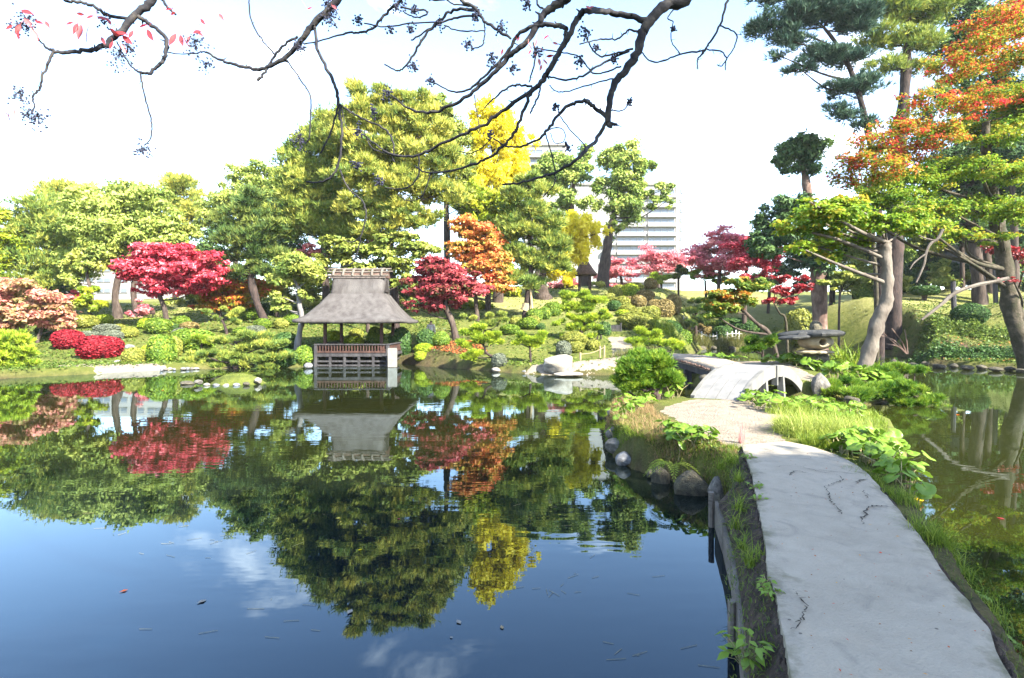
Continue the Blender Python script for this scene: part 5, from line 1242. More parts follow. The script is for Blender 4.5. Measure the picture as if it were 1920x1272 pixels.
pxtube([(1728, 600, 4), (1760, 575, 6), (1790, 550, 7), (1830, 535, 7), (1866, 528, 7), (1890, 522, 8)], 26)
tag(g.build('dead_branch', M['bark_pale']), 'long bare limb sloping down over the right bank from the grey leaning trunk', 'branch')

# ------------------------------------------------------------------ cloud pruned pines
def cloud(name, label, base, trunk, ells, n, mat, seed, lscale=1.0, mod=None, bark='bark_pine', group='cloud pruned pines'):
    m_ = dict(mod or {})
    return tree(name, label, 'pine', base, trunk, ells, 'pad', n, mat, bark, group, seed, .5, .02, lscale, None, m_)
cloud('cloud_pine', 'bright yellow green clipped pine at the left edge of the pond', (22, 700, 27.5), [(22, 702, 5), (24, 680, 5), (20, 660, 4)], [(20, 632, 40, 10), (50, 640, 24, 10), (0, 648, 44, 10), (44, 660, 32, 10), (15, 668, 48, 10), (50, 680, 22, 9), (10, 688, 46, 10), (-20, 665, 40, 30)], 5200, 'pine_bright', 61)
cloud('cloud_pine', 'wide low cloud pruned pine spreading over the left shore', (440, 692, 31.5), [(440, 694, 7), (434, 676, 6), (446, 655, 5), (440, 640, 4)], [(470, 632, 42, 8), (420, 640, 30, 8), (510, 648, 40, 9), (455, 652, 44, 8), (385, 664, 36, 8), (430, 670, 40, 8), (482, 672, 40, 9), (522, 668, 28, 8), (350, 680, 30, 7), (395, 686, 34, 7), (450, 684, 30, 7), (500, 688, 24, 8)], 6800, 'pine_mid', 62, 1.0)
cloud('cloud_pine', 'golden tufted small pine above the wide shore pine', (378, 656, 34.5), [(378, 656, 4), (378, 648, 3)], [(378, 636, 20, 7), (392, 640, 16, 6), (366, 644, 16, 6)], 1300, 'pine_bright', 63)
cloud('cloud_pine', 'three tiered cloud pruned tree on the slope left of the camellia', (425, 622, 41), [(425, 624, 6), (420, 608, 5), (412, 594, 4)], [(391, 586, 10, 5), (416, 581, 17, 6), (444, 590, 12, 10), (438, 604, 10, 8), (405, 600, 10, 6)], 1500, 'pine_mid', 64)
cloud('cloud_pine', 'bright green cloud pine on a leaning trunk over the shore mound', (955, 684, 30), [(955, 686, 6), (938, 674, 6), (914, 664, 5), (908, 650, 4), (902, 640, 4)], [(904, 618, 20, 6), (886, 626, 24, 7), (918, 630, 20, 7), (895, 640, 30, 7), (870, 648, 18, 6), (925, 643, 14, 5), (892, 664, 18, 6), (880, 672, 14, 6)], 3400, 'pine_bright', 65)
cloud('cloud_pine', 'small flat topped pine on the shore mound behind the white boulder', (995, 672, 30), [(995, 674, 5), (994, 660, 4), (993, 648, 3)], [(985, 636, 20, 8), (1008, 634, 20, 7), (994, 644, 26, 7), (968, 644, 10, 6)], 2000, 'pine_bright', 66)
cloud('cloud_pine', 'big layered bright green cloud pine in the centre of the garden', (1092, 640, 37), [(1092, 642, 7), (1090, 620, 7), (1096, 596, 6), (1090, 575, 5)], [(1080, 556, 30, 8), (1110, 562, 30, 8), (1066, 572, 22, 7), (1095, 578, 40, 8), (1130, 588, 22, 7), (1068, 596, 20, 8), (1105, 598, 36, 8), (1052, 608, 18, 6), (1085, 616, 26, 7), (1120, 614, 20, 7), (1064, 630, 16, 7), (1100, 630, 20, 6), (1140, 595, 12, 5)], 6000, 'pine_bright', 67)
cloud('cloud_pine', 'dark flat pine spreading along the lawn behind the shore mound', (905, 620, 41), [(905, 624, 5), (900, 612, 4), (905, 600, 3)], [(885, 598, 24, 5), (920, 592, 26, 5), (945, 600, 16, 5), (905, 606, 34, 5), (934, 610, 22, 5)], 2300, 'pine_mid', 68)
cloud('cloud_pine', 'low bright pine sweeping down to the path by the earth bridge', (1215, 655, 33), [(1215, 658, 7), (1212, 645, 6), (1216, 634, 5)], [(1200, 622, 20, 6), (1225, 630, 28, 7), (1185, 640, 20, 7), (1212, 642, 32, 7), (1250, 642, 24, 6), (1268, 652, 18, 6), (1190, 652, 16, 6)], 3400, 'pine_bright', 69)
cloud('cloud_pine', 'dark green pine patch behind the low bright pine', (1235, 625, 41), [(1235, 628, 5), (1234, 618, 4)], [(1225, 612, 22, 7), (1248, 618, 16, 7), (1236, 624, 24, 6)], 1700, 'pine_dark', 70)
cloud('cloud_pine', 'dark layered pine at the foot of the lawn hill left of the pond fence', (1305, 626, 57), [(1305, 630, 7), (1304, 605, 6), (1306, 580, 4)], [(1300, 566, 20, 7), (1320, 578, 24, 7), (1292, 588, 20, 7), (1325, 596, 26, 7), (1300, 604, 26, 7), (1285, 612, 18, 6), (1340, 610, 26, 6)], 4200, 'pine_dark', 71, 1.3)
cloud('cloud_pine', 'leftmost bright cushion pine high on the lawn hill', (1240, 538, 68), [(1240, 540, 5), (1240, 532, 4)], [(1232, 520, 15, 5), (1252, 522, 14, 5), (1240, 528, 22, 5)], 1700, 'pine_bright', 72, 1.5)
cloud('cloud_pine', 'dark topped cushion pine in the middle of the hilltop row', (1272, 530, 69), [(1272, 534, 5), (1272, 522, 4)], [(1268, 506, 16, 6), (1284, 512, 18, 6), (1272, 520, 20, 6)], 1600, 'pine_dark', 73, 1.5)
cloud('cloud_pine', 'pale green spreading pine at the right of the hilltop row', (1325, 536, 67), [(1325, 538, 5), (1322, 528, 4)], [(1305, 512, 18, 5), (1330, 510, 22, 5), (1350, 518, 22, 5), (1318, 520, 28, 5), (1338, 528, 26, 5)], 2600, 'pine_bright', 74, 1.5)
cloud('cloud_pine', 'shaggy green pine shrub left of the stone lantern', (1430, 664, 23.5), [(1430, 666, 5), (1430, 655, 4)], [(1415, 640, 20, 8), (1442, 636, 20, 8), (1428, 648, 30, 9), (1410, 656, 16, 6)], 2600, 'pine_near', 75, .8)
cloud('cloud_pine', 'shaggy near pine shrub at the left tip of the dirt path', (1225, 752, 13.9), [(1232, 754, 16), (1228, 735, 14), (1216, 718, 10), (1214, 700, 7)],
  [(1215, 674, 36, 14), (1190, 692, 34, 14), (1242, 690, 34, 14), (1216, 700, 50, 14), (1178, 714, 30, 13), (1250, 710, 32, 13), (1204, 724, 44, 13), (1264, 716, 16, 9), (1170, 728, 18, 8)], 4600, 'pine_near', 76, .62, {'sub': 10, 'K': 8, 'W': .04, 'flat': .65})
cloud('cloud_pine', 'feathery low pine trailing over the right hand pond', (1640, 738, 17.0), [(1612, 742, 12), (1632, 732, 10), (1660, 728, 8), (1690, 735, 6), (1730, 748, 4)],
  [(1640, 700, 40, 10, 1.5), (1680, 692, 40, 8, 1.5), (1715, 698, 26, 7, 1.5), (1660, 712, 44, 9, 1), (1580, 722, 40, 9), (1625, 728, 46, 9), (1560, 736, 34, 9), (1680, 726, 40, 8), (1600, 742, 46, 9, -.5), (1660, 742, 46, 8), (1710, 740, 34, 8), (1740, 752, 32, 8), (1700, 756, 36, 7), (1765, 764, 20, 6)], 6600, 'pine_near', 77, .72, {'sub': 9, 'K': 7, 'W': .04, 'flat': .55})

# ------------------------------------------------------------------ clipped shrubs
D_ = dome
for row in (
 (127, 638, 23, 17, 'hedge_red', 'smaller upper crimson clipped dome on the left grass slope'),
 (188, 652, 32, 20, 'hedge_red', 'larger lower crimson clipped dome on the left grass slope'),
 (162, 604, 18, 11, 'hedge_olive', 'yellow olive rounded shrub above the smaller crimson dome'),
 (195, 600, 13, 9, 'hedge_lime', 'bright green shrub at the foot of the pale camphor'),
 (95, 620, 22, 10, 'hedge_dark', 'dark low shrub under the weeping pink maple'),
 (118, 611, 13, 7, 'hedge_olive', 'small olive shrub right of the weeping pink maple'),
 (200, 617, 19, 8, 'hedge_grey', 'grey green rounded shrub on the lawn above the larger crimson dome'),
 (212, 629, 17, 8, 'hedge_grey', 'grey green shrub just behind the larger crimson dome'),
 (168, 630, 19, 8, 'hedge_grey', 'grey twiggy shrub between the two crimson domes'),
 (222, 615, 10, 6, 'hedge_olive', 'small olive shrub right of the grey green pair'),
 (243, 624, 13, 9, 'hedge_olive', 'dull olive shrub on the slope right of the crimson domes'),
 (275, 608, 13, 9, 'hedge_lime', 'loose lime shrub on the lawn left of the crimson maple trunk'),
 (298, 612, 20, 13, 'hedge_green', 'green clipped dome left of the crimson maple foot'),
 (340, 605, 16, 10, 'hedge_green', 'green clipped dome right of the crimson maple foot'),
 (323, 614, 13, 6, 'hedge_dark', 'low dark dome between the two green domes under the crimson maple'),
 (355, 613, 15, 8, 'hedge_brown', 'brownish clipped dome below the crimson maple'),
 (341, 625, 15, 8, 'hedge_grey', 'grey green low dome in front of the brownish dome'),
 (303, 658, 22, 25, 'hedge_green', 'tall green clipped shrub near the left shore'),
 (323, 653, 15, 18, 'hedge_olive', 'olive egg shaped shrub beside the tall green shrub'),
 (362, 640, 33, 21, 'hedge_green', 'broad dark green dome behind the wide shore pine'),
 (275, 662, 10, 12, 'hedge_lime', 'lime egg shaped shrub left of the tall green shrub'),
 (251, 670, 18, 15, 'hedge_olive', 'yellow spotted olive shrub beside the white shore stone'),
 (472, 590, 20, 11, 'hedge_green', 'flat topped green shrub left of the camellia'),
 (499, 582, 14, 11, 'hedge_dark', 'dark purplish shrub behind the flat topped green shrub'),
 (493, 608, 14, 9, 'hedge_green', 'green dome on the shaded slope left of the camellia trunk'),
 (528, 608, 11, 9, 'hedge_olive', 'small olive dome beside the camellia trunk'),
 (480, 619, 16, 7, 'hedge_grey', 'grey green flat dome above the wide shore pine'),
 (455, 621, 15, 6, 'hedge_green', 'low green dome at the top edge of the wide shore pine'),
 (548, 600, 13, 11, 'hedge_green', 'green dome directly behind the camellia trunk'),
 (535, 645, 22, 18, 'hedge_dark', 'dark leafy mound at the foot of the camellia'),
 (530, 672, 26, 16, 'hedge_dark', 'dark glossy bush on the shore left of the pavilion'),
 (570, 668, 16, 16, 'hedge_green', 'green bush squeezed between camellia roots and pavilion'),
 (664, 640, 16, 8, 'hedge_lime', 'lime dome seen through the pavilion, left one'),
 (668, 626, 12, 8, 'hedge_olive', 'pale flat shrub seen through the pavilion above the lime dome'),
 (705, 628, 14, 12, 'hedge_green', 'green shrub seen through the pavilion at its right post'),
 (625, 632, 14, 10, 'hedge_lime', 'lime shrub seen through the pavilion at its left posts'),
 (750, 634, 18, 16, 'hedge_dark', 'dark round bush behind the right end of the pavilion'),
 (797, 655, 19, 9, 'hedge_lime', 'lime clipped mound on the shore right of the pavilion'),
 (789, 667, 10, 7, 'hedge_lime', 'little lime clipped ball below the lime mound by the pavilion'),
 (798, 634, 16, 14, 'hedge_dark', 'dark bush in front of the walking person'),
 (828, 638, 14, 13, 'hedge_green', 'green bush right of the walking person'),
 (936, 677, 13, 12, 'hedge_grey', 'variegated round shrub on the waterline below the leaning cloud pine'),
 (1003, 592, 14, 11, 'hedge_green', 'largest dark green dome beside the straw wrapped pine'),
 (1022, 588, 11, 11, 'hedge_green', 'middle green dome right of the straw wrapped pine'),
 (1036, 581, 15, 12, 'hedge_green', 'upper green dome right of the straw wrapped pine'),
 (1000, 602, 11, 8, 'hedge_olive', 'olive dome tucked below the largest dark green dome'),
 (990, 608, 18, 10, 'hedge_green', 'wide green dome on top of the shore mound'),
 (968, 606, 12, 9, 'hedge_olive', 'olive dome left of the wide green dome'),
 (956, 619, 17, 9, 'hedge_green', 'oval green dome on the left flank of the shore mound'),
 (1014, 613, 8, 6, 'hedge_dark', 'small dark dome right of the wide green dome'),
 (1077, 637, 23, 13, 'hedge_olive', 'olive mushroom shaped dome above the white boulder'),
 (1080, 650, 14, 8, 'hedge_olive', 'small olive dome tucked under the mushroom dome'),
 (1112, 646, 11, 8, 'hedge_olive', 'small olive dome by the roped posts'),
 (1057, 653, 13, 11, 'hedge_grey', 'pale leafed ball shrub directly over the white boulder'),
 (1133, 619, 11, 13, 'hedge_dark', 'dark green ball on short stems by the path gate'),
 (1154, 551, 10, 10, 'hedge_olive', 'tall olive dome at the left of the hilltop cluster'),
 (1181, 547, 14, 11, 'hedge_lime', 'biggest lime dome of the hilltop cluster'),
 (1160, 542, 9, 6, 'hedge_olive', 'small olive dome at the back left of the hilltop cluster'),
 (1191, 539, 12, 7, 'hedge_olive', 'flat olive dome behind the biggest lime dome'),
 (1219, 534, 10, 9, 'hedge_brown', 'brownish dome alone at the upper right of the hilltop cluster'),
 (1210, 556, 13, 9, 'hedge_brown', 'brownish dome right of the biggest lime dome'),
 (1176, 563, 11, 6, 'hedge_brown', 'low brown dome under the biggest lime dome'),
 (1198, 566, 11, 9, 'hedge_brown', 'grey brown dome in the middle of the hillside domes'),
 (1166, 568, 12, 9, 'hedge_olive', 'sunny olive dome left of the grey brown dome'),
 (1144, 559, 8, 7, 'hedge_olive', 'little olive dome behind the big central cloud pine'),
 (1152, 575, 10, 8, 'hedge_dark', 'dark green tuft between cloud pine and olive domes'),
 (1176, 581, 13, 7, 'hedge_olive', 'flat olive dome below the sunny olive dome'),
 (1167, 588, 10, 6, 'hedge_lime', 'low lime dome left above the dark mushroom dome'),
 (1200, 590, 15, 8, 'hedge_olive', 'olive dome right above the dark mushroom dome'),
 (1220, 589, 14, 11, 'hedge_olive', 'smooth olive dome in front of the pinkish dome'),
 (1229, 580, 15, 13, 'hedge_brown', 'pinkish brown dome with faded blossoms'),
 (1247, 580, 14, 14, 'hedge_brown', 'tall russet dome right of the pinkish dome'),
 (1263, 566, 12, 10, 'hedge_brown', 'grey brown ball on the lawn above the russet dome'),
 (1272, 596, 14, 9, 'hedge_olive', 'flat topped olive shrub at the right end of the domes'),
 (1189, 603, 26, 14, 'hedge_olive', 'wide dark olive mushroom dome beside the path gate'),
 (1098, 600, 14, 10, 'hedge_dark', 'dark shrub glimpsed behind the big central cloud pine'),
 (1318, 617, 14, 9, 'hedge_brown', 'brown olive dome behind the pond fence'),
 (1355, 622, 17, 9, 'hedge_dark', 'dark green oval dome behind the pond fence'),
 (1398, 616, 24, 13, 'hedge_dark', 'dark mounded shrub behind the arching maple stems'),
 (1372, 606, 26, 9, 'hedge_dark', 'long dark shrub above the oval dome by the fence'),
 (1702, 484, 18, 12, 'hedge_green', 'round green dome high on the right slope'),
 (1690, 520, 12, 9, 'hedge_dark', 'small dark ball below the high round dome'),
 (1630, 530, 26, 16, 'hedge_green', 'bushy hedge at the left foot of the tallest pine'),
 (1820, 590, 26, 18, 'hedge_dark', 'dark fir like bush on the right slope'),
 (1498, 596, 22, 13, 'hedge_olive', 'yellow flecked shrub at the foot of the ivy clad trunk'),
): dome(*row)
# umbrella topiary on the right lawn
um = thing('umbrella_topiary', P(1733, 562, 50), 'small dark flat topped topiary on a stem on the right lawn', 'shrub')
g = Geo(); 
for dx in (-5, 0, 6): g.tube([P(1733 + dx * .3, 566, 50), P(1733 + dx * .6, 556, 50), P(1733 + dx * 1.6, 545, 50)], [.10, .08, .06], 6)
g.build('stem', M['bark'], um)
o = bpy.data.objects.new('foliage', dome_mesh('mound', 1900, 1)); link(o, um); o.matrix_basis = Matrix.Translation(P(1734, 545, 50)) @ Matrix.Diagonal((24 / F * 50, 1.0, 9 / F * 50, 1)); o.material_slots[0].link = 'OBJECT'; o.material_slots[0].material = M['hedge_dark']
g = Geo(); g.tube([P(1133, 645, 35.5), P(1133, 628, 36.5)], [.08, .07], 6); tag(g.build('shrub_stem', M['bark']), 'short stem carrying the dark green ball shrub', 'stem') if False else None

for k, (px, yb, d_, el, mt, lab) in enumerate((
 (1715, 545, 64, [(1705, 450, 36, 40), (1740, 490, 40, 24), (1690, 500, 26, 20), (1720, 400, 34, 30)], 'broad_mid', 'leafy tree filling the gap right of the tallest pine'),
 (1778, 535, 61, [(1770, 440, 44, 40), (1800, 490, 40, 22), (1760, 500, 30, 16), (1785, 380, 40, 34)], 'broad_dark', 'dark evergreen beyond the umbrella topiary'),
 (1850, 530, 60, [(1840, 430, 50, 44), (1870, 490, 50, 26), (1830, 510, 30, 14), (1850, 370, 46, 36)], 'broad_dark', 'dark evergreen behind the three prop posts'),
 (1925, 540, 57, [(1925, 430, 50, 56), (1910, 500, 50, 28), (1930, 350, 40, 50)], 'broad_mid', 'broad green tree closing the right edge of the slope'),
 (1560, 552, 62, [(1560, 470, 34, 40), (1590, 420, 34, 40), (1610, 480, 34, 40)], 'broad_dark', 'dark evergreen between the ivy clad trunk and the slim grey stemmed tree'))):
    T('broadleaf_tree', lab, 'tree', (px, yb, d_), [(px, yb, 12), (px + 2, (yb + el[0][1]) / 2, 10), (el[0][0], el[0][1], 6)], el, 'broad', 4200, mt, seed=160 + k, limbs=.3)
for k, (px, mt, lab) in enumerate(((1662, 'broad_mid', 'low skyline bush just right of the tallest pine foot'), (1708, 'broad_dark', 'dark low skyline bush above the high round dome'), (1758, 'broad_mid', 'mid green skyline bush above the umbrella topiary'), (1806, 'broad_dark', 'dark skyline bush in front of the pale masonry block'), (1856, 'broad_mid', 'skyline bush behind the middle prop post'), (1908, 'broad_dark', 'dark skyline bush at the far right end'))):
    T('thicket', lab, 'bush', (px, 552, 54 + k % 2 * 2), [(px, 552, 6), (px + 2, 540, 5), (px, 528, 3)], [(px - 8, 524, 30, 18), (px + 14, 530, 30, 14), (px, 506, 24, 16)], 'broad', 2200, mt, seed=180 + k, limbs=.3)
# dense growth that closes the view behind the gardens
for k, (px, yb, d_, el, n_, mt, lab) in enumerate((
 (-20, 596, 58, [(-30, 560, 50, 26), (20, 565, 40, 22)], 3000, 'broad_mid', 'low green thicket at the far left behind the weeping pink maple'),
 (110, 592, 60, [(100, 545, 34, 22), (60, 560, 30, 20), (130, 560, 26, 16)], 2600, 'broad_dark', 'dark thicket below the dark green left pine'),
 (380, 588, 60, [(370, 545, 40, 26), (410, 520, 40, 30), (350, 565, 40, 14)], 3400, 'broad_mid', 'green thicket behind the crimson maple'),
 (455, 588, 63, [(450, 540, 46, 34), (490, 560, 40, 20)], 3400, 'broad_dark', 'dark thicket behind the orange and olive maples'),
 (560, 590, 56, [(555, 560, 40, 20), (590, 540, 34, 26), (530, 570, 30, 14), (600, 575, 40, 12)], 3800, 'broad_mid', 'green thicket behind the camellia'),
 (650, 596, 54, [(640, 545, 44, 24), (690, 550, 44, 26), (665, 575, 50, 14), (735, 560, 34, 22)], 4600, 'broad_mid', 'leafy thicket showing above and below the pavilion eaves'),
 (775, 598, 54, [(770, 545, 36, 28), (800, 570, 36, 16), (760, 580, 30, 12)], 3400, 'broad_dark', 'dark thicket between the pavilion and the crimson purple maple'),
 (865, 596, 53, [(860, 575, 36, 14), (900, 578, 34, 10), (840, 540, 26, 20)], 2800, 'lime', 'sunny thicket below the orange topped maple'),
 (960, 584, 60, [(950, 550, 30, 18), (975, 520, 26, 26), (945, 500, 24, 24)], 3000, 'lime', 'yellow green thicket behind the slim black pine'),
 (1080, 548, 66, [(1070, 535, 24, 10), (1130, 536, 22, 8)], 1500, 'broad_mid', 'low bushes at the feet of the hilltop camphors'),
 (1440, 548, 66, [(1440, 525, 34, 16), (1475, 500, 30, 26), (1500, 530, 30, 14), (1410, 535, 26, 9)], 3600, 'broad_dark', 'dark bushes on the skyline left of the ivy clad trunk'),
 (1600, 546, 60, [(1600, 500, 36, 30), (1570, 530, 30, 16), (1640, 520, 34, 24), (1610, 450, 30, 24)], 4600, 'broad_mid', 'green thicket between the ivy clad trunk and the tallest pine'),
 (1740, 520, 62, [(1725, 490, 30, 20), (1770, 480, 36, 26), (1800, 500, 30, 20)], 3400, 'broad_dark', 'dark bushes along the top of the right slope'),
 (1870, 520, 58, [(1850, 480, 40, 30), (1900, 490, 40, 30), (1940, 460, 40, 40), (1870, 520, 40, 14)], 5000, 'broad_dark', 'dark woodland undergrowth at the far right'))):
    T('thicket', lab, 'bush', (px, yb, d_), [(px, yb, 6), (px + 3, (yb + el[0][1]) / 2, 5), (el[0][0], el[0][1], 3)], el, 'broad', n_, mt, seed=120 + k, limbs=.4)
for k, (px, yb, yt, w, d_, lab) in enumerate(((1836, 566, 330, 15, 50, 'dark straight trunk behind the leftmost prop post'), (1806, 560, 360, 9, 54, 'thin dark trunk left of the dark straight trunk'), (1905, 560, 330, 13, 46, 'dark leaning trunk at the far right of the wood'))):
    T('bare_trunk_tree', lab, 'tree', (px, yb, d_), [(px, yb, w), (px - 3, (yb + yt) / 2, w * .9), (px - 8, yt, w * .6)], [(px - 6, yt - 30, 50, 40), (px + 20, yt + 10, 36, 24)], 'broad', 4000, 'broad_dark', seed=140 + k)

dome(1258, 617, 18, 13, 'hedge_dark', 'dark shrub at the left end of the far pond inlet', d=46)
dome(1277, 634, 18, 14, 'hedge_green', 'green shrub on the steep edge of the far pond inlet', d=48)
dome(1266, 648, 18, 9, 'hedge_green', 'low green shrub at the waterline of the far pond inlet', d=45)
dome(1246, 636, 16, 10, 'hedge_dark', 'dark mound behind the low bright pine near the inlet', d=43)
# ------------------------------------------------------------------ stones
rock(1050, 684, 31, 16, 'rock_white', 'big pale squared boulder on the far waterline in the centre', d=27.6, name='boulder', rot=.15, shape=1, deep=.6)
rock(1066, 702, 25, 4, 'rock_white', 'long flat pale stone lying in the water before the big boulder', d=26.6, name='flat_stone', rot=.1, shape=2, deep=.5)
for row in (
 (1133, 693, 10, 9, 'rock_white', 'rounded pale stone at the foot of the garden path landing'), (1145, 696, 7, 7, 'rock', 'small brownish stone between the two landing stones'), (1156, 684, 14, 8, 'rock', 'broad grey stone at the right of the path landing'),
 (1116, 700, 12, 3, 'rock_white', 'thin flat stone beside the path landing in the water'), (1108, 690, 12, 4, 'rock', 'flat stone behind the thin landing stone'), (1168, 690, 10, 6, 'rock_grey', 'grey stone half hidden by the near pine shrub'),
 (911, 688, 11, 4, 'rock_dark', 'dark flat stone under the leaning cloud pine'), (930, 694, 9, 4, 'rock_white', 'pale stone below the variegated round shrub'), (986, 697, 9, 3, 'rock_grey', 'low grey stone left of the big pale boulder'), (1003, 699, 8, 3, 'rock_grey', 'second low grey stone nearer the big pale boulder'),
 (812, 678, 7, 5, 'rock_grey', 'upright grey stone at the foot of the leaf strewn slope'), (830, 683, 7, 4, 'rock_grey', 'grey shore stone next to the upright stone'), (846, 685, 8, 3, 'rock_dark', 'dark shore stone on the leaf strewn slope edge'), (868, 688, 8, 3, 'rock_grey', 'grey shore stone below the bright leaning pine'), (890, 690, 7, 3, 'rock_dark', 'dark shore stone left of the flat one under the pine'),
 (222, 684, 11, 7, 'rock_white', 'white blocky stone on the left grass by the shore'), (590, 676, 8, 11, 'rock_white', 'tall pale stone by the left corner of the pavilion'), (578, 686, 8, 5, 'rock_grey', 'low grey stone at the water left of the pavilion'), (790, 679, 11, 4, 'rock_grey', 'flat grey stone right of the pavilion under the lime mound'), (770, 668, 12, 5, 'rock_grey', 'grey stone in the shade under the pavilion right end')):
    rock(*row)
rock(243, 652, 9, 5, 'rock_grey', 'slanting bluish stone on the left grass slope', d=36.5)
for k in range(16):   # kerb of small stones along the left shore
    px = 245 + k * 8.2; py = 694 - .18 * k + RNG.uniform(-1, 1)
    rock(px, py, RNG.uniform(3, 5), RNG.uniform(1.6, 2.6), ['rock_white', 'rock_grey', 'rock'][k % 3], 'small stone in the pale kerb row along the left shore', name='shore_stone', group='kerb stones along the left shore')
for k, (px, py, r_) in enumerate([(1690, 684, 8), (1712, 687, 10), (1735, 684, 7), (1760, 689, 11), (1788, 688, 8), (1812, 692, 12), (1840, 691, 9), (1866, 695, 13), (1895, 694, 10), (1918, 698, 12), (1675, 680, 7)]):
    rock(px, py - 2, r_, 4, 'rock_dark', 'dark shaded stone in the row along the right hand bank', name='shore_stone', group='dark stones along the right bank')
for k, (px, py) in enumerate([(1290, 648), (1304, 650), (1318, 649), (1334, 651), (1350, 649), (1368, 651), (1384, 649)]):
    c = G(px, py + 4, 0.0); rock(0, 0, 0, 0, 'rock_dark', 'dark stone at the waterline under the reeds by the pond fence', name='shore_stone', group='stones under the far reeds', world=((c[0], min(c[1], 56.3), .1), .35, .22))
# turtle shaped islet
isl = thing('islet', (-11.3, 23.3, 0), 'low turtle shaped grass islet ringed with stones before the left shore', 'islet'); isl['kind'] = 'structure'
g = Geo(); a_ = np.linspace(0, 2 * math.pi, 40, endpoint=False)
X__ = np.array([np.stack([-11.3 + 1.22 * f * np.cos(a_) * (1 + .06 * np.sin(3 * a_)), 23.4 + .85 * f * np.sin(a_), np.full(40, -.1 + .52 * (1 - f ** 2.2)) + .012 * np.sin(9 * a_ + f * 9)], 1) for f in (1.05, 1, .92, .8, .65, .45, .2, .01)])
g.grid(X__, closed=True); g.build('mound', M['ground'], isl, True)
for k, (px, py, rx, ry, mt) in enumerate([(352, 719, 14, 4, 'rock_dark'), (372, 717, 8, 4, 'rock'), (388, 722, 6, 3, 'rock_white'), (405, 723, 7, 3, 'rock_grey'), (424, 723, 6, 3, 'rock_white'), (443, 722, 6, 3, 'rock_grey'), (462, 720, 7, 3, 'rock_dark'), (484, 714, 7, 5, 'rock_white')]):
    rock(px, py, rx, ry, mt, ['long dark head stone of the turtle islet', 'brownish neck stone of the turtle islet', 'leftmost pale stone along the turtle islet rim', 'grey stone next to the leftmost pale rim stone', 'middle pale stone along the turtle islet rim', 'grey stone right of the middle rim stone', 'dark stone near the tail of the turtle islet', 'pale tail stone at the right end of the turtle islet'][k], d=22.6 + (.5 if k in (0, 7) else 0), name='islet_stone', group='stones of the turtle islet')
tuft((-11.3, 23.4, .38), .9, 900, .045, .006, 'grass_green', 'short moss grass on the turtle islet', 'moss', None, .6, .3, 'grass', 5, False)
bpy.data.objects['moss']['kind'] = 'stuff'
# near stones of the dirt islet
for row in (
 (1172, 862, 17, 12, 'rock_grey', 'rounded bluish stone standing in the water at the islet corner', 9.75), (1160, 838, 26, 13, 'rock', 'flat topped pinkish stone above the rounded bluish one', 10.5), (1148, 812, 14, 11, 'rock', 'mossy grey stone under the dry grass at the islet edge', 11.3), (1180, 832, 12, 8, 'rock', 'small stone behind the flat topped pinkish one', 10.6), (1168, 792, 14, 15, 'rock_white', 'pale upright stone among the leaves at the islet tip', 12.6), (1145, 775, 8, 7, 'rock_grey', 'small grey stone at the far tip of the islet', 13.5),
 (1300, 916, 34, 27, 'rock_dark', 'large wedge shaped brown rock in the dark hollow by the path', 8.15), (1238, 900, 17, 24, 'rock_dark', 'mossy upright rock left of the wedge shaped rock', 8.7), (1342, 916, 16, 20, 'rock', 'lichen grey rock right of the wedge shaped rock', 7.6), (1222, 892, 12, 10, 'rock_dark', 'reddish dark stone with a fallen leaf by the hollow', 9.0), (1352, 946, 13, 17, 'rock_dark', 'small dark rock against the end of the plank wall', 7.2),
 (1424, 760, 12, 6, 'rock_grey', 'grey stone hidden at the foot of the arched bridge', 13.4), (1540, 724, 17, 20, 'rock', 'brown boulder right of the arched bridge', 17.0), (1596, 752, 14, 8, 'rock_dark', 'dark stone under the feathery pond pine', 15.4), (1560, 690, 14, 10, 'rock_dark', 'dark stone below the stone lantern', 20.0), (1610, 714, 18, 6, 'rock', 'flat stone at the foot of the pale bent maple', 19.3), (1322, 712, 12, 8, 'rock_dark', 'dark stone under the right end of the earth bridge', 19.0)):
    rock(*row[:6], d=row[6])

# ------------------------------------------------------------------ fences, posts, person, board
fx0, fx1 = P(1284, 634, 57.2), P(1398, 636, 57.2)
fn = thing('picket_fence', ((fx0[0] + fx1[0]) / 2, 57.2, .6), 'low white picket fence above the reeds on the far pond bank', 'fence')
for k in range(15):
    x_ = fx0[0] + (fx1[0] - fx0[0]) * k / 14; y_ = 57.6 + .3 * math.sin(k); zb = gz(x_, y_)
    g = Geo(); g.box((x_, y_, zb + .38), (.09 if k % 4 else .13, .07, 1.05 if k % 4 else 1.3)); g.build('picket', M['white_paint'], fn)
for zz_ in (.35, .68):
    g = Geo(); q = np.array([(fx0[0] + (fx1[0] - fx0[0]) * k / 14, 57.55 + .3 * math.sin(k), gz(fx0[0] + (fx1[0] - fx0[0]) * k / 14, 57.6) + zz_) for k in range(15)]); g.tube(q, np.full(15, .035), 6); g.build('rail', M['white_paint'], fn)
pf = thing('rope_fence', P(1115, 672, 30.5), 'short bamboo post and rope barrier along the garden path', 'fence')
ends = []
for k, (px, pb, pt, dd) in enumerate(((1088, 682, 661, 29.3), (1125, 663, 649, 32.0), (1133, 670, 648, 30.5), (1127, 640, 628, 37), (1120, 642, 630, 37))):
    a, b_ = P(px, pb, dd), P(px, pt, dd); a[2] = min(a[2], gz(a[0], dd)) - .15
    g = Geo(); g.tube([a, b_], [.055, .05], 8); g.build('post', M['straw'] if k < 3 else M['wood_dark'], pf); ends.append(b_)
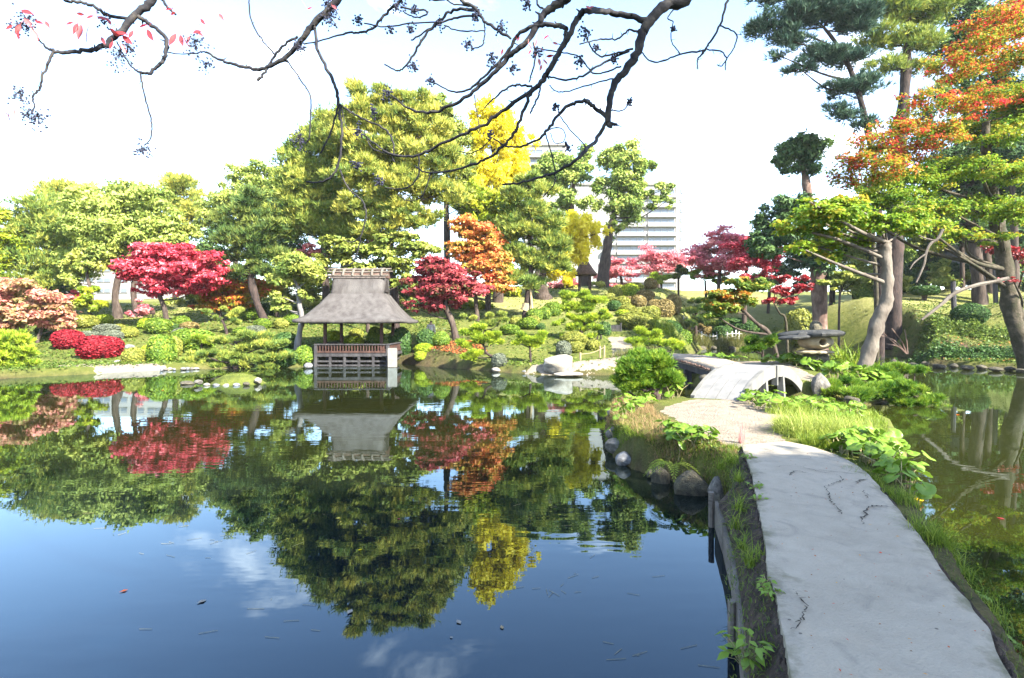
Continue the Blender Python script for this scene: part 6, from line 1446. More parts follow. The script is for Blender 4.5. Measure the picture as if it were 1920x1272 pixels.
for i, j in ((0, 2), (2, 1)):
    a, b_ = ends[i] - [0, 0, .1], ends[j] - [0, 0, .1]; mid = (a + b_) / 2 - [0, 0, .10]
    q = spline(np.array([a, mid, b_]), 6); g = Geo(); g.tube(q, np.full(len(q), .018), 5); g.build('rope', M['straw'], pf)
gt = thing('wooden_gate', P(1152, 626, 41), 'small grey slatted gate across the garden path', 'gate')
for k in range(7):
    a = P(1144 + k * 2.8, 618, 41); g = Geo(); g.box(a, (.075, .05, .62)); g.build('slat', M['wood_grey'], gt)
for px in (1141, 1164):
    a = P(px, 617, 41); g = Geo(); g.tube([a - [0, 0, .7], a + [0, 0, .45]], [.06, .055], 8); g.build('post', M['wood_grey'], gt)
for py in (613, 622): g = Geo(); g.beam(P(1141, py, 41.06), P(1164, py, 41.06), .05, .06); g.build('rail', M['wood_grey'], gt)
nb = thing('notice_board', P(286, 594, 49), 'small brown wooden board standing under the trees left of the crimson maple', 'board')
a = P(286, 586, 49); g = Geo(); g.box(a, (.42, .06, .36)); g.build('board', M['ridge_bark'], nb); g = Geo(); g.box(a - [0, -.06, .45], (.08, .06, .9)); g.build('post', M['wood_dark'], nb)

def skin_obj(name, verts, edges, radii, mat, parent, lev=2):
    me = bpy.data.meshes.new(name); me.from_pydata([tuple(q) for q in verts], edges, [])
    o = bpy.data.objects.new(name, me); link(o, parent)
    sk = o.modifiers.new('skin', 'SKIN'); sv = me.skin_vertices[0].data if me.skin_vertices else None
    if sv is None:
        bpy.context.view_layer.update(); me.skin_vertices.new() if hasattr(me.skin_vertices, 'new') else None; sv = me.skin_vertices[0].data
    for k, r_ in enumerate(radii): sv[k].radius = (r_, r_) if np.isscalar(r_) else r_; sv[k].use_root = (k == 0)
    sb = o.modifiers.new('sub', 'SUBSURF'); sb.levels = lev; sb.render_levels = lev
    me.materials.append(mat); return o
pd = 39.0; pb = P(808, 632, pd); pb[2] = gz(pb[0], pd)
pe = thing('person', pb, 'person seen from behind in a pale jacket and dark trousers walking past the bushes', 'person')
B = lambda x_, y_, z_: (pb[0] + x_, pb[1] + y_, pb[2] + z_)
body_v = [B(0, 0, .95), B(0, 0, 1.12), B(0, .01, 1.32), B(0, .01, 1.46), B(0, 0, 1.54), B(.01, -.02, 1.66), B(.1, 0, .90), B(.11, .03, .50), B(.11, -.02, .09), B(.11, .10, .04), B(-.1, 0, .90), B(-.1, -.08, .50), B(-.1, -.22, .12), B(-.1, -.12, .05),
          B(.19, .01, 1.41), B(.25, .02, 1.14), B(.26, .10, .90), B(.265, .13, .80), B(-.19, .01, 1.41), B(-.25, -.01, 1.14), B(-.25, .04, .90), B(-.255, .06, .80)]
body_e = [(0, 1), (1, 2), (2, 3), (3, 4), (4, 5), (0, 6), (6, 7), (7, 8), (8, 9), (0, 10), (10, 11), (11, 12), (12, 13), (3, 14), (14, 15), (15, 16), (16, 17), (3, 18), (18, 19), (19, 20), (20, 21)]
body_r = [.15, .135, .15, .13, .06, .105, .095, .065, .045, .04, .095, .065, .045, .04, .065, .045, .034, .035, .065, .045, .034, .035]
skin_obj('body', body_v, body_e, body_r, M['skin'], pe)
skin_obj('jacket', [body_v[k] for k in (1, 0, 2, 3, 14, 15, 16, 18, 19, 20)], [(0, 1), (0, 2), (2, 3), (3, 4), (4, 5), (5, 6), (3, 7), (7, 8), (8, 9)], [.17, .18, .185, .155, .085, .065, .055, .085, .065, .055], M['fabric_white'], pe)
skin_obj('trousers', [body_v[k] for k in (0, 6, 7, 8, 10, 11, 12)], [(0, 1), (1, 2), (2, 3), (0, 4), (4, 5), (5, 6)], [.165, .11, .085, .07, .11, .085, .07], M['fabric_dark'], pe)
skin_obj('hair', [B(.01, -.035, 1.70), B(.01, -.05, 1.60)], [(0, 1)], [.115, .085], M['hair'], pe)

# ------------------------------------------------------------------ plants of the near islet
def scat(poly, n, seed=1):
    rng = np.random.default_rng(seed); poly = np.array(poly); lo, hi = poly.min(0), poly.max(0); out = []
    while len(out) < n:
        q = rng.uniform(lo, hi, (n * 3, 2)); q = q[sdist(poly, q[:, 0], q[:, 1]) > 0]; out += list(q)
    q = np.array(out[:n]); return np.column_stack([q, ground(q[:, 0], q[:, 1])])
def poly_px(pts, z_): return np.array([G(a, b_, z_)[:2] for a, b_ in pts])
# big leafy plant right of the slab
leafy(scat(poly_px([(1555, 862), (1590, 838), (1640, 842), (1690, 872), (1726, 915), (1722, 942), (1700, 942), (1650, 902), (1610, 880)], .45), 190, 2), .17, 'large clump of round glossy leaves along the right edge of the concrete path', .24, seed=2, spread=.09, floor=.30)
leafy([(*G(1712, 930, .35)[:2], .22), (*G(1722, 934, .32)[:2], .18)], .22, 'two yellow old leaves at the end of the large glossy clump', .22, mat='leaf_yellow', seed=3, spread=.06)
leafy([(*G(1716, 938, .3)[:2], .16)], .17, 'single rust brown leaf below the two yellow leaves', .15, mat='leaf_rust', seed=4, spread=.03)
leafy(scat([(2.55, 8.75), (2.45, 9.5), (2.75, 10.0), (3.05, 9.3), (3.0, 8.5)], 90, 5), .17, 'clump of round leaves over the rocks left of the dirt path', .20, seed=5, spread=.08, floor=.22)
leafy(scat(poly_px([(1392, 752), (1440, 742), (1474, 762), (1462, 776), (1420, 768)], .62), 70, 6), .20, 'leafy clump crowding the right foot of the arched bridge', .24, seed=6, spread=.1)
leafy(scat(poly_px([(1478, 770), (1500, 752), (1560, 752), (1620, 768), (1600, 782), (1520, 786)], .5), 110, 7), .19, 'broad bed of round leaves behind the pale grass clump', .16, seed=7, spread=.1)
leafy(scat(poly_px([(1146, 800), (1160, 765), (1200, 752), (1240, 752), (1215, 770), (1180, 790)], .5), 80, 8), .16, 'bright leafy growth at the islet tip under the shaggy pine shrub', .2, seed=8, spread=.09)
leafy(scat([(9.7, 21.8), (10.6, 20.2), (11.6, 20.0), (11.9, 20.6), (10.8, 21.0), (10.2, 22.2)], 60, 9), .34, 'dark leafy bed at the foot of the stone lantern', .30, seed=9)
leafy(scat([(8.5, 26.0), (9.2, 24.6), (10, 24.4), (9.8, 25.6)], 36, 10), .34, 'leafy patch on the far side of the island path', .30, seed=10)
leafy(scat([(11.0, 17.6), (11.9, 17.8), (12.1, 19.0), (11.3, 18.8)], 46, 11), .32, 'leafy clump between the brown boulder and the pale bent maple', .42, seed=11)
leafy(scat([(9.8, 17.4), (10.8, 17.3), (11.0, 18.1), (10, 18.2)], 50, 12), .30, 'yellow flowering leafy clump at the far end of the arched bridge', .55, seed=12)
leafy(scat([(3.3, 14.6), (3.9, 14.3), (4.3, 14.0), (3.7, 13.6)], 18, 13), .22, 'few drooping leaves at the root of the shaggy pine shrub', .3, seed=13)
# yellow flower stalks
def flower_stalk(px, py, d_, hgt, label, seed):
    rng = np.random.default_rng(seed); c = P(px, py, d_); zb = gz(c[0], d_); th_ = thing('flower_stalk', (c[0], d_, zb), label, 'flower', 'flower stalks by the arched bridge')
    g = Geo(); gf = Geo(); tip = np.array([c[0] + rng.uniform(-.15, .15), d_, zb + hgt]); g.tube([(c[0], d_, zb - .05), (c[0] + .02, d_, zb + hgt * .5), tuple(tip * .4 + np.array([c[0], d_, zb + hgt * .55]) * .6)], [.014, .012, .010], 6)
    for k in range(11):
        a = np.array([c[0] + .02, d_, zb + hgt * rng.uniform(.45, .7)]); b_ = a + np.array([rng.uniform(-.28, .28), rng.uniform(-.2, .2), hgt * rng.uniform(.2, .38)])
        q = spline(np.array([a, (a + b_) / 2 + [0, 0, -.03], b_]), 3); g.tube(q, np.full(len(q), .006), 4, cap=False)
        for j in range(3):
            p_ = b_ + rng.normal(0, .03, 3); n_ = 8; aa = np.arange(n_) / n_ * 2 * math.pi; r_ = .038
            V_ = np.concatenate([[p_ + [0, -.01, .012]], np.stack([p_[0] + r_ * np.cos(aa) * (1 - .35 * (np.arange(n_) % 2)), p_[1] + r_ * .5 * np.sin(aa), p_[2] + r_ * np.sin(aa) * .8], 1)]); gf.add(V_, [[0, 1 + i, 1 + (i + 1) % n_] for i in range(n_)])
    g.build('stem', M['stem'], th_); o = gf.build('flowers', M['flower'], th_); return o
flower_stalk(1578, 756, 15.6, 1.25, 'tallest yellow flower stalk beside the brown boulder', 1)
flower_stalk(1550, 742, 15.8, .85, 'shorter forked flower stalk left of the tallest one', 2)
flower_stalk(1527, 742, 15.4, .85, 'flower stalk nearest to the arched bridge', 3)
# sago like strap leaved clump
for (px, py, d_, r_, n_, L_, w_, mat, lab, nm) in (
 (1592, 690, 21.5, .55, 150, 1.15, .06, 'grass_green', 'strap leaved clump between the stone lantern and the pale bent trunk', 'strap_leaf_clump'),
 (1640, 702, 20.8, .30, 60, .8, .05, 'grass_green', 'small strap leaved clump right of the pale bent trunk', 'strap_leaf_clump')):
    c = P(px, py, d_); tuft(c, r_, n_, L_, w_, mat, lab, nm, None, .55, .55, 'plant', int(px))
# ornamental grasses
for k, (px, py, d_, r_, n_, L_, w_, mat, lab, ell) in enumerate((
 (1510, 812, 9.5, .48, 1900, .46, .010, 'grass_pale', 'pale arching grass clump at the right edge of the dirt path', (1.0, 1.0)),
 (1575, 812, 9.6, .50, 1700, .42, .010, 'grass_pale', 'pale arching grass clump behind the large glossy leaves', (1.1, 1.0)),
 (1545, 838, 8.6, .30, 800, .30, .009, 'grass_green', 'green grass clump between pale clump and concrete path', (1.2, .8)),
 (1500, 776, 11.6, .45, 900, .30, .010, 'grass_green', 'low green grass along the far right edge of the dirt path', (1.6, .8)),
 (1620, 900, 6.75, .22, 420, .17, .006, 'grass_green', 'mossy grass patch beside the cracked slab edge', (.8, 1.4)),
 (1690, 935, 6.0, .20, 420, .18, .006, 'grass_green', 'grass patch below the yellow old leaves', (.8, 1.4)),
 (1740, 1000, 4.9, .16, 360, .26, .006, 'grass_green', 'tall grass tuft over the right hand water', (.9, 1.2)),
 (1178, 666, 30.5, .75, 700, .75, .02, 'reed', 'tawny ornamental grass left of the low bright pine', (1.2, .7)),
 (1205, 668, 29.8, .6, 420, .8, .02, 'reed', 'taller seeding grass in front of the low bright pine', (1.2, .7)),
 (1255, 640, 40, 1.1, 420, 1.3, .05, 'grass_green', 'dark strap leaved clump on the inner pond edge', (1, .6)),
 (1390, 806, 8.75, .05, 60, .34, .006, 'grass_pink', 'pinkish seed heads standing at the left edge of the dirt path', (1, 1)),
 (1378, 824, 8.3, .10, 150, .14, .006, 'grass_green', 'green tuft under the pinkish seed heads', (1, 1)))):
    tuft(P(px, py, d_), r_, n_, L_, w_, mat, lab, 'ornamental_grass', None, .55 if k not in (10,) else .14, .75 if k not in (10,) else .2, 'grass', 200 + k, True, ell)
for k in range(9):   # reeds along the far pond bank
    px = 1288 + k * 13; c = P(px, 645, 56.6); tuft(c, .8, 240, .95, .05, 'reed', 'clump of dry reeds on the far bank below the picket fence', 'reeds', 'reeds below the picket fence', .3, .4, 'reeds', 300 + k, True, (1, .5))
# grass tufts along the soil strip left of the slab
for k, (px, py, z_, n_, L_, lab) in enumerate((
 (1420, 1062, .52, 130, .22, 'biggest grass tuft on the soil strip left of the concrete path'), (1388, 958, .55, 60, .24, 'drooping grass tuft with a red leaf on the soil strip'), (1378, 992, .5, 50, .26, 'long bladed tuft leaning over the plank wall'), (1384, 902, .58, 70, .20, 'grass tuft on the soil strip near the dark hollow'),
 (1392, 1030, .5, 40, .2, 'thin tuft between the biggest one and the leaning one'), (1372, 868, .58, 110, .22, 'grass tuft at the corner where the dirt path begins'), (1368, 845, .58, 140, .18, 'low tuft beside the pinkish seed heads'), (1352, 880, .5, 70, .22, 'yellowish tuft hanging over the earth bank'))):
    c = G(px, py, z_); tuft(c, .05 if n_ < 100 else .09, n_, L_, .007, 'grass_green', lab, 'grass_tuft', 'tufts along the soil strip', .75, .9, 'grass', 330 + k, False)
wl_ = Geo(); wl_.add([(-.5, 0, 0), (-.12, -.26, .07), (.12, -.22, .07), (.55, 0, -.04), (.12, .22, .07), (-.12, .26, .07), (0, 0, .02)], [[6, 0, 1], [6, 1, 2], [6, 2, 3], [6, 3, 4], [6, 4, 5], [6, 5, 0]], .55); wlm = wl_.mesh('weed_leaf', True); wlm.materials.append(M['leaf_broad'])
for k, (px, py, z_, n_, L_, lab) in enumerate(((1800, 1078, .45, 120, .20, 'grass tuft on the dark earth right of the slab, nearest the shadowed water'), (1850, 1150, .42, 90, .16, 'thin grass tuft at the lower right slab edge'), (1772, 1040, .42, 110, .18, 'grass tuft just below the tall one over the right hand water'), (1655, 925, .5, 130, .15, 'short tuft filling the broken slab corner'))):
    c = G(px, py, z_); tuft(c, .10, n_, L_, .006, 'grass_green', lab, 'grass_tuft', 'tufts on the right soil strip', .7, .8, 'grass', 360 + k, False, (.8, 1.5))
def herb(px, py, z_, n_, size, label, seed, mat='leaf_broad', hgt=.06):
    rng = np.random.default_rng(seed); c = G(px, py, z_); th_ = thing('weed', c, label, 'weed', 'weeds along the path edge'); g = Geo()
    for k in range(n_):
        a = rng.uniform(0, 6.283); r_ = size * rng.uniform(.5, 1.9); h_ = hgt * rng.uniform(.3, 1.2); q = c + np.array([math.cos(a) * r_, math.sin(a) * r_, h_])
        o = bpy.data.objects.new('leaf', wlm); link(o, th_); s_ = size * rng.uniform(.7, 1.3)
        o.matrix_basis = Matrix.Translation(Vector(q)) @ Matrix.Rotation(a + rng.normal(0, .4), 4, 'Z') @ Matrix.Rotation(rng.uniform(-.1, .6), 4, 'Y') @ Matrix.Rotation(rng.normal(0, .3), 4, 'X') @ Matrix.Diagonal((s_, s_, s_, 1))
        g.tube([c + [0, 0, -.04], (c + q) / 2 + [0, 0, .01], q], [.003, .0025, .002], 3, cap=False)
    g.build('stems', M['stem'], th_)['kind'] = 'stuff'; return th_
herb(1400, 1248, .45, 38, .075, 'big leafy weed at the lower end of the plank wall', 1, hgt=.14); herb(1448, 1122, .6, 26, .045, 'pair of weed rosettes at the slab edge, nearer one', 2); herb(1436, 1102, .6, 22, .04, 'pair of weed rosettes at the slab edge, farther one', 3)
herb(1416, 918, .62, 22, .05, 'weed by the slab edge level with the cracks', 4); herb(1404, 862, .62, 26, .05, 'weed at the upper slab corner', 5); herb(1420, 940, .62, 16, .045, 'tiny weed below the one level with the cracks', 6)
herb(1880, 1215, .35, 26, .055, 'weed with one yellowing leaf at the lower right slab edge', 7); herb(1760, 1062, .4, 22, .045, 'weed on the dark earth right of the slab', 8); herb(1830, 1130, .35, 18, .05, 'weed near the water at the right slab edge', 9)
# ferns
def fern(px, py, z_, n_, L_, label, seed):
    rng = np.random.default_rng(seed); c = G(px, py, z_); th_ = thing('fern', c, label, 'fern')
    for k in range(n_):
        a = rng.uniform(math.pi * .75, math.pi * 2.1); l = L_ * rng.uniform(.7, 1.15); t_ = np.linspace(0, 1, 14)
        mid = np.stack([c[0] + np.cos(a) * l * t_, c[1] + np.sin(a) * l * t_ * .8, c[2] + l * (.55 * t_ - .95 * t_ ** 2)], 1)
        g = Geo(); S_ = np.array([-math.sin(a), math.cos(a), 0])
        for j in range(1, 14):
            w_ = l * .20 * math.sin(math.pi * min(1, t_[j] * .9 + .12))
            for s_ in (-1, 1):
                b_ = mid[j]; e_ = b_ + S_ * s_ * w_ + (mid[j] - mid[j - 1]) * .7; f_ = (mid[j] - mid[j - 1]) * .42
                g.add([b_ - f_, (b_ + e_) / 2 - f_ * .8, e_, (b_ + e_) / 2 + f_ * .8], [[0, 1, 2, 3]], rng.uniform(.35, .95))
        g.build('frond', M['grass_green'], th_)
fern(1262, 872, .42, 7, .38, 'small fern hanging over the rocks below the round leaves', 1); fern(1246, 866, .40, 6, .34, 'yellowing fern left of the small fern', 2)
# dry mixed grass over the islet bank and short growth elsewhere: ground cover nobody could count
rng = np.random.default_rng(91)
q = scat([(1.95, 11.9), (2.1, 10.2), (2.3, 9.2), (2.7, 8.6), (3.15, 8.8), (3.0, 10.2), (2.95, 11.6), (3.2, 13), (2.7, 14.2), (2.2, 13.2)], 11000, 21)
g = Geo(); blades(g, q, rng.uniform(.06, .24, len(q)), .007, rng, .6, .7); o = g.build('dry_grass', M['grass_dry']); o['kind'] = 'stuff'; tag(o, 'reddish dry grass covering the earth bank left of the dirt path', 'grass')
q = scat([(2.2, 9.2), (2.75, 8.2), (2.92, 7.5), (3.3, 8.3), (3.1, 9.4), (2.3, 9.8)], 4500, 22)
g = Geo(); blades(g, q, rng.uniform(.03, .11, len(q)), .005, rng, .5, .6); o = g.build('bank_moss', M['grass_dry']); o['kind'] = 'stuff'; tag(o, 'short olive growth on the bank above the dark hollow', 'grass')
q = np.vstack([scat([(4.6, 8.6), (5.3, 8.0), (6.1, 9.3), (7.2, 10.9), (8.2, 12.8), (7.6, 13.9), (6.2, 13.6), (5.7, 12.0), (5.2, 10.2)], 5500, 23), scat([(7.2, 19.6), (8.4, 17.1), (10.8, 17.2), (13.4, 20.2), (13.6, 24), (12.4, 26.6), (10.9, 27), (11, 22), (10.4, 18.2), (9.2, 17.5), (8, 18.6), (7.5, 20.5)], 5000, 24)])
g = Geo(); blades(g, q, rng.uniform(.06, .22, len(q)), .010, rng, .5, .7); o = g.build('grass', M['grass_green']); o['kind'] = 'stuff'; tag(o, 'green grass covering the islet and the lantern island', 'grass')
for sgn, SL, seed in ((-1, SLAB_L, 31), (1, SLAB_R, 32)):
    n_ = 2600 if sgn < 0 else 4200; base = resample(SL, 400); ou = unit(base - resample(SLAB_R if sgn < 0 else SLAB_L, 400)); i_ = rng.integers(0, 400, n_)
    q = base[i_] + ou[i_] * (rng.random(n_) ** 1.5 * .30 + .015)[:, None]; q[:, 2] = .60 - (.3 if sgn > 0 else .1) * rng.random(n_)
    g = Geo(); blades(g, q, rng.uniform(.015, .06 if sgn < 0 else .09, n_), .006, rng, .7, .6, None, 2); o = g.build('edge_moss', M['cover']); o['kind'] = 'stuff'; tag(o, 'moss and tiny weeds on the soil strip at the %s of the slab' % ('left' if sgn < 0 else 'right'), 'moss')
q = scat([(1.9, 11.9), (1.86, 10.4), (2.42, 8.95), (2.76, 8.3), (2.92, 7.6), (3.12, 7.8), (2.95, 8.8), (2.4, 9.9), (2.35, 11.9)], 5200, 26)
g = Geo(); blades(g, q, rng.uniform(.04, .16, len(q)), .007, rng, .7, .8, None, 2); o = g.build('bank_grass', M['grass_green']); o['kind'] = 'stuff'; tag(o, 'matted green grass on the steep islet bank above the stones', 'grass')
q = scat([(2.0, 12.5), (1.95, 10.6), (2.5, 9.1), (3.1, 8.0), (3.2, 9.0), (2.8, 11.5), (2.9, 13.5)], 2600, 27)
g = Geo(); leaf_tris(g, q + [0, 0, .05], unit(rng.normal(size=(len(q), 3)) * .5 + [0, 0, 1]), rng.uniform(.03, .08, len(q)), .04, rng.random(len(q)), rng); o = g.build('bank_weeds', M['cover']); o['kind'] = 'stuff'; tag(o, 'small mixed weeds among the dry grass of the islet bank', 'weeds')
# low growth over the banks, denser where it is seen closer
n_ = 230000; a_ = rng.uniform(R(-46), R(46), n_); r_ = 18 * (70 / 18) ** rng.random(n_); X_, Y_ = r_ * np.sin(a_), r_ * np.cos(a_)
sb = sdist(LAND['bank'][0], X_, Y_); keep = (sb > .3); X_, Y_ = X_[keep], Y_[keep]; Z_ = ground(X_, Y_)
dp = np.maximum.reduce([sdist(p_, X_, Y_) for p_ in PATHS.values()])
wild = np.clip(.18 + (X_ < -4) * .35 + ((X_ > 16) & (Y_ < 48)) * 1.1 + snoise(X_, Y_, .9, 12) * .6, .04, 1) * (dp < 0) * (Z_ > .15)
k_ = rng.random(len(X_)) < wild; q = np.column_stack([X_, Y_, Z_])[k_]; print('cover', len(q))
g = Geo(); sz = rng.uniform(.6, 1.4, len(q)) * (.07 + .0030 * q[:, 1])
leaf_tris(g, q + [0, 0, .03], unit(rng.normal(size=(len(q), 3)) * .6 + [0, 0, 1]), sz * .8, sz * .5, np.clip(.45 + .25 * rng.normal(size=len(q)), 0, 1), rng); o = g.build('ground_cover', M['cover']); o['kind'] = 'stuff'; tag(o, 'low green ground cover over the pond banks', 'ground cover')
# fallen leaves on the slope beside the pavilion
q = np.vstack([scat([(-5.5, 34.5), (-4.2, 33.2), (-2.2, 31.5), (-1.4, 33), (-2.5, 37), (-4.5, 38)], 1500, 41), scat([(24, 37), (30, 30), (36, 30), (36, 40), (28, 44)], 700, 42)])
g = Geo(); leaf_quads(g, q + [0, 0, .04], unit(rng.normal(size=(len(q), 3)) * .35 + [0, 0, 1]), .13, .10, rng.random(len(q)), rng); o = g.build('fallen_leaves', M['litter']); o['kind'] = 'stuff'; tag(o, 'scattered red and brown fallen leaves on the garden slopes', 'leaves')
# hedge of mixed azaleas on the right bank
for k, (cx_, cy_, rx_, ry_, mat, lab) in enumerate((
 (1570, 628, 50, 26, 'cover', 'rough azalea bank behind the lantern cap'), (1700, 620, 48, 16, 'cover', 'rough azalea bank right of the pale bent trunk'), (1762, 600, 44, 14, 'cover', 'rough azalea bank on the upper right slope'), (1540, 604, 56, 18, 'hedge_green', 'low azalea bank at the edge of the right lawn'), (1730, 645, 50, 16, 'hedge_dark', 'shaded shrubs low on the right bank'), (1800, 655, 50, 16, 'hedge_dark', 'shaded leafy growth by the right waterline'), (1670, 645, 34, 12, 'hedge_olive', 'yellow green shrub behind the bare red stems'), (1880, 655, 44, 16, 'hedge_dark', 'shaded leafy growth at the right edge of the bank'), (1850, 612, 44, 16, 'cover', 'weedy growth high on the right slope'))):
    d_ = depth_for(cx_, cy_ + ry_); c = P(cx_, cy_, d_); rg2 = np.random.default_rng(500 + k); n_ = 4600
    q = c + rg2.normal(size=(n_, 3)) * np.array([rx_, rx_ * .6, 0]) * d_ / F * .5; q[:, 2] = ground(q[:, 0], q[:, 1]) + np.abs(rg2.normal(size=n_)) * ry_ * d_ / F * (.45 + .3 * np.sin(q[:, 0] * 2.1 + k) * np.cos(q[:, 1] * 1.7))
    g = Geo(); leaf_tris(g, q, unit(rg2.normal(size=(n_, 3)) * .7 + [0, 0, 1]), rg2.uniform(.12, .24, n_), rg2.uniform(.08, .16, n_), np.clip(.5 + .25 * rg2.normal(size=n_), 0, 1), rg2); tag(g.build('shrub', M[mat]), lab, 'shrub', 'rough shrubs on the right bank')
g = Geo()
for rows in ([(1700, 664, 3), (1690, 640, 2.5), (1672, 616, 2)], [(1700, 664, 3), (1676, 638, 2.5), (1645, 628, 2)], [(1700, 664, 3), (1684, 650, 2.5), (1662, 645, 2)], [(1702, 664, 2.5), (1700, 640, 2), (1696, 618, 1.5)], [(1682, 648, 2), (1666, 634, 2), (1655, 622, 1.5)]): pxtube(rows, 35.5, 5)
tag(g.build('bare_shrub', M['bark_red']), 'bare reddish shrub stems at the right waterline', 'shrub')
# leaves and needles afloat
lm_ = Geo(); lm_.add([(-.5, 0, 0), (-.1, -.28, .03), (.5, 0, .02), (-.05, .28, .04)], [[0, 1, 2, 3]]); lme = lm_.mesh('floating_leaf'); lme.materials.append(M['leaf_red'])
for px, py, s_, mat, lab in ((860, 1166, .075, 'post_white', 'whitest curled leaf floating on the open water'), (941, 1176, .06, 'straw', 'small straw coloured leaf floating right of the white one'), (846, 1195, .035, 'post_white', 'tiny pale leaf floating below the white one'), (378, 1128, .09, 'post_white', 'pale slender leaf floating on the left water'), (748, 973, .05, 'leaf_red', 'red leaf floating on the pine reflection'), (675, 1031, .05, 'leaf_yellow', 'yellow leaf floating on the pine reflection'), (656, 1147, .09, 'post_white', 'thin pale leaf floating left of the white curled one'), (232, 1108, .07, 'leaf_rust', 'rust leaf floating on the left water'), (1131, 927, .05, 'leaf_yellow', 'yellow leaf floating near the islet corner'), (1876, 972, .09, 'leaf_red', 'red leaf floating on the right hand pond'), (1796, 778, .16, 'leaf_rust', 'orange leaf floating beyond the feathery pond pine'), (305, 693 + 39, .16, 'leaf_rust', 'orange leaf floating near the left shore')):
    o = bpy.data.objects.new('floating_leaf', lme); o.location = tuple(G(px, py, .006)); o.scale = (s_, s_, s_); o.rotation_euler = (0, 0, RNG.uniform(0, 6)); COL.objects.link(o); o.material_slots[0].link = 'OBJECT'; o.material_slots[0].material = M[mat]; tag(o, lab, 'leaf', 'leaves afloat on the pond')
g = Geo(); rg3 = np.random.default_rng(77)
hubs = rg3.uniform([60, 880], [1330, 1250], (9, 2))
for k in range(64):
    px, py = hubs[k % 9] + rg3.normal(0, 1, 2) * [95, 32]
    if px > 1345 or py < 850: continue
    c = G(px, py, .005); a = rg3.normal(.35, .6); l_ = rg3.uniform(.025, .15); g.beam(c, c + np.array([math.cos(a), math.sin(a), 0]) * l_, .0022, .0015)
o = g.build('floating_needles', M['stem']); o['kind'] = 'stuff'; tag(o, 'loose pine needles afloat on the open water', 'needles')
# ------------------------------------------------------------------ tree overhead: bare branches with berries and a few red leaves
TD = 3.9
ot = thing('overhanging_tree', (5.2, -2.6, .7), 'bare twisting branches with dark berry clusters and red leaves overhanging the pond', 'tree')
def bd(px): return TD + .45 * math.sin(px / 260.0) + (.35 if px > 1100 else 0)
NB = [0]
def branch(rows, parent=ot, name='branch', wob=.09, jit=.004):
    q = np.array([[*P(a, b_, bd(a)), w * .92 * bd(a) / F / 2] for a, b_, w in rows], float)
    q = spline(q, 6); q[1:-1, :3] += RNG.normal(0, jit, (len(q) - 2, 3)) * np.minimum(1, q[1:-1, 3:4] / .01)
    q[:, 3] = np.maximum(q[:, 3], .0028)
    g = Geo(); g.tube(q[:, :3], q[:, 3], 8 if rows[0][2] > 5 else 6, wob=wob)
    # spurs and buds along the wood
    for k in range(2, len(q) - 2, 4):
        if RNG.random() < .55:
            dr = unit(rdirs(1) + [[0, 0, .2]])[0]; L_ = RNG.uniform(.012, .035) + q[k, 3]
            g.tube([q[k, :3], q[k, :3] + dr * L_], [q[k, 3] * .55, q[k, 3] * .18], 5)
    return g.build(name, M['bark_twig'], parent, True)
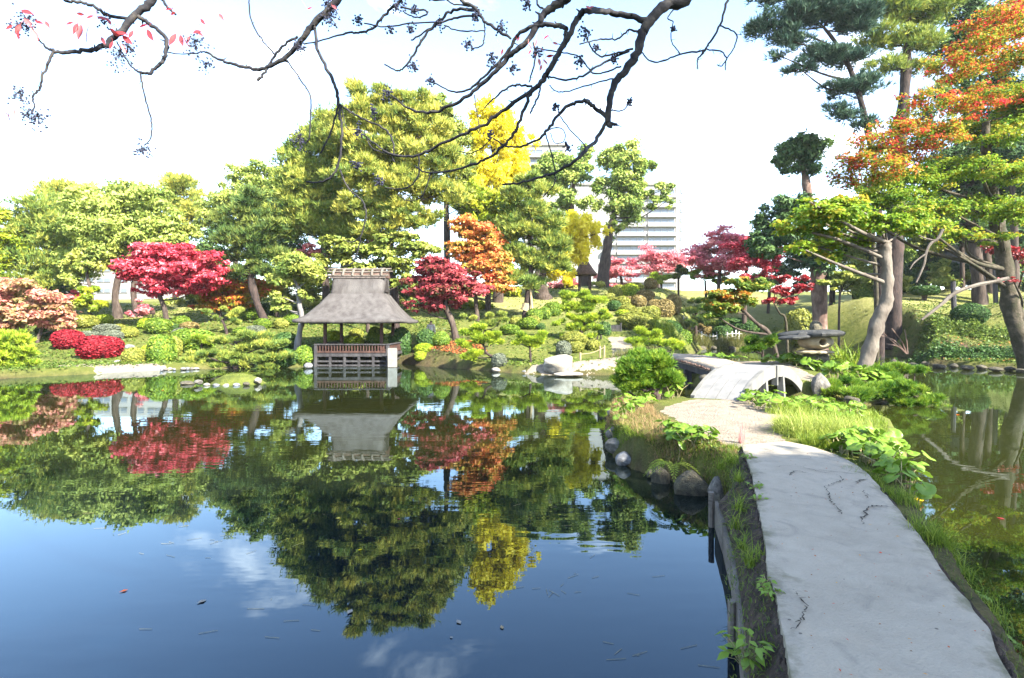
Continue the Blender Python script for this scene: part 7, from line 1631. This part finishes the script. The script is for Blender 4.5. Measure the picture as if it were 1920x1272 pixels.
BR = [
 [(286, -30, 17), (286, 0, 15), (255, 29, 14), (219, 66, 12), (190, 89, 10), (160, 95, 9), (128, 98, 8), (100, 96, 7), (84, 86, 4), (69, 69, 3.5), (55, 44, 3)],
 [(120, -20, 6), (120, 0, 6), (157, 5, 6), (182, 16, 6), (204, 29, 6.5), (241, 35, 7), (254, 33, 8)],
 [(259, 31, 9), (281, 46, 8), (303, 62, 8), (312, 80, 8), (310, 104, 7.5), (299, 122, 7), (281, 137, 6.5), (264, 137, 5), (248, 126, 3.5), (233, 106, 3), (219, 78, 2.5)],
 [(100, 97, 5.5), (89, 124, 5), (78, 149, 4.5), (75, 166, 4.5), (62, 180, 4), (64, 197, 3), (60, 211, 3)],
 [(263, 138, 3.6), (270, 175, 3.2), (279, 208, 3.2), (285, 237, 3), (281, 262, 2.6), (270, 273, 2.2)],
 [(650, -30, 15), (632, 0, 14), (594, 40, 13), (569, 71, 11), (540, 104, 9.5), (507, 124, 7.5), (474, 129, 7), (437, 120, 6), (408, 111, 5), (386, 98, 4.5)],
 [(386, 98, 3), (379, 98, 3), (346, 102, 2.6), (313, 98, 2.6)],
 [(300, -20, 5), (304, 0, 5), (317, 16, 5), (330, 28, 4)],
 [(466, -20, 3), (467, 0, 3), (470, 33, 3), (485, 66, 3.2), (514, 102, 3.5)],
 [(558, 69, 5), (529, 87, 5), (510, 113, 5), (496, 135, 5), (482, 152, 6)],
 [(536, 111, 3.2), (561, 146, 3), (580, 175, 3), (583, 204, 3), (580, 255, 2.6), (574, 268, 2.2)],
 [(590, 51, 6), (598, 98, 6), (620, 142, 6.5), (632, 175, 6.5), (636, 208, 6), (641, 237, 5), (639, 283, 4.5), (632, 315, 4.5), (611, 339, 4), (574, 341, 3)],
 [(634, 199, 4), (620, 248, 3.6), (601, 288, 3.2)],
 [(637, 196, 4.5), (661, 213, 4), (685, 225, 4), (722, 243, 4), (736, 264, 3.6), (739, 290, 3)],
 [(637, 318, 3.4), (653, 352, 3.2), (681, 380, 3.2), (686, 408, 3), (676, 445, 2.8), (674, 458, 2.6), (658, 496, 2.6), (616, 503, 2.2)],
 [(676, 445, 2.6), (660, 454, 2.4), (644, 450, 2)],
 [(757, -20, 6), (752, 0, 6), (725, 25, 5.5), (700, 52, 5), (675, 62, 4.5), (650, 62, 4), (600, 77, 3), (570, 83, 3)],
 [(752, 14, 4), (776, 19, 4), (796, 19, 4), (800, 27, 3.6), (779, 33, 3), (758, 24, 3)],
 [(860, -20, 7), (867, 2, 7), (892, 17, 7), (908, 40, 6), (933, 56, 6), (958, 73, 5)],
 [(892, 19, 7), (850, 19, 6), (829, 35, 5.5), (804, 58, 5), (783, 90, 5), (762, 121, 4), (746, 133, 3.5), (721, 121, 3)],
 [(900, 29, 4.5), (858, 33, 4.5), (825, 44, 4), (783, 69, 3.5), (771, 76, 3)],
 [(683, 44, 3), (721, 50, 3), (775, 44, 3.2), (817, 42, 3)],
 [(833, 48, 3), (862, 58, 3), (910, 58, 2.6)], [(908, 42, 3), (909, 68, 3), (903, 86, 3), (884, 92, 2.6)],
 [(800, -20, 4), (806, 0, 4), (836, 0, 3.5), (852, 8, 3), (896, 14, 3)],
 [(1090, -30, 26), (1058, 0, 21), (1025, 21, 15), (1008, 46, 13), (983, 83, 11), (954, 108, 10), (925, 138, 8.5), (888, 171, 7.5), (850, 196, 6.5), (808, 212, 6), (767, 204, 4.5), (733, 179, 3)],
 [(1062, 55, 10), (1046, 48, 10), (1017, 48, 9), (988, 54, 8), (967, 71, 7), (946, 104, 6), (908, 144, 5), (875, 169, 4.5), (846, 171, 3.5), (815, 156, 3)],
 [(1003, -20, 4), (1008, 8, 4), (1022, 19, 4)],
 [(1310, -40, 34), (1283, 0, 27), (1250, 8, 23), (1225, 33, 22), (1204, 62, 19), (1196, 96, 17), (1179, 125, 16), (1154, 154, 14), (1144, 188, 13), (1140, 225, 13), (1144, 240, 9)],
 [(1217, 42, 13), (1183, 31, 12), (1142, 23, 12), (1100, 21, 12), (1085, 31, 12), (1067, 67, 12), (1046, 104, 11), (1025, 138, 11), (1012, 158, 10), (983, 179, 8), (954, 200, 8), (917, 229, 7), (883, 246, 6.5), (842, 263, 6), (804, 283, 5.5), (767, 294, 5), (729, 288, 4), (704, 271, 3.5), (683, 254, 3)],
 [(1008, 160, 8), (992, 183, 7), (975, 225, 6.5), (954, 263, 6), (917, 296, 5.5), (883, 310, 5), (833, 323, 4), (796, 323, 3.5), (780, 313, 3)],
 [(1137, 229, 8), (1117, 263, 7.5), (1092, 288, 7.5), (1058, 315, 6), (1017, 331, 5), (975, 344, 4.5), (942, 346, 3.5)],
 [(1137, 219, 9), (1112, 200, 8), (1098, 190, 7.5), (1071, 196, 7), (1046, 217, 6.5), (1025, 246, 6), (1008, 263, 5), (975, 275, 4.5), (946, 273, 3.8), (925, 260, 3)],
 [(998, 162, 4.5), (975, 160, 4.5), (958, 162, 4.5), (933, 179, 4), (908, 204, 3.4)],
 [(1013, 160, 4), (1010, 180, 4), (1002, 196, 4), (994, 214, 3.6)],
 [(1200, 62, 4), (1180, 57, 4), (1158, 73, 3.6), (1125, 75, 3.2), (1087, 83, 2.8)],
 [(1187, 92, 4.5), (1154, 100, 4), (1125, 106, 3.6), (1108, 88, 3.2), (1096, 65, 2.8)],
 [(1180, 96, 5), (1133, 117, 4.5), (1092, 142, 4.5), (1062, 150, 4), (1029, 144, 3.6)],
 [(1165, 125, 3.6), (1140, 134, 3.4), (1112, 137, 3.2), (1087, 108, 3), (1050, 98, 3), (1000, 90, 2.8)],
 [(1150, 148, 3), (1110, 158, 2.8), (1060, 172, 2.6), (1040, 170, 2.2), (1030, 160, 2)],
 [(1382, -30, 6), (1365, 0, 5), (1350, 46, 4.5), (1329, 83, 4), (1318, 100, 4), (1308, 112, 3), (1308, 130, 2)],
 [(1321, 94, 3.6), (1275, 102, 3.4), (1242, 115, 3.2), (1221, 115, 3), (1202, 98, 2.6)],
 [(1325, 92, 3), (1354, 98, 2.8), (1362, 112, 2.8), (1352, 124, 2.4), (1345, 122, 2)],
 [(1348, 48, 3), (1379, 62, 3), (1377, 88, 2.6), (1362, 112, 2.4), (1360, 132, 2)],
 [(1267, 12, 2.8), (1252, 35, 2.6), (1262, 42, 2.4), (1258, 75, 2.2), (1275, 101, 2)],
 [(785, 292, 3.4), (783, 333, 3.2), (758, 354, 3), (721, 352, 2.4)],
 [(1023, 250, 3), (1037, 300, 2.8), (1040, 342, 2.6), (1017, 371, 2.2)],
 [(808, 325, 2.6), (792, 367, 2.4), (767, 377, 2), (745, 365, 2)],
 [(890, 178, 2.6), (893, 205, 2.4), (898, 236, 2.4), (898, 250, 2)],
 [(1050, 218, 2.6), (1070, 245, 2.4), (1094, 270, 2.4), (1096, 285, 2)],
 [(1140, 207, 2.8), (1165, 208, 2.6), (1176, 198, 2.4), (1178, 185, 2)],
 [(1062, 58, 6), (1058, 71, 5), (1050, 92, 5)], [(1000, 80, 4), (1004, 108, 3.6), (996, 140, 3.4), (992, 155, 2.6)],
 [(1022, 244, 2.4), (1048, 240, 2.2), (1060, 250, 2), (1056, 266, 2), (1040, 268, 1.8), (1032, 250, 1.6)],
 [(688, 256, 2.6), (692, 270, 2.6), (704, 282, 2.4), (728, 288, 2.4)], [(734, 290, 2.6), (738, 300, 2.4), (740, 305, 2)],
 [(920, 262, 2.2), (900, 280, 2.2), (880, 288, 2), (860, 284, 1.8)],
 [(640, 202, 2.2), (650, 240, 2), (668, 244, 1.8)], [(1144, 236, 7), (1152, 232, 6), (1158, 236, 4)],
]
for rows in BR: branch(rows)
# trunk and the boughs that carry the branches, above and behind the viewer
g = Geo(); q = spline(np.array([(5.2, -2.6, .3, .34), (5.1, -2.5, 1.2, .27), (4.9, -2.1, 2.8, .24), (4.5, -1.4, 4.4, .20), (4.1, -.6, 5.6, .16)]), 6); g.tube(q[:, :3], q[:, 3], 12, wob=.12); g.build('trunk', M['bark'], ot, True)
def bough(a, rows, r0, r1):
    pts = [np.array(a)] + [np.array(b_) for b_ in rows]; rr_ = np.linspace(r0, r1, len(pts))
    q = spline(np.column_stack([pts, rr_]), 6); g = Geo(); g.tube(q[:, :3], q[:, 3], 9, wob=.1); g.build('bough', M['bark_twig'], ot, True)
E = lambda px, py: P(px, py, bd(px))
bough((4.1, -.6, 5.6), [(2.8, 2.0, 5.6), E(1312, -42)], .15, .062)
bough((4.1, -.6, 5.6), [(2.4, 1.2, 6.1), (1.2, 3.2, 5.3), E(1092, -34)], .12, .048)
bough((4.1, -.6, 5.6), [(2.0, .6, 6.4), (.3, 2.6, 5.9), E(760, -120), E(655, -34)], .11, .03)
bough((4.1, -.6, 5.6), [(1.4, -.2, 6.5), (-1.2, 2.0, 6.1), E(330, -120), E(288, -34)], .10, .034)
bough(E(760, -120), [E(770, -60), E(758, -22)], .02, .012); bough(E(760, -120), [E(830, -60), E(862, -22)], .02, .013); bough(E(1092, -34), [E(1040, -40), E(1003, -22)], .02, .008); bough(E(1312, -42), [E(1360, -50), E(1383, -32)], .03, .011); bough(E(330, -120), [E(460, -80), E(466, -22)], .015, .006); bough(E(288, -34), [E(180, -60), E(120, -22)], .02, .012); bough(E(330, -120), [E(310, -70), E(300, -22)], .014, .010); bough(E(760, -120), [E(790, -60), E(800, -22)], .014, .008)
# berries: each cluster is one panicle of small fruits on stalks
for px, py, r_ in ((50, 42, 17), (36, 52, 14), (225, 110, 22), (240, 92, 14), (365, 85, 21), (388, 125, 13), (35, 178, 15), (70, 222, 18), (52, 218, 14), (268, 285, 17), (617, 36, 17), (625, 20, 12), (673, 40, 11), (733, 56, 7), (771, 54, 9), (746, 12, 15), (779, 19, 9), (825, 46, 9), (892, 31, 12), (940, 54, 10), (879, 85, 10), (923, 112, 12), (962, 129, 9), (775, 127, 10), (806, 152, 9), (727, 177, 12), (675, 250, 11), (669, 310, 10), (919, 254, 9), (1098, 62, 11), (1085, 117, 8), (1042, 200, 8), (1181, 192, 7), (1006, 100, 9), (1119, 90, 6), (987, 8, 10), (710, 340, 9), (561, 262, 16), (562, 92, 12), (700, 210, 8), (1063, 278, 7), (195, 40, 10), (1152, 112, 7), (1262, 55, 5), (612, 6, 8)):
    rng = np.random.default_rng(int(px * 7 + py)); d_ = bd(px); c = P(px, py, d_); s_ = r_ * d_ / F
    g = Geo(); gs = Geo(); n_ = int(14 + r_ * 2.2); up_ = c + [0, 0, s_ * .9]
    D = rng.normal(size=(n_, 3)) * s_ * np.array([.5, .5, .55])
    ico = np.array([(0, 0, 1), (.894, 0, .447), (.276, .851, .447), (-.724, .526, .447), (-.724, -.526, .447), (.276, -.851, .447), (.724, .526, -.447), (-.276, .851, -.447), (-.894, 0, -.447), (-.276, -.851, -.447), (.724, -.526, -.447), (0, 0, -1)])
    icf = [(0, 1, 2), (0, 2, 3), (0, 3, 4), (0, 4, 5), (0, 5, 1), (1, 6, 2), (2, 7, 3), (3, 8, 4), (4, 9, 5), (5, 10, 1), (2, 6, 7), (3, 7, 8), (4, 8, 9), (5, 9, 10), (1, 10, 6), (6, 11, 7), (7, 11, 8), (8, 11, 9), (9, 11, 10), (10, 11, 6)]
    for dd in D:
        g.add(ico * rng.uniform(.0055, .0085) + c + dd, icf); m_ = c + dd * .45 + [0, 0, s_ * .35]
        gs.tube([up_ * .4 + c * .6, m_, c + dd], [.0012, .001, .0008], 3, cap=False)
    b_ = g.build('berry_cluster', M['berry'], ot); b_['kind'] = 'stuff'; gs.build('stalks', M['bark_twig'], b_)
# red leaflets, each a leaf of its own
lf = Geo(); t_ = np.linspace(0, 1, 7); w_ = np.array([.02, .13, .185, .19, .15, .08, .005])
X__ = np.stack([np.stack([t_, -w_, .05 * np.sin(3 * t_) + .035], 1), np.stack([t_, w_ * 0, .05 * np.sin(3 * t_) + 0 * t_], 1), np.stack([t_, w_, .05 * np.sin(3 * t_) + .035], 1)], 1); lf.grid(X__, np.tile([.35, .7, .35], 7)); lfm = lf.mesh('leaflet', True); lfm.materials.append(M['leaf_red'])
for px, py, L_, an in ((40, 20, 24, -20), (46, 34, 22, -55), (38, 46, 20, -115), (60, 56, 24, -62), (66, 40, 16, -20), (84, 40, 16, -55), (34, 58, 18, -80), (24, 48, 14, -150), (146, 44, 22, -110), (152, 46, 28, -100), (166, 52, 26, -95), (138, 42, 14, -160), (158, 28, 14, 170), (182, 32, 20, -20), (200, 34, 16, -60), (176, 30, 14, -160), (206, 54, 24, -35), (214, 62, 26, -10), (190, 70, 16, -60), (230, 68, 24, -40), (250, 58, 16, -120), (262, 52, 16, 20), (276, 56, 24, -60), (226, 82, 20, -60), (212, 78, 16, -110), (330, 64, 24, -120), (338, 66, 22, -75), (344, 66, 24, -60), (362, 62, 16, 10), (370, 60, 14, -40), (356, 68, 14, -110), (8, 202, 20, -60), (16, 208, 22, -75), (28, 206, 26, -70), (2, 202, 14, 160), (310, 20, 14, 10), (320, 28, 10, 30), (410, 26, 16, -55), (376, 36, 14, -50),
                       (1005, 74, 13, -100), (990, 82, 12, -60), (1010, 110, 14, -80), (1018, 112, 13, -50), (1024, 106, 14, 10), (1016, 122, 12, -110), (943, 92, 12, -100), (1098, 12, 12, -30), (1104, 16, 10, 20), (1020, 74, 12, 40), (996, 94, 10, -120), (1036, 80, 11, -20), (622, 10, 12, -40), (970, 78, 10, 60), (576, 18, 10, 20)):
    d_ = bd(px) - .03; o = bpy.data.objects.new('leaf', lfm); link(o, ot); s_ = L_ * d_ / F * 1.08; a = R(an)
    o.matrix_basis = Matrix.Translation(P(px, py, d_)) @ Matrix.Rotation(-a + 0.0, 4, 'Y') @ Matrix.Rotation(R(90) + RNG.normal(0, .6), 4, 'X') @ Matrix.Diagonal((s_, s_, s_, 1))
    if True:
        q0 = P(px, py, d_); q1 = P(px + RNG.uniform(-14, 14), py - RNG.uniform(8, 20), bd(px)); g = Geo(); g.tube([q1, (q0 + q1) / 2 + [0, 0, .006], q0], [.0014, .0012, .001], 4, cap=False); g.build('leaf_stalk', M['leaf_red'], ot)
# shade giving trees that stand on the right hand shore beyond the picture's edge
def shade(label, x_, y_, hgt, rad_, n, seed, mat):
    rng = np.random.default_rng(seed); zb = gz(x_, y_); th_ = thing('broadleaf_tree', (x_, y_, zb), label, 'tree'); g = Geo()
    q = spline(np.array([(x_, y_, zb - .4, .42), (x_ + .3, y_, zb + hgt * .35, .34), (x_, y_ + .3, zb + hgt * .7, .2), (x_, y_, zb + hgt * .9, .08)]), 5); g.tube(q[:, :3], q[:, 3], 10, wob=.15); g.build('trunk', M['bark'], th_, True)
    cl = []; g2 = Geo()
    for k in range(26):
        dv_ = rdirs(1, rng)[0] * np.array([rad_, rad_, hgt * .26]) * rng.uniform(.45, .95); c = np.array([x_, y_, zb + hgt * .70]) + dv_; cl.append((c, rng.uniform(.9, 1.7) * rad_ / 5, np.array([x_, y_, zb + hgt * .68]), rng.normal()))
        a = q[int(len(q) * rng.uniform(.45, .85)), :3]; p_ = spline(np.array([[*a, .10], [*((a + c) / 2 + [0, 0, -.2]), .06], [*c, .02]]), 4); g2.tube(p_[:, :3], p_[:, 3], 6, cap=False)
    g2.build('limbs', M['bark'], th_, True); g = Geo(); crown_geo(g, cl, n, STY['broad'], rng, 1.1); g.build('crown', M[mat], th_)
shade('tall leafy tree on the near right shore shading the concrete path', 11.2, -7.6, 15.0, 4.6, 9000, 3, 'broad_mid')
shade('spreading leafy tree beside it farther along the right shore', 13.6, -6.6, 15.5, 4.2, 8000, 4, 'broad_dark')

# ------------------------------------------------------------------ thin haze, added to lift the shadows in the far trees
m, t, out = new_mat('haze')
pv_ = t.nodes.new('ShaderNodeVolumePrincipled')
pv_.inputs['Color'].default_value = (.92, .95, 1, 1); pv_.inputs['Density'].default_value = .00020; pv_.inputs['Anisotropy'].default_value = .2
t.links.new(pv_.outputs[0], out.inputs['Volume'])
g = Geo(); g.box((0, 85, 21.5), (420, 290, 47)); o = g.build('haze', m); o['kind'] = 'stuff'
